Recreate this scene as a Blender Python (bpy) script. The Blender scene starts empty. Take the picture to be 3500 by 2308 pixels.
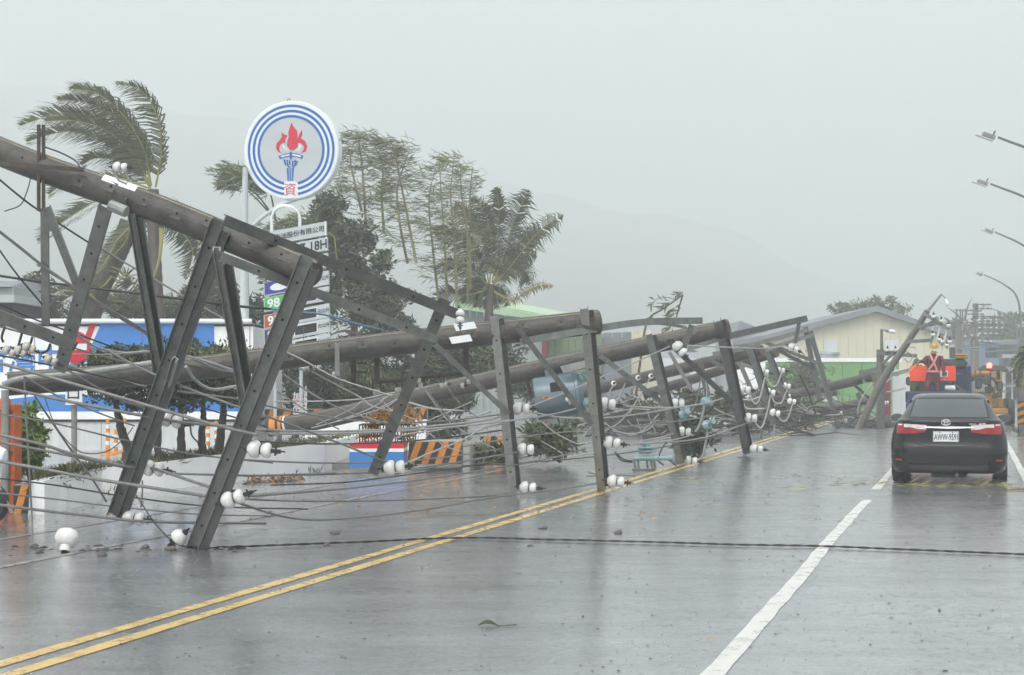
import bpy, math, random
import numpy as np
from mathutils import Vector, Matrix
random.seed(7)
rng = np.random.default_rng(7)
R = math.radians
sc = bpy.context.scene
COL = sc.collection

# ------------------------------------------------------------------ camera
CAM_H = 1.66
FOC = 5887.0            # focal length in photograph pixels (3500 wide)
CX, HY = 1750.0, 1295.0 # optical axis column, horizon row
cam = bpy.data.cameras.new("camera")
cam.sensor_width = 36.0
cam.lens = 36.0 * FOC / 3500.0
cam.shift_y = (HY - 1154.0) / 3500.0
cam.clip_start = 0.1
cam.clip_end = 5000
camo = bpy.data.objects.new("camera", cam)
camo.location = (0, 0, CAM_H)
camo.rotation_euler = (R(90), 0, 0)
COL.objects.link(camo)
sc.camera = camo

# ------------------------------------------------------------------ overcast sky
SUN_EL, SUN_ROT = 52.0, 200.0
w = bpy.data.worlds.new("World")
sc.world = w
w.use_nodes = True
nt = w.node_tree
bg = nt.nodes["Background"]
sky = nt.nodes.new("ShaderNodeTexSky")
sky.sky_type = 'NISHITA'
sky.sun_disc = False
sky.sun_elevation = R(SUN_EL)
sky.sun_rotation = R(SUN_ROT)
sky.air_density = 1.0
sky.dust_density = 6.0
sky.ozone_density = 1.0
hsv = nt.nodes.new("ShaderNodeHueSaturation")
hsv.inputs["Saturation"].default_value = 0.16
nt.links.new(sky.outputs[0], hsv.inputs["Color"])
nt.links.new(hsv.outputs[0], bg.inputs[0])
bg.inputs[1].default_value = 0.14
sun = bpy.data.lights.new("sun", 'SUN')
sun.energy = 1.5
sun.angle = R(40)
sun.color = (1.0, 0.99, 0.97)
suno = bpy.data.objects.new("sun", sun)
suno.rotation_euler = (R(90 - SUN_EL), 0, R(180 - SUN_ROT))
suno.location = (0, 0, 60)
COL.objects.link(suno)
vs = sc.view_settings
vs.view_transform = 'Standard'
vs.look = 'None'
vs.exposure = 0.72
vs.gamma = 1.0
vs.use_curve_mapping = False
sc.cycles.volume_bounces = 4
sc.cycles.max_bounces = 8
sc.cycles.transparent_max_bounces = 12
sc.cycles.use_denoising = True

# ------------------------------------------------------------------ digitising frames: zoom region -> photograph pixels
FR = dict(D=(0, 0, 1.4718), R1=(0, 250, .38265), R2=(700, 300, .38265), R3=(0, 700, .38265), R4=(0, 1200, .4782),
          R5=(700, 700, .3188), R6=(850, 1150, .38265), R7=(1600, 950, .5102), R8=(2200, 950, .4464),
          S1=(2950, 1100, .3827), S2=(2700, 950, .3364), S3=(3200, 400, .4785), S5=(0, 1700, .5046),
          S6=(1200, 1600, .5046), S7=(2300, 1600, .5046), S8=(1400, 450, .4144),
          T1=(0, 1150, .2232), T2=(0, 900, .2232), T3=(1300, 1250, .2232), T4=(1850, 1100, .2869),
          T5=(3250, 950, .3506), T6=(3050, 1150, .17216), T7=(2600, 1150, .2313))
def P(fr, x, y, Y):
    """the world point that stands at depth Y (metres) under a measured spot of the photograph"""
    ox, oy, s = FR[fr]
    return Vector(((ox + x * s - CX) / FOC * Y, Y, CAM_H - (oy + y * s - HY) / FOC * Y))
def G(fr, x, y, z=0.0):
    """the point at height z above the road under a measured spot"""
    ox, oy, s = FR[fr]
    Y = (CAM_H - z) * FOC / (oy + y * s - HY)
    return P(fr, x, y, Y)
def PL(fr, pts):
    return [P(fr, *p) for p in pts]
ROAD_DIR = Vector((1071 / 4000, 1, 0)).normalized()
ROAD_RIGHT = Vector((ROAD_DIR.y, -ROAD_DIR.x, 0))
ROAD_YAW = math.atan2(-ROAD_DIR.x, ROAD_DIR.y)
def RD(u, v, z=0.0):
    p = ROAD_DIR * u + ROAD_RIGHT * v
    return Vector((p.x, p.y, z))

# ------------------------------------------------------------------ materials
def lin(h):
    h = h.lstrip('#')
    return tuple(((int(h[i:i + 2], 16) / 255 + .055) / 1.055) ** 2.4 if int(h[i:i + 2], 16) > 10 else int(h[i:i + 2], 16) / 255 / 12.92 for i in (0, 2, 4))
MATS = {}
def mat(name, col, rough=.6, var=.2, scale=4.0, metal=0.0, bump=0.0, bscale=30.0, spec=.5, coat=0.0, stretch=None, rvar=0.0, col2=None, island=False, trans=0.0):
    if isinstance(col, str): col = lin(col)
    m = bpy.data.materials.new(name); m.use_nodes = True
    t = m.node_tree; b = t.nodes["Principled BSDF"]
    b.inputs["Roughness"].default_value = rough
    b.inputs["Metallic"].default_value = metal
    b.inputs["Specular IOR Level"].default_value = spec
    if coat:
        b.inputs["Coat Weight"].default_value = coat; b.inputs["Coat Roughness"].default_value = .05
    tc = t.nodes.new("ShaderNodeTexCoord"); vec = tc.outputs["Object"]
    if stretch:
        mp = t.nodes.new("ShaderNodeMapping"); mp.inputs["Scale"].default_value = stretch
        t.links.new(vec, mp.inputs[0]); vec = mp.outputs[0]
    n = t.nodes.new("ShaderNodeTexNoise"); n.inputs["Scale"].default_value = scale; n.inputs["Detail"].default_value = 6; n.inputs["Roughness"].default_value = .65
    t.links.new(vec, n.inputs["Vector"])
    rp = t.nodes.new("ShaderNodeValToRGB")
    rp.color_ramp.elements[0].position = .3; rp.color_ramp.elements[1].position = .7
    lo = tuple(c * (1 - var) for c in col); hi = tuple(min(1, c * (1 + var)) for c in col)
    if col2 is not None:
        if isinstance(col2, str): col2 = lin(col2)
        lo, hi = col, col2
    rp.color_ramp.elements[0].color = (*lo, 1); rp.color_ramp.elements[1].color = (*hi, 1)
    if island:
        ge = t.nodes.new("ShaderNodeNewGeometry")
        mx = t.nodes.new("ShaderNodeMath"); mx.operation = 'MULTIPLY_ADD'; mx.inputs[1].default_value = .55
        sb = t.nodes.new("ShaderNodeMath"); sb.operation = 'MULTIPLY'; sb.inputs[1].default_value = .5
        t.links.new(n.outputs["Fac"], sb.inputs[0]); t.links.new(ge.outputs["Random Per Island"], mx.inputs[0]); t.links.new(sb.outputs[0], mx.inputs[2])
        t.links.new(mx.outputs[0], rp.inputs[0])
    else:
        t.links.new(n.outputs["Fac"], rp.inputs[0])
    t.links.new(rp.outputs[0], b.inputs["Base Color"])
    if rvar:
        mr = t.nodes.new("ShaderNodeMapRange"); mr.inputs["To Min"].default_value = max(.02, rough - rvar); mr.inputs["To Max"].default_value = min(1, rough + rvar)
        mr.inputs["From Min"].default_value = .3; mr.inputs["From Max"].default_value = .7
        t.links.new(n.outputs["Fac"], mr.inputs[0]); t.links.new(mr.outputs[0], b.inputs["Roughness"])
    if bump:
        n2 = t.nodes.new("ShaderNodeTexNoise"); n2.inputs["Scale"].default_value = bscale; n2.inputs["Detail"].default_value = 5
        t.links.new(vec, n2.inputs["Vector"])
        bp = t.nodes.new("ShaderNodeBump"); bp.inputs["Strength"].default_value = bump; bp.inputs["Distance"].default_value = .02
        t.links.new(n2.outputs["Fac"], bp.inputs["Height"]); t.links.new(bp.outputs[0], b.inputs["Normal"])
    if trans:
        b.inputs["Transmission Weight"].default_value = trans
    MATS[name] = m
    return m

def wet_asphalt(name, base, base2):
    m = bpy.data.materials.new(name); m.use_nodes = True
    t = m.node_tree; b = t.nodes["Principled BSDF"]; L = t.links.new
    tc = t.nodes.new("ShaderNodeTexCoord")
    def noise(scale, detail=5, stretch=None, rough=.6):
        n = t.nodes.new("ShaderNodeTexNoise"); n.inputs["Scale"].default_value = scale; n.inputs["Detail"].default_value = detail; n.inputs["Roughness"].default_value = rough
        v = tc.outputs["Object"]
        if stretch:
            mp = t.nodes.new("ShaderNodeMapping"); mp.inputs["Scale"].default_value = stretch; L(v, mp.inputs[0]); v = mp.outputs[0]
        L(v, n.inputs["Vector"]); return n.outputs["Fac"]
    def rng_(fac, a, b_, c, d):
        r = t.nodes.new("ShaderNodeMapRange"); r.inputs[1].default_value = a; r.inputs[2].default_value = b_; r.inputs[3].default_value = c; r.inputs[4].default_value = d
        L(fac, r.inputs[0]); return r.outputs[0]
    film = rng_(noise(.45, 6, (.8, 1.0, 1), .7), .40, .62, 0, 1)         # where the water stands deeper
    grain = noise(90, 3)
    cr = t.nodes.new("ShaderNodeValToRGB"); cr.color_ramp.elements[0].color = (*base, 1); cr.color_ramp.elements[1].color = (*base2, 1)
    cr.color_ramp.elements[0].position = .38; cr.color_ramp.elements[1].position = .60
    mixn = t.nodes.new("ShaderNodeMath"); mixn.operation = 'MULTIPLY_ADD'; mixn.inputs[1].default_value = .5
    hf = t.nodes.new("ShaderNodeMath"); hf.operation = 'MULTIPLY'; hf.inputs[1].default_value = .5
    L(noise(26, 8), hf.inputs[0]); L(noise(1.1, 7, (.5, 1.3, 1), .7), mixn.inputs[0]); L(hf.outputs[0], mixn.inputs[2])
    L(mixn.outputs[0], cr.inputs[0]); L(cr.outputs[0], b.inputs["Base Color"])
    r1 = rng_(film, 0, 1, .36, .12)
    r2 = t.nodes.new("ShaderNodeMath"); r2.operation = 'MULTIPLY_ADD'; r2.inputs[1].default_value = .16
    L(grain, r2.inputs[0]); L(r1, r2.inputs[2]); L(r2.outputs[0], b.inputs["Roughness"])
    b.inputs["Specular IOR Level"].default_value = 1.0
    b.inputs["Coat Weight"].default_value = 1.0; b.inputs["Coat Roughness"].default_value = .17; b.inputs["Coat IOR"].default_value = 2.2
    # wind ripples, rain pocks
    bp1 = t.nodes.new("ShaderNodeBump"); bp1.inputs["Strength"].default_value = .34; bp1.inputs["Distance"].default_value = .010
    L(noise(3.2, 6, (.55, 1.6, 1), .7), bp1.inputs["Height"])
    bp2 = t.nodes.new("ShaderNodeBump"); bp2.inputs["Distance"].default_value = .004
    L(rng_(film, 0, 1, .32, .06), bp2.inputs["Strength"])
    L(noise(45, 4), bp2.inputs["Height"]); L(bp1.outputs[0], bp2.inputs["Normal"])
    # rings where raindrops strike the film
    vo = t.nodes.new("ShaderNodeTexVoronoi"); vo.inputs["Scale"].default_value = 9.0; L(tc.outputs["Object"], vo.inputs["Vector"])
    sn = t.nodes.new("ShaderNodeMath"); sn.operation = 'SINE'; ml = t.nodes.new("ShaderNodeMath"); ml.operation = 'MULTIPLY'; ml.inputs[1].default_value = 34.0
    L(vo.outputs["Distance"], ml.inputs[0]); L(ml.outputs[0], sn.inputs[0])
    fo = t.nodes.new("ShaderNodeMath"); fo.operation = 'MULTIPLY'; L(sn.outputs[0], fo.inputs[0]); L(rng_(vo.outputs["Distance"], .0, .5, 1, 0), fo.inputs[1])
    bp3 = t.nodes.new("ShaderNodeBump"); bp3.inputs["Strength"].default_value = .22; bp3.inputs["Distance"].default_value = .004
    L(fo.outputs[0], bp3.inputs["Height"]); L(bp1.outputs[0], bp3.inputs["Normal"])
    L(bp2.outputs[0], b.inputs["Normal"]); L(bp3.outputs[0], b.inputs["Coat Normal"])
    MATS[name] = m
    return m
wet_asphalt('asphalt', (.060, .066, .074), (.235, .246, .256))
mat('earth', '#5a574b', .55, .35, .5, bump=.4, bscale=6, rvar=.15)
mat('yellow_paint', (.60, .42, .15), .3, .22, 5, bump=.15, bscale=40, rvar=.12)
mat('white_paint', (.62, .62, .59), .32, .14, 5, bump=.12, bscale=40, rvar=.12)
mat('worn_white_paint', (.26, .26, .25), .32, .5, 9, rvar=.1)
mat('pole_concrete', (.034, .0315, .0275), .5, 0, 5, bump=.45, bscale=22, rvar=.15, col2=(.094, .086, .073))
mat('pole_concrete_grey', (.15, .145, .13), .55, .3, 5, bump=.3, bscale=22)
mat('seam', (.27, .23, .165), .7, .3, 14)
mat('core', (.085, .08, .072), .8, .3, 14, bump=.6)
mat('galv', (.105, .118, .114), .42, 0, 7, metal=.3, col2=(.215, .225, .208), rvar=.12, bump=.06, bscale=30)
mat('galv_light', (.20, .21, .20), .42, 0, 7, metal=.3, col2=(.33, .335, .31), rvar=.12)
mat('galv_dark', (.06, .068, .067), .45, 0, 7, metal=.3, col2=(.125, .13, .122), rvar=.1)
mat('rust', (.065, .048, .036), .75, .4, 12)
mat('hole', (.008, .008, .008), .8, 0)
mat('porcelain', (.56, .57, .55), .14, 0, 9, coat=.5, col2=(.78, .79, .77))
mat('porcelain_cream', (.30, .29, .25), .25, 0, 8, coat=.3, col2=(.55, .54, .48))
mat('porcelain_brown', (.09, .06, .045), .2, .3, 3, coat=.5)
mat('cable_white', (.33, .33, .325), .35, .2, 8)
mat('cable_grey', (.165, .165, .16), .4, .25, 8)
mat('cable_black', (.022, .022, .023), .4, .3, 8)
mat('cable_blue', (.09, .2, .3), .4, .2, 8)
mat('white_wall', (.80, .81, .80), .45, 0, 2.6, rvar=.1, stretch=(1.8, 1, .25), col2=(.88, .90, .90))
mat('grey_wall', (.48, .50, .49), .5, 0, 2.2, rvar=.1, stretch=(1.6, 1, .22), col2=(.66, .69, .69))
mat('sign_white', (.74, .78, .80), .25, .03, 2)
mat('sign_grey', (.48, .52, .54), .3, .04, 2)
mat('blue_paint', (.045, .20, .55), .35, .07, 1.5)
mat('logo_blue', (.02, .13, .42), .3, .04, 4)
mat('red_paint', (.60, .02, .045), .35, .07, 2)
mat('flame_red', (.58, .03, .06), .35, .05, 3)
mat('orange_post', (.58, .13, .035), .5, .35, 4, bump=.2)
mat('hazard_orange', (.58, .21, .02), .5, .16, 6, rvar=.1)
mat('hazard_black', (.03, .03, .03), .5, .3, 6)
mat('concrete', (.30, .29, .26), .6, .25, 4, bump=.3, bscale=25)
mat('green_tag', (.05, .42, .07), .35, .06, 3)
mat('orange_tag', (.38, .09, .02), .35, .06, 3)
mat('purple_tag', (.07, .04, .10), .35, .06, 3)
mat('navy_tag', (.03, .035, .28), .35, .06, 3)
mat('display', (.02, .017, .018), .2, .2, 3)
mat('ink', (.012, .013, .018), .4, 0)
mat('black_ink', (.006, .006, .006), .4, 0)
mat('steel_pole', (.50, .54, .56), .35, .06, 2, metal=.2)
mat('chrome', (.93, .94, .94), .22, .05, 2, metal=1)
mat('shed_wall', (.36, .40, .39), .5, .09, 1.5)
mat('shed_wall_green', (.17, .23, .13), .5, .09, 1.5)
mat('shed_roof_green', (.40, .56, .36), .4, .08, .8)
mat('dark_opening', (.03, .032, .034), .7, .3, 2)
mat('maroon', (.16, .02, .03), .5, .2, 3)
mat('cream_clad', (.60, .57, .44), .5, .05, .6)
mat('roof_grey', (.20, .22, .24), .5, .15, .8)
mat('hall_green', (.15, .31, .105), .5, .08, .5)
mat('window_white', (.60, .62, .63), .4, .05, 2)
mat('far_wall', (.40, .42, .44), .6, .12, .4)
mat('far_blue', (.12, .20, .34), .6, .1, .4)
mat('tank_steel', (.35, .40, .43), .35, .2, 2, metal=.4)
mat('transformer', (.105, .155, .185), .38, .15, 3, coat=.2)
mat('pale_blue', (.20, .32, .345), .3, .1, 3, coat=.3)
mat('leaf', (0.0272, 0.0422, 0.0150), .5, 0, .35, col2=(0.0884, 0.1122, 0.0442), island=True)
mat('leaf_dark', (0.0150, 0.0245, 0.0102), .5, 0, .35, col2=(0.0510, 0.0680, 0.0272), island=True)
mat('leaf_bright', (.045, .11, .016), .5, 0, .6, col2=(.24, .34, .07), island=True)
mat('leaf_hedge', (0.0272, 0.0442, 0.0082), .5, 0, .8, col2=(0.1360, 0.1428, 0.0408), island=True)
mat('leaf_pale', (0.0544, 0.0680, 0.0306), .5, 0, .6, col2=(0.1428, 0.1632, 0.0816), island=True)
mat('leaf_bamboo', (.085, .115, .055), .5, 0, .4, col2=(.24, .275, .14), island=True)
mat('palm_leaf', (0.0306, 0.0449, 0.0177), .45, 0, .3, col2=(0.0884, 0.1020, 0.0422), island=True)
mat('palm_dry', (0.1224, 0.0952, 0.0340), .6, 0, .6, col2=(0.2244, 0.1836, 0.0680), island=True)
mat('rachis', (.26, .24, .07), .5, .25, 2)
mat('croton', (.12, .022, .012), .5, 0, 1, col2=(.42, .25, .04), island=True)
mat('bark', (.085, .07, .055), .75, .35, 6, bump=.6, bscale=14, stretch=(1, 1, .3))
mat('bark_dark', (.035, .030, .026), .7, .4, 6, bump=.6, bscale=14)
mat('bark_pale', (.21, .18, .13), .7, .3, 6, bump=.3)
mat('culm', (.20, .18, .09), .6, .3, 3)
mat('grass', (.035, .055, .012), .6, 0, 1, col2=(.13, .13, .045), island=True)
mat('dead_leaf', (.28, .11, .03), .55, 0, 2, col2=(.45, .28, .12), island=True)
mat('straw', (.20, .18, .09), .6, 0, 2, col2=(.36, .33, .18), island=True)
mat('stone', (.12, .11, .10), .5, .35, 9, bump=.5, bscale=20)
mat('mud', (.035, .030, .025), .3, .4, 6, bump=.8, bscale=9, rvar=.15)
mat('hill_green', (.09, .115, .085), .8, .35, .03)
mat('car_black', (.006, .007, .0075), .22, .2, 3, coat=.35, rvar=.05, spec=.3)
mat('car_glass', (.035, .045, .052), .05, .05, 2, spec=.8, coat=.6)
mat('rubber', (.018, .018, .018), .6, .2, 10)
mat('plastic_black', (.013, .013, .014), .4, .2, 6)
mat('lamp_red', (.30, .008, .018), .12, .15, 6, coat=.7)
mat('lamp_clear', (.72, .69, .69), .15, .2, 14, coat=.7)
mat('truck_blue', (.018, .032, .09), .35, .15, 3, coat=.3)
mat('truck_yellow', (.36, .19, .02), .4, .15, 3, coat=.2)
mat('dark_tarp', (.045, .050, .045), .6, .3, 4)
mat('board_orange', (.85, .07, .02), .45, .05, 3)
mat('coverall', (.105, .026, .028), .75, .2, 9, bump=.4, bscale=18)
mat('pink_strap', (.60, .27, .25), .5, .08, 6)
mat('helmet_yellow', (.50, .26, .02), .3, .06, 4, coat=.3)
mat('baton', (.75, .16, .02), .3, .06, 4)
mat('skin', (.40, .24, .17), .5, .05, 4)
mat('flag_red', (.55, .03, .07), .6, .1, 4)
mat('cap_rubber', (.02, .02, .02), .55, .1, 4)
em = bpy.data.materials.new('beacon_red'); em.use_nodes = True
eb = em.node_tree.nodes["Principled BSDF"]; eb.inputs["Base Color"].default_value = (.8, .05, .05, 1)
eb.inputs["Emission Color"].default_value = (1, .12, .08, 1); eb.inputs["Emission Strength"].default_value = 4.0
MATS['beacon_red'] = em
mat('splash', (.33, .36, .38), .2, .1, 4)
mat('tarp_green', (.05, .10, .04), .6, .2, 6)

# ------------------------------------------------------------------ mesh helpers
def frame_of(d, hint=Vector((0, -1, 0))):
    d = d.normalized()
    a = d.cross(hint)
    if a.length < 1e-4: a = d.cross(Vector((1, 0, 0)))
    a.normalize(); b = a.cross(d).normalized()
    return a, b
def spline(pts, n=8):
    """Catmull-Rom through the points"""
    if len(pts) < 3: return list(pts)
    q = [pts[0] * 2 - pts[1]] + list(pts) + [pts[-1] * 2 - pts[-2]]
    out = []
    for i in range(1, len(q) - 2):
        p0, p1, p2, p3 = q[i - 1:i + 3]
        for k in range(n):
            s = k / n
            out.append(.5 * ((2 * p1) + (p2 - p0) * s + (2 * p0 - 5 * p1 + 4 * p2 - p3) * s * s + (3 * p1 - p0 - 3 * p2 + p3) * s ** 3))
    out.append(pts[-1].copy())
    return out
class MB:
    def __init__(self): self.v = []; self.f = []
    def add(self, vs, fs):
        o = len(self.v); self.v += [tuple(x) for x in vs]; self.f += [tuple(i + o for i in f) for f in fs]; return self
    def obox(self, c, ax, ay, az):
        """box from its centre and three half-axes"""
        c = Vector(c); ax, ay, az = Vector(ax), Vector(ay), Vector(az)
        vs = [c + ax * i + ay * j + az * k for i in (-1, 1) for j in (-1, 1) for k in (-1, 1)]
        return self.add(vs, [(0, 1, 3, 2), (4, 6, 7, 5), (0, 4, 5, 1), (2, 3, 7, 6), (0, 2, 6, 4), (1, 5, 7, 3)])
    def box(self, x0, x1, y0, y1, z0, z1):
        return self.obox(((x0 + x1) / 2, (y0 + y1) / 2, (z0 + z1) / 2), ((x1 - x0) / 2, 0, 0), (0, (y1 - y0) / 2, 0), (0, 0, (z1 - z0) / 2))
    def bbox(self, x0, x1, y0, y1, z0, z1, b=.03):
        """box with chamfered edges"""
        c = ((x0 + x1) / 2, (y0 + y1) / 2, (z0 + z1) / 2); h = ((x1 - x0) / 2, (y1 - y0) / 2, (z1 - z0) / 2)
        b = min(b, *(q * .9 for q in h))
        o = len(self.v); idx = {}
        for sx in (-1, 1):
            for sy in (-1, 1):
                for sz in (-1, 1):
                    s = (sx, sy, sz)
                    for a in range(3):
                        p = [c[i] + s[i] * (h[i] if i == a else h[i] - b) for i in range(3)]
                        idx[(s, a)] = len(self.v); self.v.append(tuple(p))
        S = [-1, 1]
        def fc(l): self.f.append(tuple(l))
        for a in range(3):
            u, v = [i for i in range(3) if i != a]
            for s0 in S:
                q = []
                for (i, j) in ((-1, -1), (1, -1), (1, 1), (-1, 1)):
                    s = [0, 0, 0]; s[a] = s0; s[u] = i; s[v] = j; q.append(idx[(tuple(s), a)])
                fc(q)
                for s1 in S:
                    if u > a:
                        pass
            for b_ in range(a + 1, 3):
                c_ = 3 - a - b_
                for s0 in S:
                    for s1 in S:
                        q = []
                        s = [0, 0, 0]; s[a] = s0; s[b_] = s1
                        s[c_] = -1; q += [idx[(tuple(s), a)], idx[(tuple(s), b_)]]
                        s[c_] = 1; q += [idx[(tuple(s), b_)], idx[(tuple(s), a)]]
                        fc(q)
        for sx in S:
            for sy in S:
                for sz in S: fc([idx[((sx, sy, sz), a)] for a in range(3)])
        return self
    def tube(self, pts, r, n=8, caps=True, flat=None):
        pts = [Vector(p) for p in pts]; m = len(pts)
        rs = r if isinstance(r, (list, tuple)) else [r] * m
        if len(rs) == 2 and m > 2: rs = [rs[0] + (rs[1] - rs[0]) * i / (m - 1) for i in range(m)]
        vs = []; a = None
        for i, p in enumerate(pts):
            d = (pts[min(i + 1, m - 1)] - pts[max(i - 1, 0)])
            if d.length < 1e-9: d = Vector((0, 0, 1))
            d.normalize()
            if a is None: a, b = frame_of(d)
            else:
                a = (a - d * a.dot(d))
                if a.length < 1e-5: a, _ = frame_of(d)
                a.normalize()
            b = d.cross(a)
            for k in range(n):
                t = 2 * math.pi * k / n
                vs.append(p + (a * math.cos(t) + b * math.sin(t)) * rs[i])
        fs = []
        for i in range(m - 1):
            for k in range(n):
                fs.append((i * n + k, i * n + (k + 1) % n, (i + 1) * n + (k + 1) % n, (i + 1) * n + k))
        if caps:
            fs.append(tuple(range(n - 1, -1, -1))); fs.append(tuple(range((m - 1) * n, m * n)))
        return self.add(vs, fs)
    def prism(self, poly, ext):
        """closed solid from a planar polygon and an extrusion vector"""
        n = len(poly); ext = Vector(ext); a = [Vector(p) for p in poly]; b = [p + ext for p in a]
        return self.add(a + b, [tuple(range(n)), tuple(range(2 * n - 1, n - 1, -1))] + [(i, i + n, (i + 1) % n + n, (i + 1) % n) for i in range(n)])
    def beam(self, p0, p1, w_=.1, d_=.05, t=.008, hint=Vector((0, -1, 0)), flip=1):
        """C channel of width w_, depth d_, its open side towards hint*flip"""
        p0, p1 = Vector(p0), Vector(p1); a, b = frame_of(p1 - p0, hint); b = b * flip
        if b.dot(hint) * flip < 0: b = -b
        prof = [(-.5 * w_, -.5 * d_), (.5 * w_, -.5 * d_), (.5 * w_, .5 * d_), (.5 * w_ - t, .5 * d_), (.5 * w_ - t, -.5 * d_ + t), (-.5 * w_ + t, -.5 * d_ + t), (-.5 * w_ + t, .5 * d_), (-.5 * w_, .5 * d_)]
        q0 = [p0 + a * x + b * y for x, y in prof]; q1 = [p1 + a * x + b * y for x, y in prof]
        n = 8; fs = [(i, (i + 1) % n, (i + 1) % n + n, i + n) for i in range(n)]
        for o, rev in ((0, True), (n, False)):
            for q in ((0, 1, 4, 5), (1, 2, 3, 4), (0, 5, 6, 7)):
                f = tuple(o + i for i in q); fs.append(f[::-1] if rev else f)
        return self.add(q0 + q1, fs)
    def lathe(self, prof, o, axis, n=16):
        o, axis = Vector(o), Vector(axis).normalized(); a, b = frame_of(axis, Vector((0.13, -1, .21)))
        vs = []; m = len(prof)
        for r, h in prof:
            for k in range(n):
                t = 2 * math.pi * k / n; vs.append(o + axis * h + (a * math.cos(t) + b * math.sin(t)) * max(r, 1e-4))
        fs = [(i * n + k, i * n + (k + 1) % n, (i + 1) * n + (k + 1) % n, (i + 1) * n + k) for i in range(m - 1) for k in range(n)]
        fs += [tuple(range(n - 1, -1, -1)), tuple(range((m - 1) * n, m * n))]
        return self.add(vs, fs)
    def mesh(self, name):
        me = bpy.data.meshes.new(name); me.from_pydata(self.v, [], self.f); me.update(); return me
    def build(self, name, m, parent=None, smooth=False, local=False, sharp=35):
        me = self.mesh(name)
        me.materials.append(MATS[m])
        return link(name, me, parent, smooth, local, sharp)
def link(name, me, parent=None, smooth=False, local=False, sharp=35):
    o = bpy.data.objects.new(name, me); COL.objects.link(o)
    if smooth:
        me.polygons.foreach_set("use_smooth", [True] * len(me.polygons))
        try: me.set_sharp_from_angle(angle=R(sharp))
        except Exception: pass
    if parent is not None:
        o.parent = parent
        if not local:
            q = Vector((0, 0, 0)); a = parent
            while a is not None: q += a.location; a = a.parent
            o.matrix_parent_inverse = Matrix.Translation(-q)
            if parent.parent is not None:   # a sub-part: the part itself already carries the shift
                o.matrix_parent_inverse = Matrix.Identity(4)
    return o
def tag(o, label, cat, group=None, kind=None):
    if label: o['label'] = label
    if cat: o['category'] = cat
    if group: o['group'] = group
    if kind: o['kind'] = kind
    return o
def thing(name, label, cat, loc=(0, 0, 0), rotz=0.0, group=None):
    o = bpy.data.objects.new(name, None); COL.objects.link(o)
    o.location = loc; o.rotation_euler = (0, 0, rotz); o.empty_display_size = .2
    return tag(o, label, cat, group)
def copy_tree(o, parent=None, shared=True):
    c = o.copy(); COL.objects.link(c); c.parent = parent
    for ch in list(o.children): copy_tree(ch, c)
    return c
def struct(o): o['kind'] = 'structure'; return o

_dg = None
def text_geo(s, size, weight=0.0):
    """flat lettering as triangles, centred on the origin in x and y"""
    cu = bpy.data.curves.new('lettering', 'FONT'); cu.body = s; cu.size = size; cu.align_x = 'CENTER'; cu.align_y = 'CENTER'
    cu.resolution_u = 2; cu.offset = weight
    ob = bpy.data.objects.new('lettering', cu); COL.objects.link(ob)
    bpy.context.view_layer.update()
    me = bpy.data.meshes.new_from_object(ob.evaluated_get(bpy.context.evaluated_depsgraph_get()))
    vs = [v.co.copy() for v in me.vertices]; fs = [tuple(p.vertices) for p in me.polygons]
    bpy.data.objects.remove(ob); bpy.data.curves.remove(cu); bpy.data.meshes.remove(me)
    return vs, fs
def text_on(name, s, size, c, right, up, m, parent, weight=0.0, local=False, squash=1.0):
    right = Vector(right).normalized(); up = Vector(up).normalized(); c = Vector(c)
    vs, fs = text_geo(s, size, weight)
    if vs:
        x0, x1 = min(v.x for v in vs), max(v.x for v in vs); y0, y1 = min(v.y for v in vs), max(v.y for v in vs)
    mb = MB(); mb.add([c + right * (v.x - (x0 + x1) / 2) * squash + up * (v.y - (y0 + y1) / 2) for v in vs], fs)
    return mb.build(name, m, parent, local=local)

def cable(label, pts, r=.012, m='cable_grey', group='power cables strung between the fallen poles', name='cable', n=6, sides=6, cat='cable'):
    q = spline(pts, n)
    o = MB().tube(q, r, sides).build(name, m, None, smooth=True, sharp=80)
    return tag(o, label, cat, group)
# ================================================================== ground, road, hills
g = MB(); g.box(-1500, 1500, -700, 2600, -.6, -.012)
struct(g.build('ground', 'earth'))
rm = MB()
rm.add([RD(-30, -26, 0), RD(-30, 5.0, 0), RD(420, 5.0, 0), RD(420, -26, 0)], [(0, 1, 2, 3)])
road = struct(rm.build('road', 'asphalt'))
kb = MB()
for v0, v1 in ((5.0, 5.25),):
    kb.add([], [])
    a, b, c, d = RD(-30, v0), RD(-30, v1), RD(420, v1), RD(420, v0)
    kb.prism([a + Vector((0, 0, -.01)), b + Vector((0, 0, -.01)), c + Vector((0, 0, -.01)), d + Vector((0, 0, -.01))], (0, 0, .14))
struct(kb.build('kerb', 'concrete'))
def line_strip(v0, v1, u0, u1, m, name='lane_marking', wob=0.0, step=1.5, ph=0.0):
    n = max(2, int((u1 - u0) / step)); vs = []; fs = []
    for i in range(n + 1):
        u = u0 + (u1 - u0) * i / n
        o = wob * math.sin(u * .55 + ph) + wob * .5 * math.sin(u * 1.3 + ph * 2)
        e = .006 * math.sin(u * 7.1 + ph)
        vs += [RD(u, v0 + o + e, .004), RD(u, v1 + o - e, .004)]
    for i in range(n): fs.append((2 * i, 2 * i + 1, 2 * i + 3, 2 * i + 2))
    MB().add(vs, fs).build(name, m, road)
line_strip(-5.52, -5.40, -5, 400, 'yellow_paint', ph=1)
line_strip(-5.27, -5.15, -5, 400, 'yellow_paint', ph=2)
line_strip(-1.475, -1.345, 4, 24.0, 'white_paint', wob=.010, step=.5, ph=.6)
for u in (26.3, 48, 70, 92, 114): line_strip(-1.475, -1.345, u, u + 8, 'white_paint')
line_strip(.78, .90, -5, 400, 'white_paint')
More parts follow.
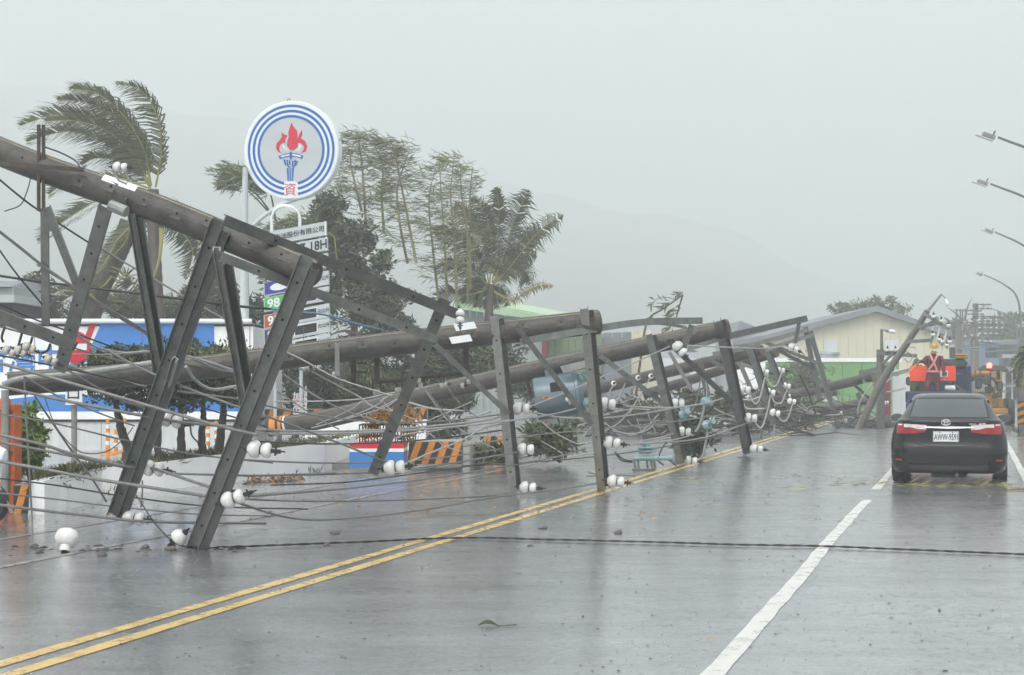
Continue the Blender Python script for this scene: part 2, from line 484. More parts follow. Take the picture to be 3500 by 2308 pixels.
line_strip(-8.31, -8.22, -5, 160, 'worn_white_paint', ph=.4)
line_strip(-9.75, -9.66, -5, 160, 'worn_white_paint', ph=1.7)
# hills behind the town, fading into the rain
nx, ny = 90, 26
def ridge(px):  # outline of the far ridge, photograph rows
    xs = [-1500, 0, 500, 1100, 1650, 2150, 2450, 2700, 2900, 3150, 3400, 3800, 5000]
    ys = [150, 250, 330, 420, 600, 700, 760, 880, 960, 985, 930, 900, 850]
    return float(np.interp(px, xs, ys))
vs = []; fs = []
for j in range(ny):
    for i in range(nx):
        px = -2600 + 9000 * i / (nx - 1)
        t = j / (ny - 1)
        Yd = 430 + 1110 * t
        X = (px - CX) / FOC * Yd
        H = CAM_H + (HY - ridge(px)) / FOC * 1250
        bump = 5.0 * math.sin(i * .9 + j * .7) + 4.2 * math.sin(i * 2.1 - j * 1.3) + 2.5 * math.sin(i * 4.7 + j * 3.1)
        z = -2 + H * (max(0, min(1, t * 1.35)) ** 1.3) + bump * min(1, t * 2) * .5
        if t > .8: z *= 1 - (t - .8) * 2
        vs.append((X, Yd, max(z, -1.0)))
for j in range(ny - 1):
    for i in range(nx - 1):
        a = j * nx + i; fs.append((a, a + 1, a + nx + 1, a + nx))
hm = MB().add(vs, fs).build('hills', 'hill_green', None, smooth=True, sharp=180)
struct(hm)

# ================================================================== leaves
def leaf_mesh(pts, size, wind, jit=.8, width=.35, bend=.3, n=None, upd=0.0):
    """leaf-sized faces at pts (k,3), stretched along the wind; two quads' worth of triangles each"""
    pts = np.asarray(pts); k = len(pts)
    w_ = np.asarray(wind, float)
    d = rng.normal(size=(k, 3)) * jit + w_; d[:, 2] += upd
    d /= np.linalg.norm(d, axis=1, keepdims=True)
    r = rng.normal(size=(k, 3)); s = np.cross(d, r); s /= np.linalg.norm(s, axis=1, keepdims=True)
    u = np.cross(d, s)
    L = (size * rng.uniform(.6, 1.35, size=k))[:, None]
    a = pts; b = pts + d * L * .5 + s * L * width * .5; c = pts + d * L + u * L * bend * rng.uniform(-1, 1, size=(k, 1)); e = pts + d * L * .5 - s * L * width * .5
    v = np.stack([a, b, c, e], 1).reshape(-1, 3)
    f = np.arange(k * 4).reshape(-1, 4)
    return v, f
def leaf_obj(name, chunks, m, parent=None, local=False):
    v = np.concatenate([c[0] for c in chunks]); fs = []; o = 0
    for c in chunks:
        fs.append(c[1] + o); o += len(c[0])
    f = np.concatenate(fs)
    me = bpy.data.meshes.new(name)
    me.vertices.add(len(v)); me.vertices.foreach_set('co', v.astype(np.float32).ravel())
    nf = len(f); me.loops.add(nf * 4); me.loops.foreach_set('vertex_index', f.astype(np.int32).ravel())
    me.polygons.add(nf); me.polygons.foreach_set('loop_start', np.arange(nf, dtype=np.int32) * 4)
    me.update(calc_edges=True); me.validate()
    me.materials.append(MATS[m])
    return link(name, me, parent, False, local)
def blob_points(c, r, n, shell=.55):
    q = rng.normal(size=(n, 3)); q /= np.linalg.norm(q, axis=1, keepdims=True)
    q *= (shell + (1 - shell) * rng.random((n, 1))) ** .8
    return np.asarray(c) + q * np.asarray(r)
WIND = (-1.0, -.05, .05)
def clumpy(center, rad, nclump, per, csize, leaf, wind=WIND, jit=.8, width=.35, zsq=.8, upd=0.0):
    """a crown: clumps through an ellipsoid, leaves through each clump"""
    out = []
    cs = blob_points(center, rad, nclump, .35)
    for c in cs:
        s = csize * random.uniform(.6, 1.4)
        out.append(leaf_mesh(blob_points(c, (s, s, s * zsq), int(per * random.uniform(.6, 1.4)), .3), leaf, wind, jit, width, upd=upd))
    return out
def branches(base, tips, r0=.08, r1=.015, n=6, mid=.35):
    mb = MB()
    for t in tips:
        t = Vector(t); m_ = base.lerp(t, .5) + Vector((random.uniform(-.1, .1), random.uniform(-.1, .1), random.uniform(0, mid)))
        mb.tube(spline([base, m_, t], 4), [r0, r1], n)
    return mb

# ================================================================== petrol-station wall (white and blue)
YW = 40.0
def wallpoly(mb, fr, pts, Y, th=.04):
    mb.prism([P(fr, x, y, Y) for x, y in pts], (0, th, 0))
b0 = P('D', 100, 1046, YW)
st = thing('station_kiosk', 'white petrol station kiosk with blue band and slanted red stripe behind the hedge', 'building', (b0.x, YW, 0))
xl, xr = P('D', -260, 900, YW).x, P('D', 588, 900, YW).x
zt = lambda y, Y=YW: P('D', 0, y, Y).z
MB().box(xl, xr, YW, YW + 5, -.01, zt(976)).build('wall', 'grey_wall', st)
MB().box(xl, xr, YW - .06, YW + 5, zt(974), zt(956)).build('white_band', 'white_wall', st)
MB().box(xl, xr, YW - .03, YW + 5, zt(979) - .01, zt(974) - .004).build('dark_line', 'dark_opening', st)  # dark line between the white band and the lower wall
m = MB(); pts = [(-200, 957)] ; top = []
for x in range(-200, 560, 20): top.append((x, 925 - 9 * math.sin((x - 40) / 75)))
wallpoly(m, 'D', [(-200, 956)] + top + [(560, 956)], YW - .05, .05); m.build('blue_wave', 'blue_paint', st)
MB().box(xl, xr, YW, YW + 5, zt(956) + .004, zt(752)).build('upper_wall', 'white_wall', st)
m = MB(); m.tube([P('D', -240, 746, YW - .08), P('D', 585, 746, YW - .08)], .055, 10); m.build('roof_edge_pipe', 'sign_white', st, smooth=True)
MB().box(xl, xr, YW - .02, YW + 5, zt(758), zt(753)).build('roof_flashing', 'plastic_black', st)
m = MB(); wallpoly(m, 'R3', [(905, 1060), (1895, 1060), (1912, 1078), (1912, 1330), (780, 1330)], YW - .02, .02); m.build('blue_panel', 'blue_paint', st)
m = MB(); wallpoly(m, 'R3', [(808, 1062), (860, 1062), (770, 1300), (700, 1300)], YW - .02, .02); m.build('red_stripe', 'red_paint', st)
for k in range(11):
    x = xl + .9 + k * 1.25
    MB().box(x, x + .012, YW - .026, YW - .021, zt(955) + .01, zt(760)).build('panel_joint', 'galv_dark', st)
    if k % 2: MB().box(x + .3, x + .31, YW - .006, YW - .001, .02, zt(981)).build('wall_joint', 'galv_dark', st)
text_on('lettering', '台灣中油', .66, P('R3', 325, 1375, YW - .012), (1, 0, 0), (0, 0, 1), 'blue_paint', st, .01)

# sentry block at far left edge (grey overhang house behind the pole)
YS = 52
h = thing('roadside_house', 'low house with grey roof edge at the left border behind shrubs', 'house', (P('T2', 0, 700, YS).x, YS, 0))
hx = P('T2', 262, 700, YS).x
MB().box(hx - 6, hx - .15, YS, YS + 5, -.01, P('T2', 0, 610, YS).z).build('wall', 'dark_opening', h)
MB().box(hx - 6.2, hx, YS - .3, YS + 5, P('T2', 0, 608, YS).z, P('T2', 0, 490, YS).z).build('canopy', 'sign_grey', h)
MB().box(hx - 6.1, hx - .05, YS - .2, YS + 5, P('T2', 0, 488, YS).z, P('T2', 0, 380, YS).z).build('upper_wall', 'far_wall', h)
MB().prism([(hx - 6.3, YS - .4, P('T2', 0, 372, YS).z), (hx - .1, YS - .4, P('T2', 0, 372, YS).z), (hx - .3, YS + 2, P('T2', 0, 215, YS).z), (hx - 6.3, YS + 2, P('T2', 0, 215, YS).z)], (0, 3, 0)).build('roof', 'roof_grey', h)
for k in range(3):
    x = hx - 1.6 - k * 1.6
    wdw = MB().box(x - .45, x + .45, YS - .35, YS - .3, P('T2', 0, 596, YS).z, P('T2', 0, 505, YS).z).build('fascia_panel', 'sign_white', h)

# ================================================================== white planters, grass, kerb pieces at the station entrance
def planter(name, label, pts, z_top, depth, m='white_wall', grass=True, taper=0.13):
    """wall with its top edge heights along a ground line; pts: list of (ground point, top height)"""
    root = thing(name, label, 'planter', pts[0][0])
    mb = MB(); back = Vector((.05, 1, 0)).normalized() * depth; th = .16
    n = len(pts)
    fr = [p for p, z in pts]
    for i in range(n - 1):
        (p, z), (q, z2) = pts[i], pts[i + 1]
        o = Vector((0, th, 0)); t = Vector((0, taper, 0))
        vs = [p, q, q + t + Vector((0, 0, z2)), p + t + Vector((0, 0, z)), p + o, q + o, q + o + Vector((0, 0, z2)), p + o + Vector((0, 0, z))]
        mb.add(vs, [(0, 1, 2, 3), (5, 4, 7, 6), (3, 2, 6, 7), (1, 5, 6, 2), (4, 0, 3, 7), (0, 4, 5, 1)])
    mb.build('wall', m, root)
    mb = MB()
    for (p, z) in (pts[0], pts[-1]):
        sgn = 1 if p is pts[0][0] else -1
        a = p + Vector((.08 * sgn, th + .004, 0)); b = p + back + Vector((.08 * sgn, 0, 0)); d = Vector((.075, 0, 0))
        mb.add([a - d, a + d, b + d, b - d] + [q + Vector((0, 0, z - .006)) for q in (a - d, a + d, b + d, b - d)], [(0, 3, 2, 1), (4, 5, 6, 7), (0, 1, 5, 4), (1, 2, 6, 5), (2, 3, 7, 6), (3, 0, 4, 7)])
    mb.build('end_wall', m, root)
    mb = MB(); zs = Vector((0, 0, 1))
    top = [p + Vector((0, th, 0)) + zs * (z - .05) for p, z in pts]
    for i in range(n - 1):
        mb.add([top[i], top[i + 1], top[i + 1] + back, top[i] + back], [(0, 1, 2, 3)])
    mb.build('soil', 'mud', root)
    if grass:
        q = []
        for _ in range(2600):
            i = random.randrange(n - 1); s = random.random(); u = random.random()
            q.append(top[i].lerp(top[i + 1], s) + back * u)
        gm = leaf_mesh([tuple(x) for x in q], .16, (-.5, 0, .6), .5, .14, .5)
        o = leaf_obj('grass', [gm], 'grass', root); o['kind'] = 'stuff'
    return root
pA, pB, pC, pD_ = G('D', 195, 1153), G('D', 380, 1138), G('D', 560, 1119), G('D', 752, 1097)
planter('planter_wall', 'long white planter wall with grass top and pruned trees', [(pA, .37), (pB, .42), (pC, .48), (pD_, .52)], .45, 4.2)
q0, q1 = G('R4', 200, 1178), G('R4', 470, 1140)
planter('planter_wall', 'small white planter block holding the round green bush', [(q0, .42), (q1, .46)], .5, 1.6)
# low white ramp wall behind the tray of red plants
r0, r1, r2 = P('D', 640, 1062, 38.5), P('D', 800, 1062, 38.5), P('D', 990, 1062, 38.5)
for q in (r0, r1, r2): q.z = 0
rw = thing('ramp_wall', 'white sloping forecourt wall behind the red plant tray', 'wall', r0)
m = MB(); Yr = 38.5
m.prism([P('D', 640, 1053, Yr), P('D', 985, 1053, Yr), P('R6', 1588, 745, Yr), P('R6', 1400, 745, Yr), P('R6', 930, 765, Yr), P('R6', 560, 850, Yr)], (0, .25, 0))
m.build('wall', 'white_wall', rw)
m = MB(); a = P('D', 630, 1064, Yr - .3); m.box(a.x, P('D', 995, 1060, Yr).x, Yr - .35, Yr + .4, -.008, .06); m.build('footing', 'concrete', rw)
# kerb slab under the plant tray
m = MB(); a, b = G('R6', 700, 1190), G('R6', 1900, 1110)
m.prism([Vector((a.x, a.y, -.008)), Vector((b.x, b.y, -.008)), Vector((b.x + .3, b.y + 3, -.008)), Vector((a.x, a.y + 3.5, -.008))], (0, 0, .12))
struct(m.build('traffic_island', 'concrete'))

def hazard_block(label, fr, corners, Y, th, slant, n, left_plain=False, name='concrete_barrier', z0=None):
    """a concrete barrier with slanting orange and black bars; corners: bottom-left, bottom-right, top-right, top-left"""
    bl, br, tr, tl = [P(fr, x, y, Y) for x, y in corners]
    if z0 is not None: bl.z = br.z = z0
    root = thing(name, label, 'barrier', bl, group='black and orange striped concrete barriers')
    MB().prism([bl, br, tr, tl], (0, th, 0)).build('block', 'concrete', root)
    # painted bars, each clipped to the face, 3 mm proud
    f = Vector((0, -.004, 0))
    def at(u, v): return bl.lerp(br, u).lerp(tl.lerp(tr, u), v) + f
    W_ = 1.0 / n
    for i in range(-2, n * 2):
        u0 = (i * .5) * W_; u1 = u0 + W_ * .5
        poly = []
        pts_ = [(u0, 0.03), (u1, 0.03), (u1 + slant, .97), (u0 + slant, .97)]
        # clip to 0..1 in u
        def clip(ps, k, s):
            out = []
            for j in range(len(ps)):
                A, B = ps[j], ps[(j + 1) % len(ps)]
                ia, ib = s * (A[0] - k) >= 0, s * (B[0] - k) >= 0
                if ia: out.append(A)
                if ia != ib:
                    tt = (k - A[0]) / (B[0] - A[0]); out.append((k, A[1] + (B[1] - A[1]) * tt))
            return out
        ps = clip(clip(pts_, .004, 1), .996, -1)
        if len(ps) < 3: continue
        MB().prism([at(u, v) for u, v in ps], (0, .003, 0)).build('painted_bar', 'hazard_orange' if i % 2 == 0 else 'hazard_black', root)
    return root
gY = lambda fr, y, z=0.12: (CAM_H - z) * FOC / (FR[fr][1] + y * FR[fr][2] - HY)
Yb = 31.0
hazard_block('black and orange striped concrete barrier right beside the blue plant tray', 'T3', [(415, 1390), (1245, 1390), (1250, 1160), (440, 1160)], Yb, 1.1, .13, 4, z0=.112)
m = MB()
for k in range(7):
    x = P('T3', 1262 + k * 36, 1150, Yb + .1).x; yy = Yb + .05 + k * .25
    m.box(x, x + .13, yy, yy + .2, -.008, P('T3', 0, 1140 + 3 * k, Yb).z - .05)
tag(m.build('drain_block', 'concrete'), 'weathered grey ribbed concrete end block between two striped barriers', 'block')
hazard_block('striped concrete barrier farther along behind the first hanging crossarm', 'T3', [(1510, 1275), (1925, 1275), (1925, 1070), (1530, 1070)], 34.2, .7, .18, 2, z0=-.008)
hazard_block('striped barrier top rising behind the white ramp wall', 'T3', [(345, 830), (715, 830), (715, 650), (400, 650)], 40.5, .5, .22, 2)
hazard_block('striped barrier farthest to the left behind the painted pole foot', 'R6', [(140, 790), (660, 790), (660, 650), (140, 650)], 41.0, .5, .10, 4)

# blue, white and red plant tray with croton plants on a rack
Yt = 29.4
tx0, tx1, tx2 = P('R6', 900, 1140, Yt).x, P('R6', 1255, 1140, Yt).x, P('R6', 1420, 1100, Yt + 1.2).x
tb = P('R6', 900, 1168, Yt)
tr_ = thing('plant_tray', 'blue, white and red painted planter box with red and yellow leafy plants', 'planter', (tb.x, Yt, 0))
def tray(y0, y1, m, name, g_=.0):
    a = Vector((tx0, Yt, 0)); b = Vector((tx1 + .25, Yt + .02, 0)); c = Vector((tx2, Yt + 1.2, 0)); d = Vector((tx0 + .1, Yt + 1.5, 0))
    z0, z1 = P('R6', 0, y0, Yt).z, P('R6', 0, y1, Yt).z
    MB().prism([p + Vector((0, 0, max(z0, -.006))) for p in (a, b, c, d)], (0, 0, z1 - max(z0, -.006))).build(name, m, tr_)
tray(1175, 1033, 'blue_paint', 'blue_box'); tray(1032, 1003, 'white_wall', 'white_rim'); tray(1002, 962, 'red_paint', 'red_rim')
m = MB()
zr = P('R6', 0, 962, Yt).z
for i in range(10):
    for j in range(2):
        x = tx0 + .15 + i * (tx1 + .3 - tx0) / 9.5; y = Yt + .25 + j * .6
        m.tube([(x, y, zr), (x, y, zr + .33)], .012, 6)
    m.tube([(x, Yt + .25, zr + .32), (x, Yt + .85, zr + .32)], .012, 6)
for z in (.12, .32): 
    for y in (.25, .85): m.tube([(tx0 + .15, Yt + y, zr + z), (tx1 + .35, Yt + y, zr + z)], .012, 6)
m.build('rack', 'plastic_black', tr_)
ch = []
for k in range(30):
    c = (random.uniform(tx0 + .15, tx1 + .5), Yt + random.uniform(.1, 1.0), zr + random.choice((.10, .34, .46)) + random.uniform(-.08, .08))
    ch.append(leaf_mesh(blob_points(c, (.15, .16, .08), 30, .2), .14, (-.3, 0, .4), .7, .22))
leaf_obj('croton_leaves', ch, 'croton', tr_)

# ================================================================== gate post, bush, no-entry sign, delineators
gp = thing('gate_post', 'orange painted gate post with a grey pipe at the left border', 'post', G('D', 20, 1195))
Yg = 21.2
MB().bbox(P('R4', 48, 0, Yg).x, P('R4', 101, 0, Yg).x, Yg, Yg + .35, -.01, P('R4', 0, 375, Yg).z, .02).build('post', 'orange_post', gp)
MB().bbox(P('R4', -60, 0, Yg).x, P('R4', 20, 0, Yg).x, Yg + .02, Yg + .37, -.01, P('R4', 0, 340, Yg).z, .02).build('post', 'orange_post', gp)
MB().tube([P('R4', 36, 280, Yg - .05), P('R4', 36, 1030, Yg - .05)], .048, 10).build('pipe', 'galv_light', gp, smooth=True)
m = MB()
for y in (420, 715): m.box(P('R4', -60, 0, Yg).x, P('R4', 101, 0, Yg).x, Yg - .06, Yg - .004, P('R4', 0, y + 8, Yg).z, P('R4', 0, y, Yg).z)
m.build('clamp_band', 'galv_dark', gp)
hb = hazard_block('orange and black painted kerb stone beside the small white planter', 'R4', [(95, 1185), (200, 1178), (205, 955), (100, 955)], Yg - .1, .35, .5, 1, z0=-.005)
hb['category'] = 'kerb stone'; hb['group'] = 'black and orange striped concrete barriers'
bu = thing('round_bush', 'round bright green bush in the small white planter', 'bush', P('D', 68, 1112, 21.9))
ch = clumpy(tuple(P('D', 66, 1015, 21.9)), (.19, .25, .46), 34, 60, .12, .085, (-.2, 0, .3), .8, .42, upd=.1)
ch += clumpy(tuple(P('D', 62, 1070, 21.9)), (.2, .25, .2), 12, 55, .1, .085, (-.2, 0, .3), .8, .42)
leaf_obj('foliage', ch, 'leaf_bright', bu)
branches(P('D', 68, 1120, 21.95), [tuple(P('D', 66 + random.uniform(-18, 18), 1040 + random.uniform(-60, 20), 21.95)) for _ in range(8)], .02, .006).build('stem', 'bark', bu)

Yn = 24.4
ne = thing('no_entry_sign', 'round red no entry sign with white bar on a grey post', 'road sign', (P('R4', 540, 1030, Yn).x, Yn, 0))
MB().tube([(P('R4', 530, 0, Yn).x, Yn, 0), (P('R4', 530, 0, Yn).x, Yn, P('R3', 0, 1200, Yn).z)], .043, 12).build('post', 'galv_light', ne, smooth=True)
dc = P('R3', 665, 1270, Yn - .05)
dr = P('R3', 815, 1270, Yn).x - dc.x
dk = MB().lathe([(dr, 0), (dr, .02), (.001, .02)], dc, (0, 1, 0), 40).build('disc', 'red_paint', ne)
MB().box(dc.x - dr * .78, dc.x + dr * .78, dc.y - .006, dc.y - .002, dc.z - dr * .2, dc.z + dr * .2).build('white_bar', 'sign_white', dk)
sx0, sx1 = P('T1', 1025, 0, Yn).x, P('T1', 1280, 0, Yn).x
pz0, pz1 = P('T1', 0, 1050, Yn).z, P('T1', 0, 560, Yn).z
pl = MB().box(sx0, sx1, Yn - .09, Yn - .06, pz0, pz1).build('plate', 'sign_white', ne)
text_on('lettering', '出', .30, ((sx0 + sx1) / 2, Yn - .094, pz0 + .40), (1, 0, 0), (0, 0, 1), 'black_ink', pl, .004)
m = MB(); cx = P('T1', 1148, 0, Yn).x; hw = .072; z0, z1 = P('T1', 0, 955, Yn).z, P('T1', 0, 840, Yn).z + .02
for s in (-1, 1): m.box(cx + s * hw - .009, cx + s * hw + .009, Yn - .096, Yn - .092, z0, z1)
m.box(cx - hw, cx + hw, Yn - .0965, Yn - .0925, z0 + .008, z0 + .026); m.box(cx - hw, cx + hw, Yn - .0965, Yn - .0925, z1 - .02, z1)
m.build('lettering', 'black_ink', pl)

def delineator(label, fr, x, yb, yt, Y):
    b = P(fr, x, yb, Y); zt_ = P(fr, x, yt, Y).z; h_ = zt_
    root = thing('delineator_post', label, 'traffic post', (b.x, Y, 0), group='yellow flexible posts by the kiosk')
    MB().lathe([(.055, .03), (.048, .06), (.04, h_ - .02), (.03, h_)], (b.x, Y, 0), (0, 0, 1), 12).build('post', 'hazard_orange', root, smooth=True)
    MB().lathe([(.16, 0), (.15, .025), (.05, .035)], (b.x, Y, 0), (0, 0, 1), 12).build('base', 'hazard_orange', root)
    for k in range(3):
        z = h_ - .12 - k * .18
        MB().lathe([(.0475, 0), (.0475, .09)], (b.x, Y, z - .09), (0, 0, 1), 12).build('white_sleeve', 'sign_white', root, smooth=True)
delineator('leftmost yellow and white flexible post in front of the kiosk wall', 'R4', 770, 720, 485, 37.4)
delineator('second yellow and white flexible post, half a step right', 'R4', 828, 715, 560, 38.6)
delineator('third yellow flexible post partly behind the twisted trunk', 'R4', 890, 708, 480, 39.0)
delineator('yellow flexible post between two planter tree trunks', 'R4', 1487, 715, 520, 38.0)
delineator('rightmost yellow flexible post beside the thick trunk', 'R4', 1545, 712, 500, 38.8)
# scooter at the left border, mostly outside the picture
Yc = 19.8
sx = P('R4', -70, 0, Yc).x
sco = thing('scooter', 'white scooter with black tyre cut off by the left border', 'scooter', (sx, Yc, 0))
def wheel(mbn, c, r, wd, par, axis, local=False):
    ty = MB().lathe([(r * .62, -wd / 2), (r * .92, -wd / 2), (r, -wd * .3), (r, wd * .3), (r * .92, wd / 2), (r * .62, wd / 2)], c, axis, 24).build(mbn, 'rubber', par, smooth=True, local=local)
    MB().lathe([(.04, -wd * .3), (r * .62, -wd * .38), (r * .62, wd * .38), (.04, wd * .3)], c, axis, 16).build('rim', 'galv_light', ty, smooth=True, local=local)
    return ty
wheel('wheel', (sx, Yc, .23), .23, .1, sco, (.25, 1, 0)); wheel('wheel', (sx - 1.2, Yc + .1, .23), .23, .1, sco, (.25, 1, 0))
MB().tube([(sx + .27, Yc - .06, .12), (sx - .1, Yc - .06, .85)], .02, 8).build('fork', 'galv_light', sco)
MB().lathe([(.02, -.08), (.1, -.05), (.13, .05), (.11, .16)], (sx + .12, Yc, .76), (-1, 0, .2), 16).build('headlight', 'sign_white', sco, smooth=True)
MB().tube(spline([Vector((sx + .05, Yc, .8)), Vector((sx - .1, Yc, .35)), Vector((sx - .7, Yc, .3)), Vector((sx - 1.3, Yc, .7))], 6), [.12, .16], 10).build('body', 'sign_white', sco, smooth=True)
MB().bbox(sx - 1.45, sx - .6, Yc - .14, Yc + .14, .68, .8, .05).build('seat', 'plastic_black', sco)
MB().tube([(sx - .05, Yc - .33, 1.0), (sx - .05, Yc + .33, 1.0)], .016, 8).build('handlebar', 'plastic_black', sco)
# ================================================================== round petrol sign on its post
YR = 42.0
n_ = Vector((-.20, -1, -.03)).normalized()       # the face looks at us, turned a little to the left
r_ = Vector((0, 0, 1)).cross(n_).normalized() * -1
if r_.x < 0: r_ = -r_
u_ = n_.cross(r_); u_ = u_ if u_.z > 0 else -u_
cc = P('R2', 770, 559, YR)
K = .38265 / FOC * YR                             # metres per zoom pixel
def SG(x, y, off=0.0):
    return cc + r_ * ((x - 770) * K * 1.02) + u_ * ((559 - y) * K) + n_ * off
rs = thing('round_sign', 'round white petrol sign with blue rings and red flame torch on a tall post', 'sign', (P('D', 568, 800, YR).x, YR, 0))
def ring(r0, r1, off, th, gap=None, n=96):
    mb = MB(); vs = []; idx = []
    segs = []
    for k in range(n + 1):
        a = -math.pi / 2 + 2 * math.pi * k / n
        segs.append(a)
    if gap is not None:
        g0 = math.asin(gap / r1); segs = [-math.pi / 2 + g0 + (2 * math.pi - 2 * g0) * k / n for k in range(n + 1)]
    for a in segs:
        for rr in (r0, r1):
            vs.append(SG(770 + rr * math.cos(a), 559 - rr * math.sin(a) * 1.02, off))
    fs = [(2 * i, 2 * i + 1, 2 * i + 3, 2 * i + 2) for i in range(n)]
    return mb.add(vs, fs)
# drum
mb = MB(); N = 72; prof = [(0, 0), (425, 0), (434, -.02), (434, -.30), (425, -.33), (0, -.33)]
vs = []; 
for rr, off in prof:
    for k in range(N):
        a = 2 * math.pi * k / N; vs.append(SG(770 + max(rr, .5) * math.cos(a), 559 - max(rr, .5) * 1.015 * math.sin(a), off))
fs = [(i * N + k, i * N + (k + 1) % N, (i + 1) * N + (k + 1) % N, (i + 1) * N + k) for i in range(5) for k in range(N)]
drum = mb.add(vs, fs).build('drum', 'sign_white', rs, smooth=True)
ring(0.5, 284, .003, 0).build('grey_field', 'sign_grey', drum)
for a, b in ((376, 398), (330, 353), (285, 308)): ring(a, b, .006, 0, 62).build('blue_ring', 'logo_blue', drum)
mb = MB(); mb.prism([SG(x, y, .004) for x, y in ((706, 835), (812, 835), (812, 985), (706, 985))], n_ * .004); mb.build('lettering_panel', 'sign_white', drum)
def flat(poly, m, name, off=.010):
    return MB().prism([SG(x, y, off) for x, y in poly], n_ * .004).build(name, m, drum)
flat([(780, 310), (792, 345), (830, 392), (832, 440), (828, 470), (836, 492), (830, 532), (795, 560), (762, 555), (735, 520), (738, 480), (752, 440), (748, 398), (764, 350)], 'flame_red', 'flame')
flat([(828, 470), (846, 425), (872, 378), (876, 420), (862, 456), (902, 482), (920, 532), (905, 575), (858, 588), (884, 562), (890, 530), (870, 502), (836, 492)], 'flame_red', 'flame')
flat([(682, 395), (712, 418), (742, 428), (722, 455), (716, 492), (690, 490), (665, 522), (664, 560), (686, 582), (658, 574), (634, 540), (640, 495), (672, 464), (692, 432)], 'flame_red', 'flame')
flat([(700, 500), (730, 545), (762, 565), (720, 552), (694, 528)], 'sign_white', 'flame_light', .009)
flat([(845, 500), (838, 545), (800, 572), (850, 558), (868, 520)], 'sign_white', 'flame_light', .009)
flat([(655, 607), (710, 590), (770, 583), (830, 590), (884, 611), (872, 640), (826, 622), (770, 616), (714, 622), (668, 636)], 'logo_blue', 'torch_rim')
flat([(676, 608), (712, 600), (758, 594), (758, 605), (714, 612), (682, 620)], 'sign_white', 'torch_rim_light', .015)
flat([(782, 594), (828, 600), (866, 612), (858, 624), (826, 613), (782, 606)], 'sign_white', 'torch_rim_light', .015)
flat([(761, 574), (780, 574), (780, 640), (761, 640)], 'logo_blue', 'torch_stem', .016)
for p in ([(700, 640), (718, 641), (728, 690), (714, 694)], [(728, 642), (742, 642), (746, 690), (768, 716), (768, 835), (758, 835), (757, 722), (734, 698)],
          [(752, 645), (764, 645), (764, 690), (752, 690)], [(730, 716), (748, 722), (750, 833), (738, 834)], [(778, 720), (798, 704), (784, 834), (776, 834)],
          [(778, 655), (790, 655), (790, 706), (778, 712)], [(790, 655), (834, 655), (834, 664), (790, 664)], [(824, 664), (834, 664), (816, 700), (808, 696)], [(790, 696), (812, 692), (808, 706), (790, 708)],
          [(803, 643), (812, 643), (812, 696), (803, 696)], [(790, 676), (826, 676), (824, 684), (790, 684)]):
    flat(p, 'logo_blue', 'torch_body')
text_on('lettering', '資', 122 * K, SG(759, 908, .012), r_, u_, 'flame_red', drum, .0)
for x, y in ((735, 106), (1210, 468)):
    c = SG(x, y, -.15); mb = MB(); mb.tube([c + (r_ * math.cos(t) + u_ * math.sin(t)) * .035 for t in np.linspace(0, 2 * math.pi, 13)], .009, 6); mb.build('lifting_eye', 'galv', drum)
px_, pz_ = P('R2', 357, 0, YR).x, P('R2', 0, 660, YR).z
MB().tube([(P('D', 566, 0, YR).x, YR + .12, 0), (P('D', 566, 0, YR).x, YR + .12, P('D', 0, 560, YR).z), (P('D', 568, 0, YR).x, YR + .12, P('D', 0, 388, YR).z)], [.135, .1, .065], 18).build('post', 'steel_pole', rs, smooth=True)
MB().tube(spline([P('D', 568, 545, YR + .12), P('D', 600, 512, YR + .12), P('D', 650, 478, YR + .12), P('D', 690, 462, YR + .15), P('D', 720, 452, YR + .2)], 5), .05, 10).build('support_arm', 'steel_pole', rs, smooth=True)

# ================================================================== price board, knocked askew
YP = 40.0
KP = .3188 / FOC * YP
slope = Vector((1, 0, .185)).normalized(); upv = Vector((-.02, 0, 1)).normalized()
pb = thing('price_board', 'tilted fuel price board with 98 and 95 tags below the round sign', 'sign', (P('R5', 980, 1400, YP).x, YP, 0))
def PP(x, y): return P('R5', x, y, YP)
def row(xr, yt_r, h_, m, name, x0=620, th=.22, lean=0):
    tr = PP(xr, yt_r); W_ = (xr - x0) * KP
    tl = tr - slope * W_; hv = upv * -(h_ * KP)
    return MB().prism([tl, tr, tr + hv, tl + hv], (0, th, 0)).build(name, m, pb), tl, tr, hv, W_
def onrow(tl, hv, W_, a, b, c, d, m, name, par, off=.006):
    """a flat piece on a row: a..b across 0..1, c..d down 0..1"""
    f = Vector((0, -off, 0)); q = [tl + slope * W_ * x + hv * y + f for x, y in ((a, c), (b, c), (b, d), (a, d))]
    return MB().prism(q, (0, .004, 0)).build(name, m, par)
o, tl, tr, hv, W_ = row(1300, 178, 146, 'sign_grey', 'header_panel')
onrow(tl, hv, W_, .98, 1.0, -.03, 1.03, 'sign_white', 'edge_trim', o)
text_on('lettering', '台灣中油股份有限公司', .148, tl + slope * W_ * .47 + hv * .48 + Vector((0, -.008, 0)), slope, upv, 'ink', o, .002)
o, tl, tr, hv, W_ = row(1312, 346, 140, 'sign_grey', 'hours_panel')
onrow(tl, hv, W_, .975, 1.0, -.02, 1.02, 'sign_white', 'edge_trim', o)
text_on('lettering', '07-18H', .30, tl + slope * W_ * .74 + hv * .5 + Vector((0, -.008, 0)), slope, upv, 'black_ink', o, .006, squash=.85)
o, tl, tr, hv, W_ = row(1318, 516, 150, 'sign_grey', 'blank_panel')
rows = [(1326, 705, 'navy_tag', ''), (1328, 872, 'green_tag', '98'), (1332, 1056, 'orange_tag', '95'), (1336, 1212, 'purple_tag', '92'), (1338, 1378, 'truck_blue', '')]
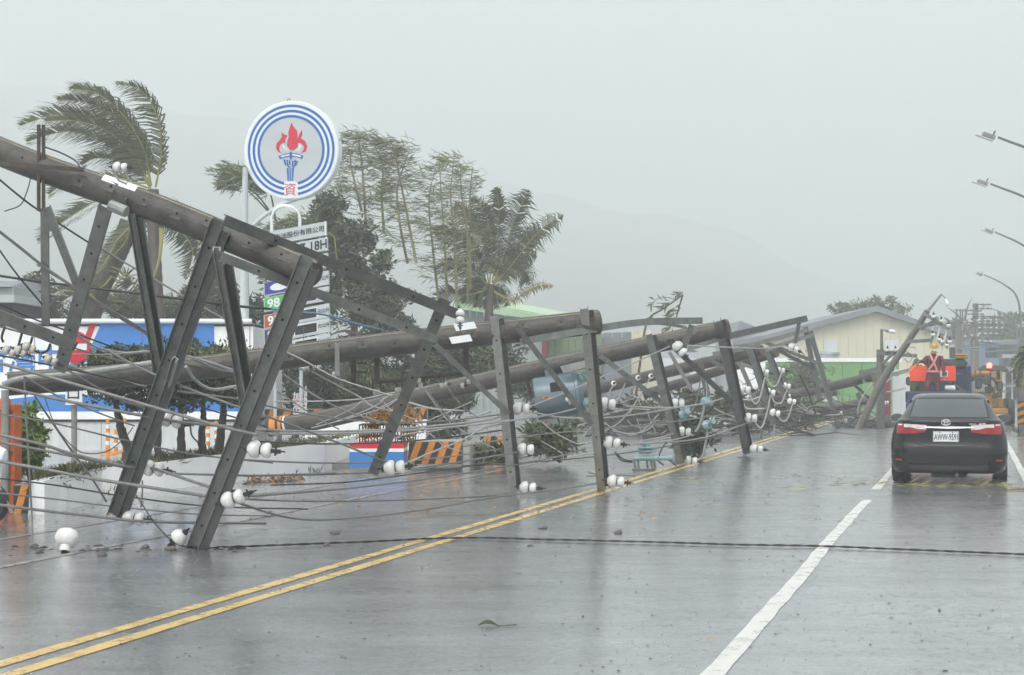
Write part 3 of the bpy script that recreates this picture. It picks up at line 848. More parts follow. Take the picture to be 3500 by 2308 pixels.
for xr, yt_, tm, txt in rows:
    o, tl, tr, hv, W_ = row(xr, yt_, 150, 'sign_grey', 'price_panel')
    t_ = onrow(tl, hv, W_, .012, .43, .04, .92, tm, 'fuel_tag', o)
    onrow(tl, hv, W_, .46, .82, .12, .86, 'sign_white', 'display_frame', o, .005)
    onrow(tl, hv, W_, .475, .805, .17, .81, 'display', 'display', o, .010)
    text_on('lettering', '元/公升', .115, tl + slope * W_ * .91 + hv * .46 + Vector((0, -.008, 0)), slope, upv, 'ink', o, .002, squash=.75)
    if txt: text_on('lettering', txt, .30, tl + slope * W_ * .15 + hv * .48 + Vector((0, -.012, 0)), slope, upv, 'sign_white', t_, .008)
    else:
        a = MB(); c = tl + slope * W_ * .24 + hv * .48 + Vector((0, -.011, 0))
        a.prism([c + slope * (.22 * math.cos(q) ) + upv * (.09 * math.sin(q)) for q in np.linspace(0, 2 * math.pi, 25)[:-1]], (0, .004, 0)); a.build('oval', 'sign_white', t_)
mb = MB()
for x0, x1 in ((722, 1010),):
    top = [P('R5', 715, 330, YP + .3), P('R5', 722, 130, YP + .3), P('R5', 770, 40, YP + .3), P('R5', 870, 12, YP + .3), P('R5', 965, 45, YP + .3), P('R5', 1012, 120, YP + .3), P('R5', 1018, 300, YP + .3)]
    mb.tube(spline(top, 6), .038, 10)
mb.build('hoop', 'chrome', pb, smooth=True)
mb = MB(); 
for x in (735, 1015): mb.tube([(PP(x, 0).x, YP + .3, 0), (PP(x, 0).x, YP + .3, PP(x, 300).z)], .04, 10)
mb.build('post', 'steel_pole', pb, smooth=True)
mb = MB(); mb.tube(spline(PL('R5', [(1330, 300, YP), (1385, 350, YP), (1400, 430, YP), (1410, 540, YP), (1425, 590, YP)]), 6), .012, 6); mb.build('loose_wire', 'rachis', pb)

# ================================================================== red banner flags
for k, (x, y0, y1, lab) in enumerate(((492, 465, 690, 'tall red vertical banner with white characters'), (437, 530, 700, 'shorter red vertical banner with white characters'))):
    Yf = 40.6 + k * .2
    a = P('R6', x, y1, Yf); bn = thing('banner_flag', lab + ' behind the painted pole foot', 'banner', (a.x, Yf, 0), group='red banners')
    x0, x1, z0, z1 = P('R6', x - 20, 0, Yf).x, P('R6', x + 14, 0, Yf).x, P('R6', 0, y1, Yf).z, P('R6', 0, y0, Yf).z
    vs = []; nn = 14
    for i in range(nn + 1):
        t = i / nn; z = z0 + (z1 - z0) * t; sw = .05 * math.sin(t * 7)
        vs += [(x0 - .04 * t, Yf + sw, z - .05), (x1, Yf + sw * .3, z)]
    sh = MB().add(vs, [(2 * i, 2 * i + 1, 2 * i + 3, 2 * i + 2) for i in range(nn)]).build('cloth', 'flag_red', bn)
    MB().tube([(x1 + .01, Yf + .01, 0), (x1 + .01, Yf + .01, z1 + .06)], .015, 8).build('pole', 'sign_white', bn)
    text_on('lettering', '加\n油\n送', .21, ((x0 + x1) / 2, Yf - .07, (z0 + z1) / 2), (1, 0, 0), (0, 0, 1), 'sign_white', sh, .006)

# ================================================================== pruned trees in the planter
def trunk_path(mb, pts, r0, r1, n=9):
    q = spline(pts, 5)
    mb.tube([p + Vector((random.uniform(-.012, .012), random.uniform(-.012, .012), 0)) for p in q], [r0, r1], n)
spots = [('twisted dark trunk leaning away, leftmost planter tree', [('R4', 900, 790, 26.2), ('R4', 915, 700, 26.2), ('R4', 870, 570, 26.2), ('R4', 850, 480, 26.2), ('R4', 830, 400, 26.2)], .085, 845),
         ('planter tree with thin straight trunk between the crossarms', [('R4', 1135, 790, 26.0), ('R4', 1125, 650, 26), ('R4', 1140, 480, 26), ('R4', 1130, 380, 26)], .06, 1090),
         ('planter tree with stout trunk right of the hanging crossarm', [('R4', 1290, 780, 26.3), ('R4', 1295, 650, 26.3), ('R4', 1290, 560, 26.3), ('R4', 1300, 400, 26.3)], .075, 1290),
         ('planter tree with slanting trunk, second from the petrol price board', [('R4', 1445, 755, 27.4), ('R4', 1445, 600, 27.4), ('R4', 1455, 470, 27.4), ('R4', 1450, 380, 27.4)], .07, 1450),
         ('planter tree with thick reddish trunk, last before the banner flags', [('R4', 1560, 740, 28.8), ('R4', 1580, 600, 28.8), ('R4', 1595, 450, 28.8), ('R4', 1600, 370, 28.8)], .085, 1640)]
for lab, pts, rr, cxz in spots:
    q = [P(*p) for p in pts]
    t = thing('planter_tree', lab, 'tree', q[0], group='pruned trees in the long white planter')
    mb = MB(); trunk_path(mb, q, rr, rr * .55); mb.build('trunk', 'bark_dark', t, smooth=True)
    br = branches(q[-1], [tuple(P('R4', cxz + random.uniform(-120, 120), random.uniform(60, 300), q[-1].y + random.uniform(-.6, .6))) for _ in range(9)], .035, .008)
    br.build('limb', 'bark_dark', t)
    ch = []
    c = P('R4', cxz, 175, q[-1].y)
    for _ in range(1):
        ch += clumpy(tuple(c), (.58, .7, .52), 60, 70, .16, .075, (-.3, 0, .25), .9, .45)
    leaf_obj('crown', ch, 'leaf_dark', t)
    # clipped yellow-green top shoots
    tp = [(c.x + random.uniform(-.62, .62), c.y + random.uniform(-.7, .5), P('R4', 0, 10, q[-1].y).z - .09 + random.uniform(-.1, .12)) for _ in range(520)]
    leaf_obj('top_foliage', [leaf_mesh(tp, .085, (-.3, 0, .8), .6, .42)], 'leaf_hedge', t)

# ================================================================== palms
def frond(fm, rm_, path, leaf_len, n, wind=Vector((-1, 0, -.1)), windy=.9, sides=(1, -1), w_=.045, droop=.25, rr=.035):
    q = spline([Vector(p) for p in path], 10); m_ = len(q)
    rm_.tube(q, [rr, .006], 5)
    vs = fm.v; fs = fm.f
    for i in range(n):
        t = (i + .5) / n; k = t * (m_ - 1); a = int(k); p = q[a].lerp(q[min(a + 1, m_ - 1)], k - a)
        if t < .08: continue
        d = (q[min(a + 1, m_ - 1)] - q[max(a - 1, 0)]).normalized()
        L = leaf_len * (math.sin(math.pi * min(1, .12 + t * .9)) ** .5) * random.uniform(.62, 1.18)
        if random.random() < .1: continue
        for s in sides:
            side = d.cross(Vector((random.uniform(-.15, .15), 1, random.uniform(-.1, .1)))).normalized() * s
            side.y += random.uniform(-.45, .45)
            v1 = (side * .75 + d * .55 + wind * windy * .5).normalized()
            v2 = (v1 * .6 + wind * windy + Vector((0, 0, -droop)) + Vector((random.gauss(0, .17), random.gauss(0, .17), random.gauss(0, .17)))).normalized()
            nrm = v1.cross(Vector((0, 1, 0)));
            wv = (d * .7 + nrm.normalized() * .3).normalized() * w_ * random.uniform(.7, 1.2)
            p1 = p + v1 * L * .45; p2 = p1 + v2 * L * .55
            o = len(vs)
            vs += [tuple(p - wv * .5), tuple(p + wv * .5), tuple(p1 + wv * .45), tuple(p1 - wv * .45), tuple(p2)]
            fs += [(o, o + 1, o + 2, o + 3), (o + 3, o + 2, o + 4)]
def palm(label, trunks, fronds, Y, loc, wind=Vector((-1, 0, -.1)), windy=.9, trunk_r=(.2, .15), dry=(), rach=.03):
    t = thing('palm_tree', label, 'palm tree', loc, group='coconut palms bent by the wind')
    for tp in trunks:
        mb = MB(); q = spline([P(*p) for p in tp], 8)
        rs_ = [trunk_r[0] + (trunk_r[1] - trunk_r[0]) * i / (len(q) - 1) + .012 * (i % 2) for i in range(len(q))]
        mb.tube(q, rs_, 12); mb.build('trunk', 'bark', t, smooth=True)
    for k, (fr, pts, L, n) in enumerate(fronds):
        fm, rm_ = MB(), MB()
        dz = random.uniform(-.8, .8)
        path = [P(fr, x, y, Y + dz * (i / (len(pts) - 1))) for i, (x, y) in enumerate(pts)]
        frond(fm, rm_, path, L, int(n * 1.45), wind, windy, rr=rach)
        f = fm.build('frond', 'palm_dry' if k in dry else 'palm_leaf', t); rm_.build('rachis', 'rachis', f)
    return t
YPm = 48
F1 = [('R1', [(1350, 1010), (1290, 700), (1120, 400), (880, 190), (600, 135)], 1.05, 95),
      ('R1', [(1390, 1020), (1440, 700), (1400, 380), (1250, 150), (1000, 95)], .75, 70),
      ('R1', [(1340, 1000), (1130, 650), (850, 430), (520, 370), (150, 480)], 1.05, 85),
      ('R1', [(1345, 1010), (1180, 780), (930, 620), (640, 520), (400, 560), (230, 620)], .8, 75),
      ('R1', [(1345, 1030), (1250, 900), (1080, 790), (860, 760), (720, 830)], .8, 60),
      ('R1', [(1330, 1030), (1050, 940), (760, 960), (560, 1000), (430, 1090)], .7, 55),
      ('R1', [(1320, 1060), (1000, 1080), (760, 1200), (520, 1360), (330, 1510)], .7, 55),
      ('R1', [(1345, 1000), (1250, 640), (1020, 380), (740, 260), (500, 240)], 1.0, 85),
      ('R1', [(1345, 1005), (1200, 740), (960, 520), (680, 430), (380, 430)], 1.0, 80),
      ('R3', [(1330, 60), (1180, 180), (1040, 330), (960, 480), (860, 620)], .5, 40)]
palm('tall coconut palm with fronds streaming left above the near pole', [[('R3', 1410, 1150, YPm), ('R3', 1400, 900, YPm), ('R3', 1385, 500, YPm), ('R3', 1370, 180, YPm), ('R1', 1370, 1040, YPm)]], F1, YPm, (P('R3', 1410, 0, YPm).x, YPm, 0))
pt = bpy.data.objects['palm_tree']
mb = MB(); mb.tube(spline(PL('R3', [(1440, 210, YPm - .3), (1440, 330, YPm - .3), (1420, 500, YPm - .3), (1375, 640, YPm - .3)]), 5), [.07, .03], 7); mb.build('broken_frond_stalk', 'rachis', pt)
F2 = [('R3', [(1160, 200), (1120, 330), (1010, 460), (900, 570), (830, 690)], .45, 40),
      ('R3', [(1170, 160), (1080, 260), (1000, 380), (960, 520), (940, 600)], .45, 35),
      ('R3', [(1180, 150), (1350, 120), (1600, 230), (1720, 420), (1650, 690)], .7, 50),
      ('R3', [(1180, 150), (1380, 60), (1640, 120), (1760, 300), (1750, 470)], .7, 50),
      ('R3', [(1000, 640), (900, 740), (700, 780), (560, 760), (470, 800)], .6, 40),
      ('R3', [(1000, 760), (1120, 620), (1180, 700), (1240, 820), (1180, 900)], .6, 40),
      ('R3', [(900, 900), (800, 800), (660, 800), (540, 880), (480, 960)], .6, 40)]
palm('leaning coconut palm with broken hanging fronds left of the tall one', [[('R3', 780, 1050, YPm + 2), ('R3', 870, 780, YPm + 2), ('R3', 980, 560, YPm + 2), ('R3', 1080, 360, YPm + 2), ('R3', 1160, 150, YPm + 2)]], F2, YPm + 1, (P('R3', 780, 0, YPm + 2).x, YPm + 2, 0), trunk_r=(.34, .28))
YQ = 62
F3 = [('S8', [(680, 1250), (720, 1000), (735, 750), (735, 600), (715, 450)], .75, 60),
      ('S8', [(690, 1250), (780, 1000), (850, 770), (920, 610), (980, 470)], .85, 55),
      ('S8', [(700, 1260), (850, 1090), (980, 920), (1120, 780), (1280, 680)], .8, 55),
      ('S8', [(660, 1250), (680, 950), (650, 760), (600, 640), (510, 540)], .8, 60),
      ('S8', [(650, 1250), (620, 1000), (560, 800), (470, 680), (360, 600)], .9, 60),
      ('S8', [(640, 1260), (560, 1050), (460, 920), (330, 840), (200, 800)], .9, 60),
      ('S8', [(680, 1270), (800, 1150), (900, 1120), (970, 1170), (1000, 1260)], .8, 45),
      ('S8', [(650, 1280), (560, 1180), (450, 1120), (330, 1090), (200, 1150)], .9, 55),
      ('S8', [(690, 1320), (850, 1390), (960, 1320), (1080, 1270), (1195, 1275)], .35, 35),
      ('S8', [(640, 1290), (560, 1330), (420, 1350), (300, 1330), (180, 1400)], .9, 45),
      ('S8', [(670, 1260), (610, 1290), (570, 1360), (560, 1450)], .6, 40), ('S8', [(680, 1260), (700, 1300), (720, 1370), (725, 1470)], .55, 40), ('S8', [(670, 1260), (650, 1310), (640, 1390), (640, 1480)], .5, 40), ('S8', [(690, 1265), (760, 1290), (800, 1350), (815, 1440)], .55, 40), ('S8', [(660, 1255), (560, 1250), (490, 1310), (460, 1420)], .7, 44),
      ('S8', [(690, 1250), (830, 1010), (960, 860), (1090, 800)], .7, 46), ('S8', [(690, 1255), (800, 1120), (930, 1030), (1050, 1010)], .7, 44)]
palm('coconut palm with spiky upright fronds behind the green-roofed shed', [[('S8', 640, 1900, YQ), ('S8', 650, 1600, YQ), ('S8', 670, 1260, YQ)]], F3, YQ, (P('S8', 640, 0, YQ).x, YQ, 0), wind=Vector((-.5, 0, -.35)), windy=.55, trunk_r=(.16, .13), dry=(8, 4))

# ================================================================== bamboo and trees behind the price board
def bamboo(label, culms, Y, loc, leaf=.34, per=70, m='leaf_bamboo'):
    t = thing('bamboo_clump', label, 'bamboo', loc, group='wind-torn bamboo behind the petrol station')
    ch = []
    for fr, pts in culms:
        q = spline([P(fr, x, y, Y + random.uniform(-.5, .5)) for x, y in pts], 10)
        MB().tube(q, [.05, .012], 6).build('culm', 'culm', t, smooth=True)
        for i in range(int(len(q) * .12), len(q)):
            if random.random() < .58:
                f = i / len(q)
                for s in range(2):
                    L = random.uniform(.35, 1.25) * (1.15 - .45 * f)
                    dr = Vector((random.choice((-1, -1, .8)), random.uniform(-.5, .5), random.uniform(-.1, .5))).normalized()
                    tip = q[i] + dr * L
                    MB_tw.tube([q[i], tip], [.012, .005], 4)
                    pp = [tuple(q[i].lerp(tip, random.uniform(.2, 1.05)) + Vector((random.gauss(0, .09), random.gauss(0, .12), random.gauss(0, .09)))) for _ in range(int(per * .2))]
                    ch.append(leaf_mesh(pp, leaf, (-1.1, 0, .05), .40, .10, .4))
    MB_tw.build('twig', 'culm', t); MB_tw.__init__()
    leaf_obj('foliage', ch, m, t)
MB_tw = MB()
YBm = 60
bamboo('tallest bamboo clump rising just beside the round sign', [
    ('R2', [(1440, 1250), (1420, 900), (1400, 650), (1380, 480), (1440, 430)]), ('R2', [(1400, 1100), (1340, 850), (1300, 640), (1330, 480)]),
    ('R2', [(1890, 1568), (1800, 1100), (1730, 750), (1680, 520), (1610, 470)]), ('R2', [(1810, 1568), (1740, 1200), (1720, 900), (1800, 640), (1830, 540)]),
    ('R2', [(1600, 1300), (1580, 950), (1590, 700), (1520, 520)])], YBm, (P('R2', 1600, 0, YBm).x, YBm, 0))
bamboo('slender bamboo clump standing left of the spiky palm', [
    ('S8', [(310, 1400), (290, 900), (260, 520), (245, 180)]), ('S8', [(390, 1400), (370, 900), (340, 520), (370, 190)]),
    ('S8', [(480, 1400), (480, 900), (430, 520), (420, 260)]), ('S8', [(500, 1300), (500, 800), (500, 500), (520, 300)]), ('S8', [(240, 1400), (190, 950), (160, 560), (215, 300)])], YBm + 1, (P('S8', 380, 0, YBm).x, YBm + 1, 0))
def tree(name, label, loc, trunk, tips, blobs, m, group=None, leaf=.2, r0=.16, wind=WIND, jit=.8, width=.3):
    t = thing(name, label, 'tree', loc, group=group)
    mb = MB(); q = [P(*p) for p in trunk]; trunk_path(mb, q, r0, r0 * .5); mb.build('trunk', 'bark', t, smooth=True)
    branches(q[-1], [tuple(P(*p)) for p in tips], r0 * .4, .015).build('limb', 'bark', t)
    ch = []
    for fr, x, y, Y, rx, rz, nc, per in blobs:
        ch += clumpy(tuple(P(fr, x, y, Y)), (rx, rx * .9, rz), nc, per, .34, leaf, wind, jit, width)
    leaf_obj('crown', ch, m, t)
    return t
YT = 56
tree('casuarina_tree', 'dense dark green tree filling the space behind the price board', (P('D', 800, 0, YT).x, YT, 0), [('D', 830, 960, YT), ('D', 825, 800, YT), ('D', 810, 640, YT)],
     [('D', x, y, YT) for x, y in ((720, 520), (780, 460), (850, 560), (900, 620), (760, 640))],
     [('D', 775, 530, YT, 1.0, 1.1, 30, 80), ('D', 720, 590, YT, 1.0, 1.0, 24, 90), ('D', 840, 600, YT, 1.2, 1.1, 36, 95), ('D', 820, 700, YT, 1.9, 1.1, 54, 95), ('D', 690, 680, YT, 1.2, 1.2, 30, 90), ('D', 880, 680, YT, .9, .8, 24, 90), ('D', 770, 480, YT, .6, .5, 10, 60)], 'leaf', None, .2)
tree('casuarina_tree', 'lower dark tree mass under the near pole tip', (P('D', 900, 0, YT - 4).x, YT - 4, 0), [('D', 790, 960, YT - 4), ('D', 800, 860, YT - 4), ('D', 830, 780, YT - 4)],
     [('D', x, y, YT - 4) for x, y in ((760, 780), (900, 760), (970, 800), (1050, 820))],
     [('D', 880, 800, YT - 4, 1.6, 1.1, 44, 90), ('D', 740, 850, YT - 4, 1.2, 1.0, 34, 90), ('D', 1000, 860, YT - 4, 1.4, .8, 36, 90), ('D', 860, 890, YT - 4, 1.8, .6, 36, 90), ('D', 560, 760, YT - 4, 1.4, .9, 30, 85), ('D', 640, 730, YT - 4, 1.0, 1.1, 24, 85)], 'leaf_dark', None, .2)
tree('windswept_tree', 'wispy tree with one branch blown out left of the round sign', (P('D', 700, 0, YT + 3).x, YT + 3, 0), [('D', 730, 800, YT + 3), ('D', 690, 600, YT + 3), ('D', 640, 510, YT + 3)],
     [('D', 560, 430, YT + 3), ('D', 610, 400, YT + 3), ('D', 530, 420, YT + 3)],
     [('D', 545, 412, YT + 3, .6, .35, 16, 55), ('D', 595, 425, YT + 3, .6, .5, 16, 55), ('D', 620, 560, YT + 3, .7, .6, 16, 60), ('D', 690, 545, YT + 3, .7, .6, 16, 60)], 'leaf_bamboo', None, .3, .09, jit=.4, width=.16)
tree('garden_tree', 'green tree behind the left house and the orange post', (P('D', 60, 0, 56).x, 56, 0), [('D', 75, 900, 56), ('D', 80, 780, 56), ('D', 85, 700, 56)], [('D', x, y, 56) for x, y in ((60, 700), (95, 670), (110, 720))],
     [('D', 70, 700, 56, .75, .7, 22, 75), ('D', 92, 660, 56, .45, .4, 12, 70), ('D', 60, 735, 56, .9, .5, 18, 70), ('D', 120, 740, 56, .7, .4, 12, 60)], 'leaf', None, .2)
tree('garden_tree', 'low mass of palm scrub behind the kiosk roof edge', (P('D', 330, 0, 54).x, 54, 0), [('D', 330, 900, 54), ('D', 330, 800, 54), ('D', 330, 740, 54)], [('D', x, y, 54) for x, y in ((260, 720), (380, 700), (420, 730))],
     [('D', 260, 715, 54, 1.2, .6, 24, 70), ('D', 360, 715, 54, 1.3, .55, 24, 70), ('D', 470, 720, 54, 1.2, .7, 22, 70), ('D', 500, 680, 54, .6, .9, 16, 70)], 'leaf_pale', None, .3, .12, jit=.6, width=.14)
tree('garden_tree', 'bushy tree standing before the pale shed wall', (P('R6', 1980, 0, 50).x, 50, 0), [('R6', 1980, 520, 50), ('R6', 1990, 380, 50), ('R6', 1990, 260, 50)], [('R6', x, y, 50) for x, y in ((1900, 200), (2060, 180), (2100, 260))],
     [('R6', 1960, 190, 50, .7, .5, 26, 70), ('R6', 2060, 230, 50, .6, .5, 22, 70), ('R6', 1850, 250, 50, .6, .45, 18, 70), ('R6', 1780, 150, 50, .5, .5, 14, 70)], 'leaf', None, .2)
tree('garden_tree', 'thin shrubby tree left of the transformer', (P('R7', 300, 0, 52).x, 52, 0), [('R7', 300, 900, 52), ('R7', 290, 720, 52), ('R7', 300, 560, 52)], [('R7', x, y, 52) for x, y in ((260, 440), (320, 480), (370, 500))],
     [('R7', 290, 530, 52, .45, .7, 20, 40), ('R7', 420, 720, 52, .8, .6, 20, 50), ('R7', 330, 700, 52, .5, .6, 14, 50)], 'leaf', None, .17, .06)
# dark undergrowth along the lot behind the poles: each shrub its own
for k, (x, y, rx, rz, m, lab) in enumerate(((1120, 470, .9, .5, 'leaf_hedge', 'yellow-green spiky shrub above the painted pole foot'), (640, 540, 1.0, .6, 'leaf_dark', 'dark shrub behind the red banners'),
                               (950, 560, 1.1, .6, 'leaf_dark', 'dark shrub between the banners and the plant tray'), (1750, 560, 1.0, .5, 'leaf', 'shrub beyond the striped barrier under the second pole'))):
    Yk = 44 + k * .7
    t = thing('shrub', lab, 'shrub', (P('R6', x, 0, Yk).x, Yk, 0), group='shrubs along the forecourt')
    c = P('R6', x, y, Yk)
    ch = clumpy(tuple(c), (rx, .6, rz), 26, 70, .22, .24, (-.5, 0, .5), .6, .16)
    ch += clumpy((c.x, c.y, c.z * .4), (rx, .6, max(.3, c.z * .45)), 16, 60, .22, .22, (-.4, 0, .4), .7, .2)
    leaf_obj('foliage', ch, m, t)
    branches(Vector((c.x, c.y, 0)), [(c.x + random.uniform(-rx, rx), c.y, c.z + random.uniform(-.3, .3)) for _ in range(7)], .04, .01).build('stem', 'bark', t)
# trunk seen through the shrubs
mb = MB(); mb.tube(spline(PL('R6', [(800, 620, 45), (815, 480, 45), (835, 350, 45), (845, 240, 45)]) , 4), [.16, .12], 9)
o = mb.build('tree_trunk', 'bark', None, smooth=True); tag(o, 'bare brown trunk rising behind the red banners', 'trunk')

# ================================================================== sheds and halls
YH = 70
def panels(root, fr, x0, x1, top, bot, n, Y, m, name='wall_panel', th=.06, gap=.012):
    for i in range(n):
        a, b = i / n, (i + 1) / n
        xa, xb = x0 + (x1 - x0) * a, x0 + (x1 - x0) * b
        ta, tb = top[0] + (top[1] - top[0]) * a, top[0] + (top[1] - top[0]) * b
        pa, pb_ = P(fr, xa, ta, Y), P(fr, xb, tb, Y); zb = 0 if bot is None else P(fr, 0, bot, Y).z
        pa.x += gap; pb_.x -= gap
        MB().prism([Vector((pa.x, Y, zb)), Vector((pb_.x, Y, zb)), pb_, pa], (0, th + .02 * (i % 2), 0)).build(name, m, root)
sh = thing('metal_shed', 'pale corrugated metal shed with mint green sloping roof', 'shed', (P('R7', 300, 0, YH).x, YH, 0))
panels(sh, 'R7', -80, 520, (210, 260), None, 13, YH, 'shed_wall')
MB().prism([P('R7', -90, 140, YH - .5), P('R7', 60, 130, YH + 4), P('R7', 700, 245, YH + 4), P('R7', 560, 262, YH - .5)], (0, 0, .05)).build('roof', 'shed_roof_green', sh)
MB().prism([P('R7', -90, 142, YH - .5), P('R7', 560, 263, YH - .5), P('R7', 555, 275, YH - .5), P('R7', 400, 272, YH - .5), P('R7', -85, 205, YH - .5)], (0, .12, 0)).build('fascia', 'shed_roof_green', sh)
MB().box(P('R7', -60, 0, YH).x, P('R7', 520, 0, YH).x, YH + .1, YH + 9, 0, P('R7', 0, 260, YH).z).build('shell', 'shed_wall', sh)
MB().box(P('R7', 494, 0, YH).x, P('R7', 530, 0, YH).x, YH - .3, YH - .05, 0, P('R7', 0, 420, YH).z).build('maroon_column', 'maroon', sh)
s2 = thing('metal_shed', 'olive green corrugated shed wing with dark openings behind the transformer pole', 'shed', (P('R7', 700, 0, YH + 2).x, YH + 2, 0))
panels(s2, 'R7', 535, 900, (380, 372), None, 8, YH + 2, 'shed_wall_green')
panels(s2, 'R7', 900, 1095, (370, 362), None, 3, YH + 2.2, 'roof_grey', 'grey_panel')
MB().box(P('R7', 535, 0, YH).x, P('R7', 1095, 0, YH).x, YH + 2.4, YH + 9, 0, P('R7', 0, 390, YH).z).build('shell', 'roof_grey', s2)
s3 = thing('garage', 'cream rendered house corner with stepped parapet past the green shed', 'house', (P('R7', 1150, 0, YH + 6).x, YH + 6, 0))
MB().box(P('R7', 1095, 0, YH + 6).x, P('R7', 1260, 0, YH + 6).x, YH + 6, YH + 11, 0, P('R7', 0, 375, YH + 6).z).build('wall', 'cream_clad', s3)
MB().box(P('R7', 1150, 0, YH + 6).x, P('R7', 1230, 0, YH + 6).x, YH + 6.1, YH + 10.9, P('R7', 0, 376, YH + 6).z, P('R7', 0, 352, YH + 6).z).build('parapet', 'cream_clad', s3)
YH2 = 100
# small pale sheds between the poles and the big hall
for k, (fr, x0, x1, ya, yp, yb, lab) in enumerate((('R8', 660, 1060, 480, 330, 560, 'distant pale grey gabled shed right of the third pole tip'), ('R8', -60, 420, 560, 520, 700, 'distant low white shed behind the tangled arms'))):
    Yk = 112 + 6 * k
    hs = thing('distant_shed', lab, 'shed', (P(fr, (x0 + x1) / 2, 0, Yk).x, Yk, 0))
    a, b, c = P(fr, x0, ya, Yk), P(fr, x1, ya, Yk), P(fr, x0 + (x1 - x0) * .2, yp, Yk)
    MB().box(a.x, b.x, Yk, Yk + 8, 0, a.z).build('wall', 'far_wall', hs)
    MB().prism([a, b, P(fr, x1 - 40, (ya + yp) / 2 + 30, Yk), c], (0, 8, 0)).build('roof', 'roof_grey', hs)
    for j in range(4):
        x = a.x + (b.x - a.x) * (.15 + .22 * j); MB().box(x, x + 1.1, Yk - .05, Yk - .01, a.z - 1.6, a.z - .5).build('window', 'window_white', hs)
YH = 98
hall = thing('warehouse', 'large cream gabled warehouse with grey roof and white shutters', 'warehouse', (P('S2', 700, 0, YH).x, YH, 0))
el, ap, er = P('S2', -260, 640, YH), P('S2', 868, 345, YH), P('S2', 1620, 605, YH)
n = 22
for i in range(n):
    a, b = i / n, (i + 1) / n
    def topz(t):
        x = el.x + (er.x - el.x) * t
        return x, (el.z + (ap.z - el.z) * (x - el.x) / (ap.x - el.x)) if x < ap.x else (ap.z + (er.z - ap.z) * (x - ap.x) / (er.x - ap.x))
    xa, za = topz(a); xb, zb = topz(b)
    MB().prism([(xa + .006, YH, 0), (xb - .006, YH, 0), (xb - .006, YH, zb), (xa + .006, YH, za)], (0, .10 + .005 * (i % 2), 0)).build('wall_panel', 'cream_clad', hall)
MB().prism([(el.x, YH + .12, 0), (er.x, YH + .12, 0), (er.x, YH + .12, er.z - .1), (ap.x, YH + .12, ap.z - .1), (el.x, YH + .12, el.z - .1)], (0, 20, 0)).build('shell', 'cream_clad', hall)
e = Vector((0, -.5, 0)); up = Vector((0, 0, .32))
for a, b, nm in ((el, ap, 'roof_slope'), (ap, er, 'roof_slope')):
    MB().prism([a + e, b + e, b + e + up, a + e + up], (0, 21, 0)).build(nm, 'roof_grey', hall)
for x0, x1, y0, y1 in ((345, 480, 635, 755), (960, 1105, 630, 745)):
    a, b = P('S2', x0, y1, YH), P('S2', x1, y0, YH)
    wd = MB().box(a.x, b.x, YH - .08, YH - .004, a.z, b.z).build('shutter', 'window_white', hall)
    MB().box(a.x - .1, b.x + .1, YH - .14, YH - .01, a.z - .12, a.z - .01).build('sill', 'concrete', wd)
YG = 88
gw = thing('green_wall', 'light green painted boundary wall with white coping before the warehouse', 'wall', (P('T7', 700, 0, YG).x, YG, 0))
gx0, gx1 = P('T7', 75, 0, YG).x, P('T7', 2050, 0, YG).x; gz = P('T7', 0, 378, YG).z
n = 7
for i in range(n):
    a, b = gx0 + (gx1 - gx0) * i / n, gx0 + (gx1 - gx0) * (i + 1) / n
    MB().box(a + .015, b - .015, YG, YG + .2 + .01 * (i % 2), 0, gz).build('wall_panel', 'hall_green', gw)
MB().box(gx0 - .1, gx1 + .1, YG - .06, YG + .3, gz + .004, gz + .2).build('coping', 'white_wall', gw)
MB().box(gx0 - 1.6, gx0 - .02, YG - .02, YG + .4, 0, gz).build('white_pier', 'white_wall', gw)
a, b = P('T7', 880, 965, YG), P('T7', 1125, 755, YG)
gr = MB().box(a.x, b.x, YG - .1, YG - .05, a.z, b.z).build('louvre_frame', 'window_white', gw)
for i in range(9):
    x = a.x + (b.x - a.x) * (i + .5) / 9; MB().box(x - .11, x + .06, YG - .14, YG - .104, a.z + .3, b.z - .15).build('louvre_slot', 'dark_opening', gr)
tk = thing('water_tank', 'stainless water tank pair on the green wall by the warehouse', 'tank', P('T7', 970, 350, YG + 3))
for i, x in enumerate((940, 1000)):
    c = P('T7', x, 352, YG + 3); h_ = P('T7', x, 245, YG + 3).z - c.z; r = .42
    prof = [(r * .96, 0)]
    for k in range(5): prof += [(r, h_ * (.04 + k * .19)), (r * 1.04, h_ * (.1 + k * .19)), (r, h_ * (.16 + k * .19))]
    prof += [(r * .4, h_ * 1.08), (.03, h_ * 1.12)]
    MB().lathe(prof, c, (0, 0, 1), 18).build('tank', 'tank_steel', tk, smooth=True)
MB().box(P('T7', 690, 0, YG + 3).x, P('T7', 1040, 0, YG + 3).x, YG + 2.2, YG + 4, 0, P('T7', 0, 352, YG + 3).z).build('roof_slab', 'concrete', tk)
tree('hall_tree', 'tree top showing above the warehouse ridge', (P('S2', 850, 0, YH + 24).x, YH + 24, 0), [('S2', 860, 1000, YH + 24), ('S2', 860, 600, YH + 24), ('S2', 860, 380, YH + 24)], [('S2', x, y, YH + 24) for x, y in ((700, 320), (860, 280), (1000, 320))],
     [('S2', 720, 330, YH + 24, 2.2, .7, 24, 30), ('S2', 870, 295, YH + 24, 2.0, .8, 26, 30), ('S2', 1010, 330, YH + 24, 1.8, .6, 20, 30), ('S2', 620, 345, YH + 24, .9, .4, 10, 26)], 'leaf_pale', None, .3, .2, jit=.6)
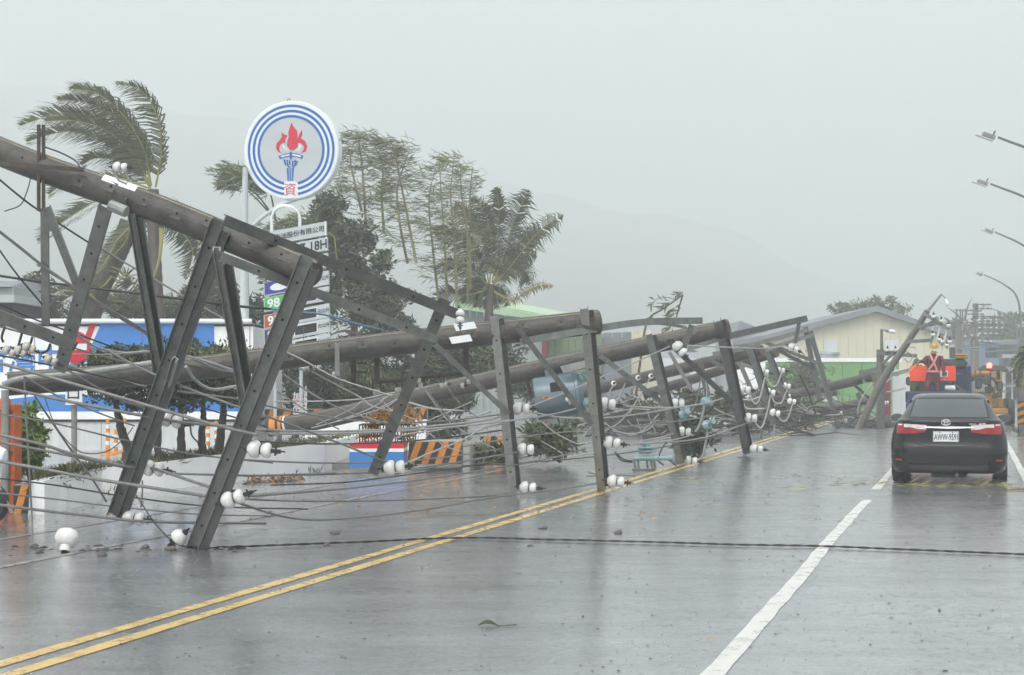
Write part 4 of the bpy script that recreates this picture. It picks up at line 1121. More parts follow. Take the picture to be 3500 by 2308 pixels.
tree('garden_tree', 'sparse pale shrub against the green wall', (P('T7', 600, 0, 80).x, 80, 0), [('T7', 560, 1300, 80), ('T7', 570, 1000, 80), ('T7', 580, 760, 80)], [('T7', x, y, 80) for x, y in ((450, 500), (600, 480), (700, 560), (420, 620), (780, 600))],
     [('T7', 580, 560, 80, 1.6, .9, 26, 34), ('T7', 500, 680, 80, 1.6, .9, 26, 34), ('T7', 700, 640, 80, 1.3, .8, 18, 30), ('T7', 420, 900, 80, 2.2, 1.3, 34, 34), ('T7', 700, 1150, 80, 2.4, 1.1, 34, 34), ('T7', 300, 1150, 80, 2.0, 1.1, 34, 34)], 'leaf_pale', None, .26, .08, jit=.7, width=.2)
# buildings and trees far down the road
for k, (x0, x1, y0, Y, m, lab, cols, rws) in enumerate(((365, 470, 640, 150, 'far_blue', 'distant blue sheeted building beyond the standing poles', 2, 3), (470, 652, 632, 165, 'far_wall', 'distant grey building at the end of the road', 3, 4),
                                         (572, 660, 575, 190, 'window_white', 'distant white block behind the grey building', 2, 2), (-140, 70, 640, 140, 'window_white', 'distant white house between the leaning pole and the standing poles', 4, 3), (490, 700, 905, 130, 'roof_grey', 'distant dark grey shopfront low at the end of the road', 3, 2))):
    a, b = P('T5', x0, y0, Y), P('T5', x1, y0, Y)
    hs = thing('distant_building', lab, 'building', ((a.x + b.x) / 2, Y, 0))
    MB().box(a.x, b.x, Y, Y + 9, 0, a.z).build('wall', m, hs)
    MB().box(a.x - .2, b.x + .2, Y - .2, Y + 9.2, a.z + .004, a.z + .3).build('roof', 'roof_grey', hs)
    for i in range(cols):
        for j in range(rws):
            x = a.x + (b.x - a.x) * (i + .5) / cols; z = a.z - (a.z) * (j + .5) / rws
            MB().box(x - .5, x + .5, Y - .06, Y - .01, z - .45, z + .45).build('window', 'dark_opening' if m != 'roof_grey' else 'far_wall', hs)
tree('far_tree', 'hazy round tree at the end of the road', (P('T5', 560, 0, 175).x, 175, 0), [('T5', 560, 1150, 175), ('T5', 560, 900, 175), ('T5', 560, 600, 175)], [('T5', 520, 540, 175), ('T5', 600, 530, 175)],
     [('T5', 540, 560, 175, 3.2, 2.2, 34, 40), ('T5', 640, 530, 175, 3, 2, 26, 40), ('T5', 480, 600, 175, 2, 1.5, 18, 40)], 'leaf', None, .6, .3)
tree('far_tree', 'hazy dark tree on the rise behind the warehouse roof', (P('S2', 1750, 0, 180).x, 180, 0), [('S2', 1750, 1000, 180), ('S2', 1760, 700, 180), ('S2', 1770, 450, 180)], [('S2', 1600, 300, 180), ('S2', 1850, 200, 180)],
     [('S2', 1640, 560, 180, 3, 1.6, 24, 40), ('S2', 1790, 600, 180, 3, 1.6, 24, 40), ('S2', 2230, 560, 180, 3, 2, 30, 40)], 'leaf', None, .8, .4)
# ================================================================== fallen utility poles
def insulator(root, p, axis, s=1.0, two=True, m='porcelain', clamp=True):
    """a string of one or two bell discs with its dead-end clamp; axis points along the string"""
    p = Vector(p); ax = Vector(axis).normalized()
    mb = MB()
    bell = lambda o, k: mb.lathe([(.02 * k, -.088 * k), (.05 * k, -.075 * k), (.082 * k, -.045 * k), (.1 * k, -.005 * k), (.101 * k, .025 * k), (.088 * k, .05 * k), (.06 * k, .062 * k), (.03 * k, .066 * k), (.02 * k, .075 * k)], o, ax, 20)
    bell(p, s)
    if two: bell(p + ax * .135 * s, s * .86)
    o = mb.build('insulator', m, root, smooth=True, sharp=60)
    if clamp:
        e = p + ax * (.24 if two else .12) * s
        c = MB(); c.tube([p - ax * .16 * s, p - ax * .05 * s], .014 * s, 6); c.tube([p + ax * .03 * s, e], .014 * s, 6)
        a, b = frame_of(ax)
        c.lathe([(.03 * s, 0), (.052 * s, .012 * s), (.052 * s, .03 * s), (.03 * s, .045 * s)], p + ax * .052 * s, ax, 12)
        c.lathe([(.012 * s, -.03 * s), (.036 * s, -.02 * s), (.042 * s, .02 * s), (.02 * s, .03 * s)], p - ax * .088 * s, ax, 12)
        c.obox(e, ax * .055 * s, a * .022 * s, b * .03 * s); c.tube([e - a * .05 * s, e + a * .05 * s], .012 * s, 6)
        c.tube(spline([e + a * .03 * s, e + ax * .06 * s - b * .07 * s, e + ax * .1 * s - b * .02 * s], 4), .009 * s, 5)
        c.build('clamp', 'cap_rubber', o)
    return o
def fallen_pole(label, path, radii, group='fallen concrete utility poles', m='pole_concrete', seam=True, plates=(), jagged=False, painted=None, n=24):
    q = [P(*p) for p in path] if not isinstance(path[0], Vector) else path
    qs = spline(q, 8) if len(q) > 2 else [q[0].lerp(q[1], i / 14) for i in range(15)]
    root = thing('utility_pole', label, 'utility pole', q[0], group=group)
    k = len(qs); rs_ = [radii[0] + (radii[1] - radii[0]) * i / (k - 1) for i in range(k)]
    mb = MB().tube(qs, rs_, n, caps=True); mb.build('shaft', m, root, smooth=True, sharp=50)
    if seam:
        sm = MB(); d = (q[-1] - q[0]).normalized(); a, b = frame_of(d)
        if a.z < 0: a = -a
        for ang in (.62,):
            off = [(a * math.cos(ang) + Vector((0, -1, 0)) * math.sin(ang)).normalized() * (r_ * .992) for r_ in rs_]
            sm.tube([p + o for p, o in zip(qs, off)], .011, 5)
        sm.build('mould_seam', 'seam', root)
    d = (q[-1] - q[0]).normalized(); a, b = frame_of(d)
    tipc = MB().lathe([(radii[1] * 1.0, -.004), (radii[1] * .93, .012), (radii[1] * .4, .012), (radii[1] * .38, -.05), (.01, -.05)], qs[-1], d, n).build('end_cap', 'core', root)
    for t in plates:
        i = t * (k - 1); i0 = int(i); p = qs[i0].lerp(qs[min(i0 + 1, k - 1)], i - i0); r_ = rs_[i0]
        aa = a if a.z > 0 else -a
        ang = 1.35 + .25 * math.sin(t * 40)
        nn = (aa * math.cos(ang) + Vector((0, -1, 0)) * math.sin(ang)).normalized(); ss = d; tt = nn.cross(d).normalized()
        c = p + nn * (r_ + .001)
        pt_ = MB().obox(c, ss * .06, tt * .055, nn * .006).build('step_plate', 'core', root)
        MB().tube([c + nn * .004, c + nn * .018], .013, 8).build('bolt', 'hole', pt_)
    return root, qs, rs_
def arm(root, p0, p1, w_=.1, d_=.06, m='galv', name='crossarm', holes=0, flip=1, double=0.0, side=1, hint=Vector((0, -1, 0))):
    p0, p1 = Vector(p0), Vector(p1)
    o = MB().beam(p0, p1, w_, d_, .009, hint, flip).build(name, m, root)
    a, b = frame_of(p1 - p0, hint)
    if a.x < 0: a = -a
    if double:
        s = a * side * (w_ * .5 + double * .5 + .004) + Vector((0, .02, 0))
        MB().beam(p0.lerp(p1, .02) + s, p0.lerp(p1, .985) + s, double, d_ * .9, .009, hint, -flip).build(name, 'galv_dark', root)
    f = -b if b.y > 0 else b
    for i in range(holes):
        c = p0.lerp(p1, (i + .7) / (holes + .4))
        MB().lathe([(.014, 0), (.014, .004)], c + f * (d_ * .5 + .001 if flip < 0 else -d_ * .5 + .010), f, 10).build('bolt_hole', 'hole', o)
    return o

# ---- A: the near pole, from the upper left down to its tip
A, qa, ra = fallen_pole('nearest fallen concrete pole slanting down from the upper left corner', [('D', -380, 170, 18.9), ('D', 0, 352, 17.4), ('D', 380, 490, 16.5), ('D', 728, 636, 15.7)], (.152, .128), plates=(.33, .385, .5, .56, .63, .7, .76, .86, .93))
arm(A, P('D', 712, 598, 15.4), P('D', 446, 1276, 16.75), .125, .07, 'galv', holes=8, double=.075)
arm(A, P('D', 506, 514, 15.9), P('D', 262, 1200, 18.3), .125, .07, 'galv', holes=8, double=.075)
arm(A, P('R4', 1250, 60, 16.3), P('R4', 1200, 240, 16.9), .05, .05, 'galv_light', 'splice_plate')
arm(A, P('D', 518, 510, 15.55), P('D', 1062, 730, 16.9), .1, .06, 'galv_dark', 'alley_arm', holes=3, flip=-1)
arm(A, P('D', 512, 596, 15.45), P('D', 1015, 788, 16.8), .085, .055, 'galv', 'alley_arm', holes=4, flip=-1)
arm(A, P('D', 1036, 690, 16.75), P('D', 868, 1097, 18.6), .115, .07, 'galv', holes=6, flip=-1)
arm(A, P('D', 503, 578, 15.5), P('D', 566, 945, 17.3), .07, .05, 'galv_light', 'brace')
arm(A, P('D', 530, 612, 15.7), P('D', 582, 930, 17.4), .08, .05, 'galv_dark', 'brace')
arm(A, P('R5', 1430, 705, 16.0), P('R5', 1340, 955, 16.1), .02, .02, 'galv_dark', 'tie_rod')
arm(A, P('D', 246, 478, 16.7), P('D', 140, 858, 18.0), .13, .07, 'galv', holes=6, flip=-1)
arm(A, P('D', 300, 462, 16.5), P('D', 368, 880, 17.6), .075, .05, 'galv', 'brace')
arm(A, P('D', 322, 505, 16.6), P('D', 376, 850, 17.7), .09, .05, 'galv_dark', 'brace')
arm(A, P('D', 104, 485, 17.1), P('D', 106, 752, 17.6), .075, .05, 'galv', 'brace', flip=-1)
arm(A, P('D', 108, 480, 17.0), P('D', 190, 690, 17.5), .075, .05, 'galv', 'brace', flip=-1)
arm(A, P('D', -60, 712, 17.2), P('D', 166, 800, 17.8), .125, .07, 'galv', holes=3, flip=-1)
MB().tube([P('R1', 985, 1180, 16.4), P('R1', 1130, 1240, 16.35)], .055, 10).build('spacer_pipe', 'galv_light', A, smooth=True)
for x in (90, 101): arm(A, P('D', x, 290, 17.0), P('D', x, 490, 17.0), .030, .03, 'rust', 'bracket', flip=-1)
arm(A, P('D', -30, 378, 16.9), P('D', 195, 395, 16.7), .04, .03, 'rust', 'bracket', flip=-1)
# white label plate with its curve following the shaft
lp = MB(); c0, c1 = P('R1', 945, 1000, 16.5), P('R1', 1240, 1090, 16.35)
dd = (c1 - c0).normalized(); a_, b_ = frame_of(dd); a_ = a_ if a_.z > 0 else -a_
i_ = min(range(len(qa)), key=lambda i: (qa[i] - c0).length); i2_ = min(range(len(qa)), key=lambda i: (qa[i] - c1).length)
vs = []
cA, cB = P('R1', 880, 1110, qa[i_].y), P('R1', 1170, 1225, qa[i2_].y)
axp = lambda X: qa[0]
def on_axis(px):
    best = None
    for i in range(len(qa) - 1):
        xa = qa[i].x / qa[i].y * FOC + CX; xb = qa[i + 1].x / qa[i + 1].y * FOC + CX
        if xa <= px <= xb: t = (px - xa) / (xb - xa); return qa[i].lerp(qa[i + 1], t), ra[i]
    return qa[-1], ra[-1]
(pa0, r0_), (pa1, r1_) = on_axis(348), on_axis(462)
for j in range(9):
    pj, rj = on_axis(348 + (462 - 348) * j / 8)
    for k in range(8):
        ang = .22 + .80 * k / 7
        nn = (a_ * math.cos(ang) + Vector((0, -1, 0)) * math.sin(ang)).normalized()
        vs.append(pj + nn * (rj + .008))
lp.add(vs, [(j * 8 + k, j * 8 + k + 1, j * 8 + k + 9, j * 8 + k + 8) for j in range(8) for k in range(7)]); lp.build('label_plate', 'sign_white', A, smooth=True)
for p, ax, two in (((('D', 387, 972, 17.6)), (1, -.1, -.28), True), (('D', 345, 1087, 17.9), (1, -.1, -.15), True), (('D', 300, 1203, 18.2), (1, -.1, -.1), True),
                   (('D', 591, 1043, 16.1), (1, -.1, -.1), True), (('D', 530, 1162, 16.4), (1, -.1, .35), True), (('D', 906, 1087, 18.3), (1, -.1, .1), True), (('D', 417, 1247, 16.75), (-.6, .2, -.5), False)):
    insulator(A, P(*p), ax, .84, two)
insulator(A, P('R1', 1045, 840, 16.3), (1, 0, -.05), .5); MB().tube(PL('R1', [(1010, 870, 16.3), (1060, 960, 16.3), (1130, 990, 16.3), (1150, 960, 16.3), (1110, 860, 16.3)]), .011, 6).build('bail', 'galv_light', A)
insulator(A, P('D', 1066, 728, 16.9), (.1, -.4, -1), .55)
for (x, y) in ((55, 1300), (160, 1300), (235, 1270), (430, 1380)):
    insulator(A, P('R3', x, y, 17.3), (1, .1, -.45), .5, True, 'porcelain_cream')
for p in ([(45, 1090), (15, 1180), (30, 1230)], [(195, 1150), (165, 1260)], [(290, 1180), (265, 1250), (220, 1245)], [(450, 1240), (425, 1300), (370, 1330)], [(690, 1230), (650, 1300)]):
    MB().tube(spline(PL('R3', [(x, y, 17.4) for x, y in p]), 4), .013, 6).build('hook_rod', 'cap_rubber', A)

# ---- B: second pole, level, from the gate post to its tip over the road
Bp, qb, rb = fallen_pole('second fallen pole lying almost level from the orange gate post to the road', [('D', 18, 892, 22.4), ('D', 400, 862, 23.0), ('D', 900, 800, 23.6), ('D', 1390, 748, 24.0)], (.155, .172), plates=(.45, .52, .58, .63, .68, .73, .8, .88, .94, .97))
arm(Bp, P('D', 1147, 734, 23.6), P('D', 1191, 1146, 24.4), .115, .07, 'galv_light', double=.07, holes=5, flip=-1)
arm(Bp, P('D', 1356, 715, 23.7), P('D', 1396, 1140, 25.3), .115, .07, 'galv_light', double=.07, holes=5, flip=-1)
arm(Bp, P('D', 1197, 754, 23.5), P('D', 1372, 985, 24.6), .075, .05, 'galv', 'brace', flip=-1)
arm(Bp, P('D', 1010, 800, 23.3), P('D', 1180, 960, 24.0), .07, .05, 'galv', 'brace', flip=-1)
al = spline(PL('D', [(1207, 794, 23.7), (1380, 764, 23.9), (1500, 748, 24.6), (1628, 745, 25.3)]), 6)
for i in range(len(al) - 1): pass
mb = MB()
for i in range(len(al) - 1): mb.beam(al[i], al[i + 1] + (al[i + 1] - al[i]) * .02, .095, .06, .009, Vector((0, -1, 0)), -1)
mb.build('alley_arm', 'galv', Bp)
arm(Bp, P('R8', 372, 360, 25.2), P('R8', 300, 540, 25.3), .09, .05, 'galv', 'hanger', flip=-1)
MB().tube(spline(PL('R8', [(-60, 355, 24.9), (120, 350, 25.0), (330, 380, 25.1)]), 6), .022, 8).build('bent_conduit', 'galv_light', Bp)
insulator(Bp, P('R8', 258, 522, 25.2), (.5, 0, -.6), .85)
MB().tube(spline([Vector((p.x, p.y - .15, p.z + .03)) for p in PL('D', [(15, 900, 22.35), (60, 885, 22.35), (200, 872, 22.5), (380, 846, 22.75), (440, 838, 22.8)])], 6), .042, 10).build('conduit_pipe', 'galv_light', Bp, smooth=True)
for x, y in ((58, 880), (382, 845), (395, 845)):
    c = P('D', x, y, 22.6); MB().lathe([(.17, -.012), (.17, .012)], c + Vector((0, .02, -.05)), (1, .05, .1), 20).build('strap', 'porcelain', Bp)
arm(Bp, P('D', 783, 797, 23.2), P('D', 783, 872, 23.3), .06, .05, 'galv_light', 'bracket', flip=-1)
for x, y, al_ in ((1207, 0, 0),): pass
# rusty rack hanging under the second pole
mb = MB()
for a, b in (((940, 180), (935, 430)), ((1145, 170), (1148, 390)), ((1940, 70), (1945, 300))): mb.beam(P('R6', *a, 23.7), P('R6', *b, 23.9), .07, .05, .008, Vector((0, -1, 0)), -1)
for a, b in (((940, 238), (1060, 236)), ((945, 320), (1060, 318)), ((950, 190), (1140, 172))): mb.tube([P('R6', *a, 23.8), P('R6', *b, 23.8)], .012, 6)
mb.tube(PL('R6', [(1110, 410, 24.0), (1400, 385, 24.0), (1700, 350, 24.1), (1975, 312, 24.2)]), .028, 6)
for x, y, l in ((1110, 410, 90), (1180, 405, 100), (1320, 395, 80), (1370, 390, 80), (1545, 372, 70), (1720, 345, 90), (1745, 345, 90), (1990, 315, 95)): mb.tube([P('R6', x, y, 24.0), P('R6', x, y + l, 24.0)], .012, 5)
mb.build('insulator_rack', 'rust', Bp)
for x, y in ((1130, 500), (1160, 500), (1325, 480), (1350, 480), (1525, 400), (1540, 440), (1725, 440), (1760, 430), (1910, 440), (1965, 405), (495, 290), (525, 280), (765, 340), (1590, 1205)):
    if y < 1000: insulator(Bp, P('R6', x, y, 24.0), (1, 0, .1), .42, False, 'porcelain_cream')
for y, x in ((948, 1203), (1043, 1213), (1132, 1218)): insulator(Bp, P('D', x, y, 24.3), (1, -.1, -.06), .88)
for y, x in ((937, 1402), (1028, 1413), (1117, 1422)): insulator(Bp, P('D', x, y, 24.9), (1, -.1, -.12), .92)
for x, y in ((1080, 758), (1070, 788)):
    c = P('D', x, y, 23.3); MB().obox(c, (.14, 0, .02), (0, .003, 0), (-.02, 0, .045)).build('label_plate', 'sign_white', Bp)

# ---- C: third pole with orange and black painted foot
Cp, qc, rc_ = fallen_pole('third fallen pole with orange and black painted foot resting by the plants', [('D', 625, 992, 36.0), ('D', 760, 972, 35.5), ('D', 1150, 880, 34.2), ('D', 1692, 762, 33.0)], (.20, .175), plates=(.35, .5, .56, .62, .67, .73, .78, .84, .9, .96))
ft = []
for k, (t0, t1, m) in enumerate(((.005, .025, 'hazard_black'), (.027, .07, 'hazard_orange'), (.072, .09, 'hazard_black'), (.092, .115, 'hazard_orange'), (.117, .128, 'hazard_black'))):
    i = [qc[0].lerp(qc[-1], 0)]; L_ = len(qc) - 1
    def atc(t): f = t * L_; j = int(f); return qc[j].lerp(qc[min(j + 1, L_)], f - j)
    MB().tube([atc(t0), atc((t0 + t1) / 2), atc(t1)], [rc_[0] + .006] * 3, 24).build('painted_band', m, Cp, smooth=True)
MB().lathe([(.21, -.02), (.21, .02)], atc(.135), qc[9] - qc[7], 24).build('strap', 'porcelain', Cp)
arm(Cp, P('D', 1506, 776, 32.6), P('D', 1580, 1076, 33.4), .13, .075, 'galv', double=.07, flip=-1)
arm(Cp, P('D', 1666, 744, 32.6), P('D', 1734, 1053, 37.0), .15, .075, 'galv', double=.08, flip=-1)
arm(Cp, P('D', 1393, 826, 33.0), P('D', 1568, 958, 33.6), .095, .06, 'galv', 'brace', flip=-1)
arm(Cp, P('D', 1547, 790, 32.6), P('D', 1700, 935, 34.0), .1, .06, 'galv_dark', 'brace', flip=-1)
arm(Cp, P('D', 1595, 812, 32.4), P('D', 1685, 783, 33.2), .085, .06, 'galv', 'alley_arm', flip=-1)
arm(Cp, P('D', 1600, 802, 33.3), P('D', 1872, 740, 36.0), .13, .07, 'galv_dark', 'alley_arm', flip=-1, holes=3)
arm(Cp, P('R8', 1190, 345, 35.8), P('R8', 1160, 500, 35.9), .075, .05, 'galv', 'hanger', flip=-1)
insulator(Cp, P('R8', 1128, 530, 35.9), (.8, 0, -.4), .85)
MB().obox(P('R7', 710, 595, 33.2), (.24, 0, .06), (0, .05, 0), (-.03, 0, .065)).build('label_plate', 'galv_light', Cp)
arm(Cp, P('R7', 395, 690, 33.8), P('R7', 425, 800, 33.9), .07, .05, 'rust', 'bracket')
for y, x in ((937, 1568), (1002, 1583), (1070, 1598)): insulator(Cp, P('D', x, y, 33.6), (1, -.1, -.1), .95)
for y, x in ((905, 1722), (970, 1737), (1042, 1750)): insulator(Cp, P('D', x, y, 35.8), (1, -.1, -.1), 1.0)

# ---- D and E: next poles behind
Dp, qd, rd_ = fallen_pole('fourth fallen pole, behind the transformer and under the third', [('D', 1240, 940, 47), ('D', 1400, 900, 46), ('D', 1600, 852, 44.5), ('D', 1769, 814, 43)], (.16, .145), plates=(.5, .7, .85))
arm(Dp, P('D', 1740, 811, 42.6), P('D', 1797, 985, 43.5), .14, .08, 'galv', double=.07, flip=-1)
arm(Dp, P('R8', 425, 615, 43.4), P('R8', 490, 900, 44), .14, .08, 'galv', flip=-1)
arm(Dp, P('R8', 520, 630, 43.2), P('R8', 650, 710, 43.4), .1, .06, 'galv', 'brace', flip=-1)
arm(Dp, P('R8', 195, 565, 44.0), P('R8', 370, 860, 44.5), .09, .06, 'galv_light', 'brace', flip=-1)
arm(Dp, P('R8', 525, 585, 43.0), P('R8', 885, 525, 43.4), .1, .06, 'galv', 'alley_arm', flip=-1)
for x, y in ((900, 715), (950, 872), (988, 1030)): insulator(Dp, P('R8', x, y, 43.3), (1, -.1, -.25), 1.0)
for x, y in ((860, 735), (1150, 670), (1305, 650)):
    insulator(Dp, P('T4', x, y, 44.5), (.3, -1, .2), .7, False)
Ep, qe, re_ = fallen_pole('fifth fallen pole, thinner, just below the fourth', [('D', 1500, 915, 53), ('D', 1650, 868, 51), ('D', 1803, 819, 49)], (.15, .13))
arm(Ep, P('D', 1780, 816, 48.6), P('D', 1838, 965, 49.5), .13, .08, 'galv', double=.06, flip=-1)
arm(Ep, P('R8', 735, 650, 49.4), P('R8', 900, 1030, 50.2), .12, .08, 'galv_light', flip=-1)
arm(Ep, P('R8', 740, 655, 49.6), P('R8', 870, 700, 49.6), .1, .06, 'galv', 'brace', flip=-1)
for x, y in ((1033, 706), (1078, 826), (1118, 944)): insulator(Ep, P('R8', x, y, 49.2), (1, -.1, -.15), .95)
# far arms on the alley frame right of the fifth pole
fr_ = thing('crossarm_frame', 'steel crossarm frame standing on its ends right of the fifth pole', 'crossarm frame', (P('R8', 1350, 0, 52).x, 52, 0))
arm(fr_, P('R8', 1236, 372, 52), P('R8', 1345, 930, 53), .15, .08, 'galv', flip=-1)
arm(fr_, P('R8', 1272, 400, 52.4), P('R8', 1490, 1150, 58), .14, .08, 'galv_light', flip=-1)
arm(fr_, P('R8', 700, 548, 51), P('R8', 1250, 400, 52), .12, .07, 'galv', 'alley_arm', flip=-1)
arm(fr_, P('R8', 900, 560, 51.2), P('R8', 1300, 435, 52.2), .12, .07, 'galv', 'alley_arm', flip=-1)
arm(fr_, P('R8', 930, 495, 51.4), P('R8', 1330, 650, 52.4), .1, .06, 'galv', 'brace', flip=-1)
arm(fr_, P('R8', 1010, 545, 51.4), P('R8', 1300, 695, 52.4), .1, .06, 'galv_dark', 'brace', flip=-1)
MB().tube(spline(PL('T7', [(690, 690, 52.5), (770, 668, 52.5), (800, 690, 52.5), (800, 735, 52.5), (710, 757, 52.5)]), 5), .02, 6).build('shackle', 'cap_rubber', fr_)
# ---- F, G, K: long poles lying toward the truck
Fp, qf, rf = fallen_pole('long fallen pole crossing before the green wall, upper of two', [('T7', 40, 945, 63), ('T7', 700, 815, 62), ('T7', 1300, 680, 61), ('T7', 1790, 555, 60)], (.155, .175), m='pole_concrete')
arm(Fp, P('T7', 1450, 555, 59.8), P('T7', 1900, 455, 60), .2, .1, 'galv', 'alley_arm', flip=-1)
arm(Fp, P('T7', 1660, 515, 59.6), P('T7', 1770, 930, 60), .2, .1, 'galv_light', flip=-1)
arm(Fp, P('T7', 1355, 690, 60.5), P('T7', 1700, 1005, 61), .1, .06, 'galv_dark', 'brace', flip=-1)
arm(Fp, P('T7', 1500, 670, 60.4), P('T7', 2200, 500, 60.4), .14, .08, 'galv_light', 'alley_arm', flip=-1)
Gp, qg, rg = fallen_pole('long fallen pole crossing before the green wall, lower of two', [('T7', 40, 1300, 63.5), ('T7', 700, 1140, 63), ('T7', 1300, 1015, 62.5), ('T7', 1850, 885, 62)], (.17, .14))
arm(Gp, P('T7', 1430, 830, 61.5), P('T7', 1470, 960, 61.6), .14, .08, 'galv', flip=-1)
Kp, qk, rk = fallen_pole('short dark pole lying flat on the wet road under the cables', [('T4', 270, 1345, 55), ('T4', 900, 1300, 54.5), ('T4', 1560, 1262, 54), ('T4', 1960, 1230, 53.6)], (.15, .13))
for root, pts in ((Gp, ((1150, 1135, 61.8),)), (Fp, ((1830, 985, 60), (380, 885, 61)))):
    for x, y, Y in pts: insulator(root, P('T7', x, y, Y), (1, 0, .1), .8)

# ---- leaning pole, broken stump and the junction at the green wall
Hp, qh, rh = fallen_pole('tall leaning pole with a small lamp at its tip before the warehouse', [('T7', 1440, 1390, 57.5), ('T7', 1800, 650, 57), ('S2', 1180, 680, 56.5), ('S2', 1395, 340, 56)], (.135, .095), m='pole_concrete_grey')
MB().tube(PL('S2', [(1395, 345, 56), (1540, 165, 56), (1585, 215, 56)]), [.05, .03, .02], 8).build('lamp_arm', 'galv', Hp)
MB().lathe([(.03, 0), (.06, .08), (.07, .2), (.03, .25)], P('S2', 1580, 212, 56), (.3, 0, -1), 12).build('lamp_head', 'sign_white', Hp, smooth=True)
for a, b in (((1350, 355), (1610, 515)), ((1300, 500), (1530, 455)), ((1180, 650), (1440, 635)), ((1330, 520), (1480, 430))):
    arm(Hp, P('S2', *a, 55.8), P('S2', *b, 55.6), .11, .07, 'galv', flip=-1)
for a, b in (((1460, 400), (1435, 680)), ((1535, 445), (1490, 640)), ((1610, 490), (1530, 760)), ((1450, 590), (1420, 700))):
    MB().tube([P('S2', *a, 55.7), P('S2', *b, 55.7)], .03, 6).build('fuse_rod', 'porcelain', Hp)
for x, y in ((1460, 395), (1537, 438), (1610, 488), (1450, 580), (1520, 630), (1595, 685), (1620, 650), (1545, 650)):
    insulator(Hp, P('S2', x, y, 55.6), (0, 0, 1), .8, False)
st_ = thing('pole_stump', 'upright broken concrete pole stump beside the leaning pole', 'utility pole', (P('T7', 1770, 0, 58).x, 58, 0))
MB().tube([(P('T7', 1775, 0, 58).x, 58, -.02), P('T7', 1768, 195, 58)], [.155, .13], 16).build('shaft', 'pole_concrete_grey', st_, smooth=True)
arm(st_, P('T7', 1720, 245, 57.7), P('T7', 2310, 290, 57.6), .12, .07, 'galv', flip=-1)
arm(st_, P('T7', 1790, 240, 57.7), P('T7', 2130, 225, 57.6), .09, .06, 'galv', flip=-1)
arm(st_, P('T7', 1810, 400, 57.6), P('T7', 1960, 250, 57.6), .09, .06, 'galv', 'brace', flip=-1)
for x, y in ((1875, 205), (1990, 205), (1960, 465)): insulator(st_, P('T7', x, y, 57.6), (0, 0, 1), .8, False)
MB().tube([P('S2', 932, 735, 57.8), P('S2', 932, 525, 57.8), P('S2', 1000, 545, 57.8)], .05, 8).build('lamp_arm', 'galv', st_)
MB().lathe([(.03, 0), (.07, .04), (.07, .2), (.02, .24)], P('S2', 1000, 540, 57.8), (1, 0, -.15), 12).build('lamp_head', 'sign_white', st_, smooth=True)
# grey ladder-like gate and rubble near the truck
for k, (a, b) in enumerate((((1330, 1400), (1420, 1250)), ((1420, 1390), (1480, 1180)), ((1540, 1380), (1900, 1190)), ((1280, 1390), (1250, 1220)), ((1620, 1380), (1510, 1230)), ((1580, 1100), (1760, 960)))):
    o = MB().beam(P('T7', *a, 58.5 + .3 * k), P('T7', *b, 58.7 + .3 * k), .13, .07, .01, Vector((0, -1, 0)), -1).build('loose_crossarm', 'galv_light' if k % 2 else 'galv'); tag(o, ['short loose crossarm slanting at the left of the heap', 'steep loose crossarm rising beside the leaning pole foot', 'long low loose crossarm pointing toward the car', 'leftmost upright loose crossarm in the heap', 'loose crossarm tipping left under the leaning pole', 'loose crossarm propped high against the stump'][k], 'crossarm', 'loose crossarms in the heap')
rb = MB()
for k in range(170):
    x = random.gauss(1520, 170); y = 1385 - abs(random.gauss(0, 75)); Yk = random.uniform(58, 63)
    a = P('T7', x, y, Yk); a.z = max(.03, a.z); d = Vector((random.gauss(0, .5), random.gauss(0, .3), abs(random.gauss(0, .4)) * random.random()))
    rb.tube([a, a + d * random.uniform(.4, 1.3)], random.choice((.012, .02, .035)), 5)
o = rb.build('rubble', 'galv_dark'); tag(o, 'heap of broken steel and wire scraps under the leaning pole', 'rubble'); o['kind'] = 'stuff'
gt = thing('steel_gate', 'pale barred steel gate between the leaning pole and the blue truck', 'gate', (P('T7', 2060, 0, 70).x, 70, 0))
ga, gb = P('T7', 1960, 1050, 70), P('T7', 2150, 590, 70)
for i in range(8):
    x = ga.x + (gb.x - ga.x) * i / 7; MB().box(x - .03, x + .03, 70, 70.05, .02, gb.z).build('bar', 'window_white', gt)
for z in (.15, 1.0, 1.9): MB().box(ga.x, gb.x, 70.06, 70.1, z, z + .14).build('rail', 'window_white', gt)
MB().box(ga.x + .1, gb.x - .05, 70.11, 70.14, .3, 1.7).build('sheet', 'window_white', gt)
MB().box(ga.x - .5, ga.x - .15, 69.8, 70.2, 0, gb.z + .2).build('post', 'maroon', gt)

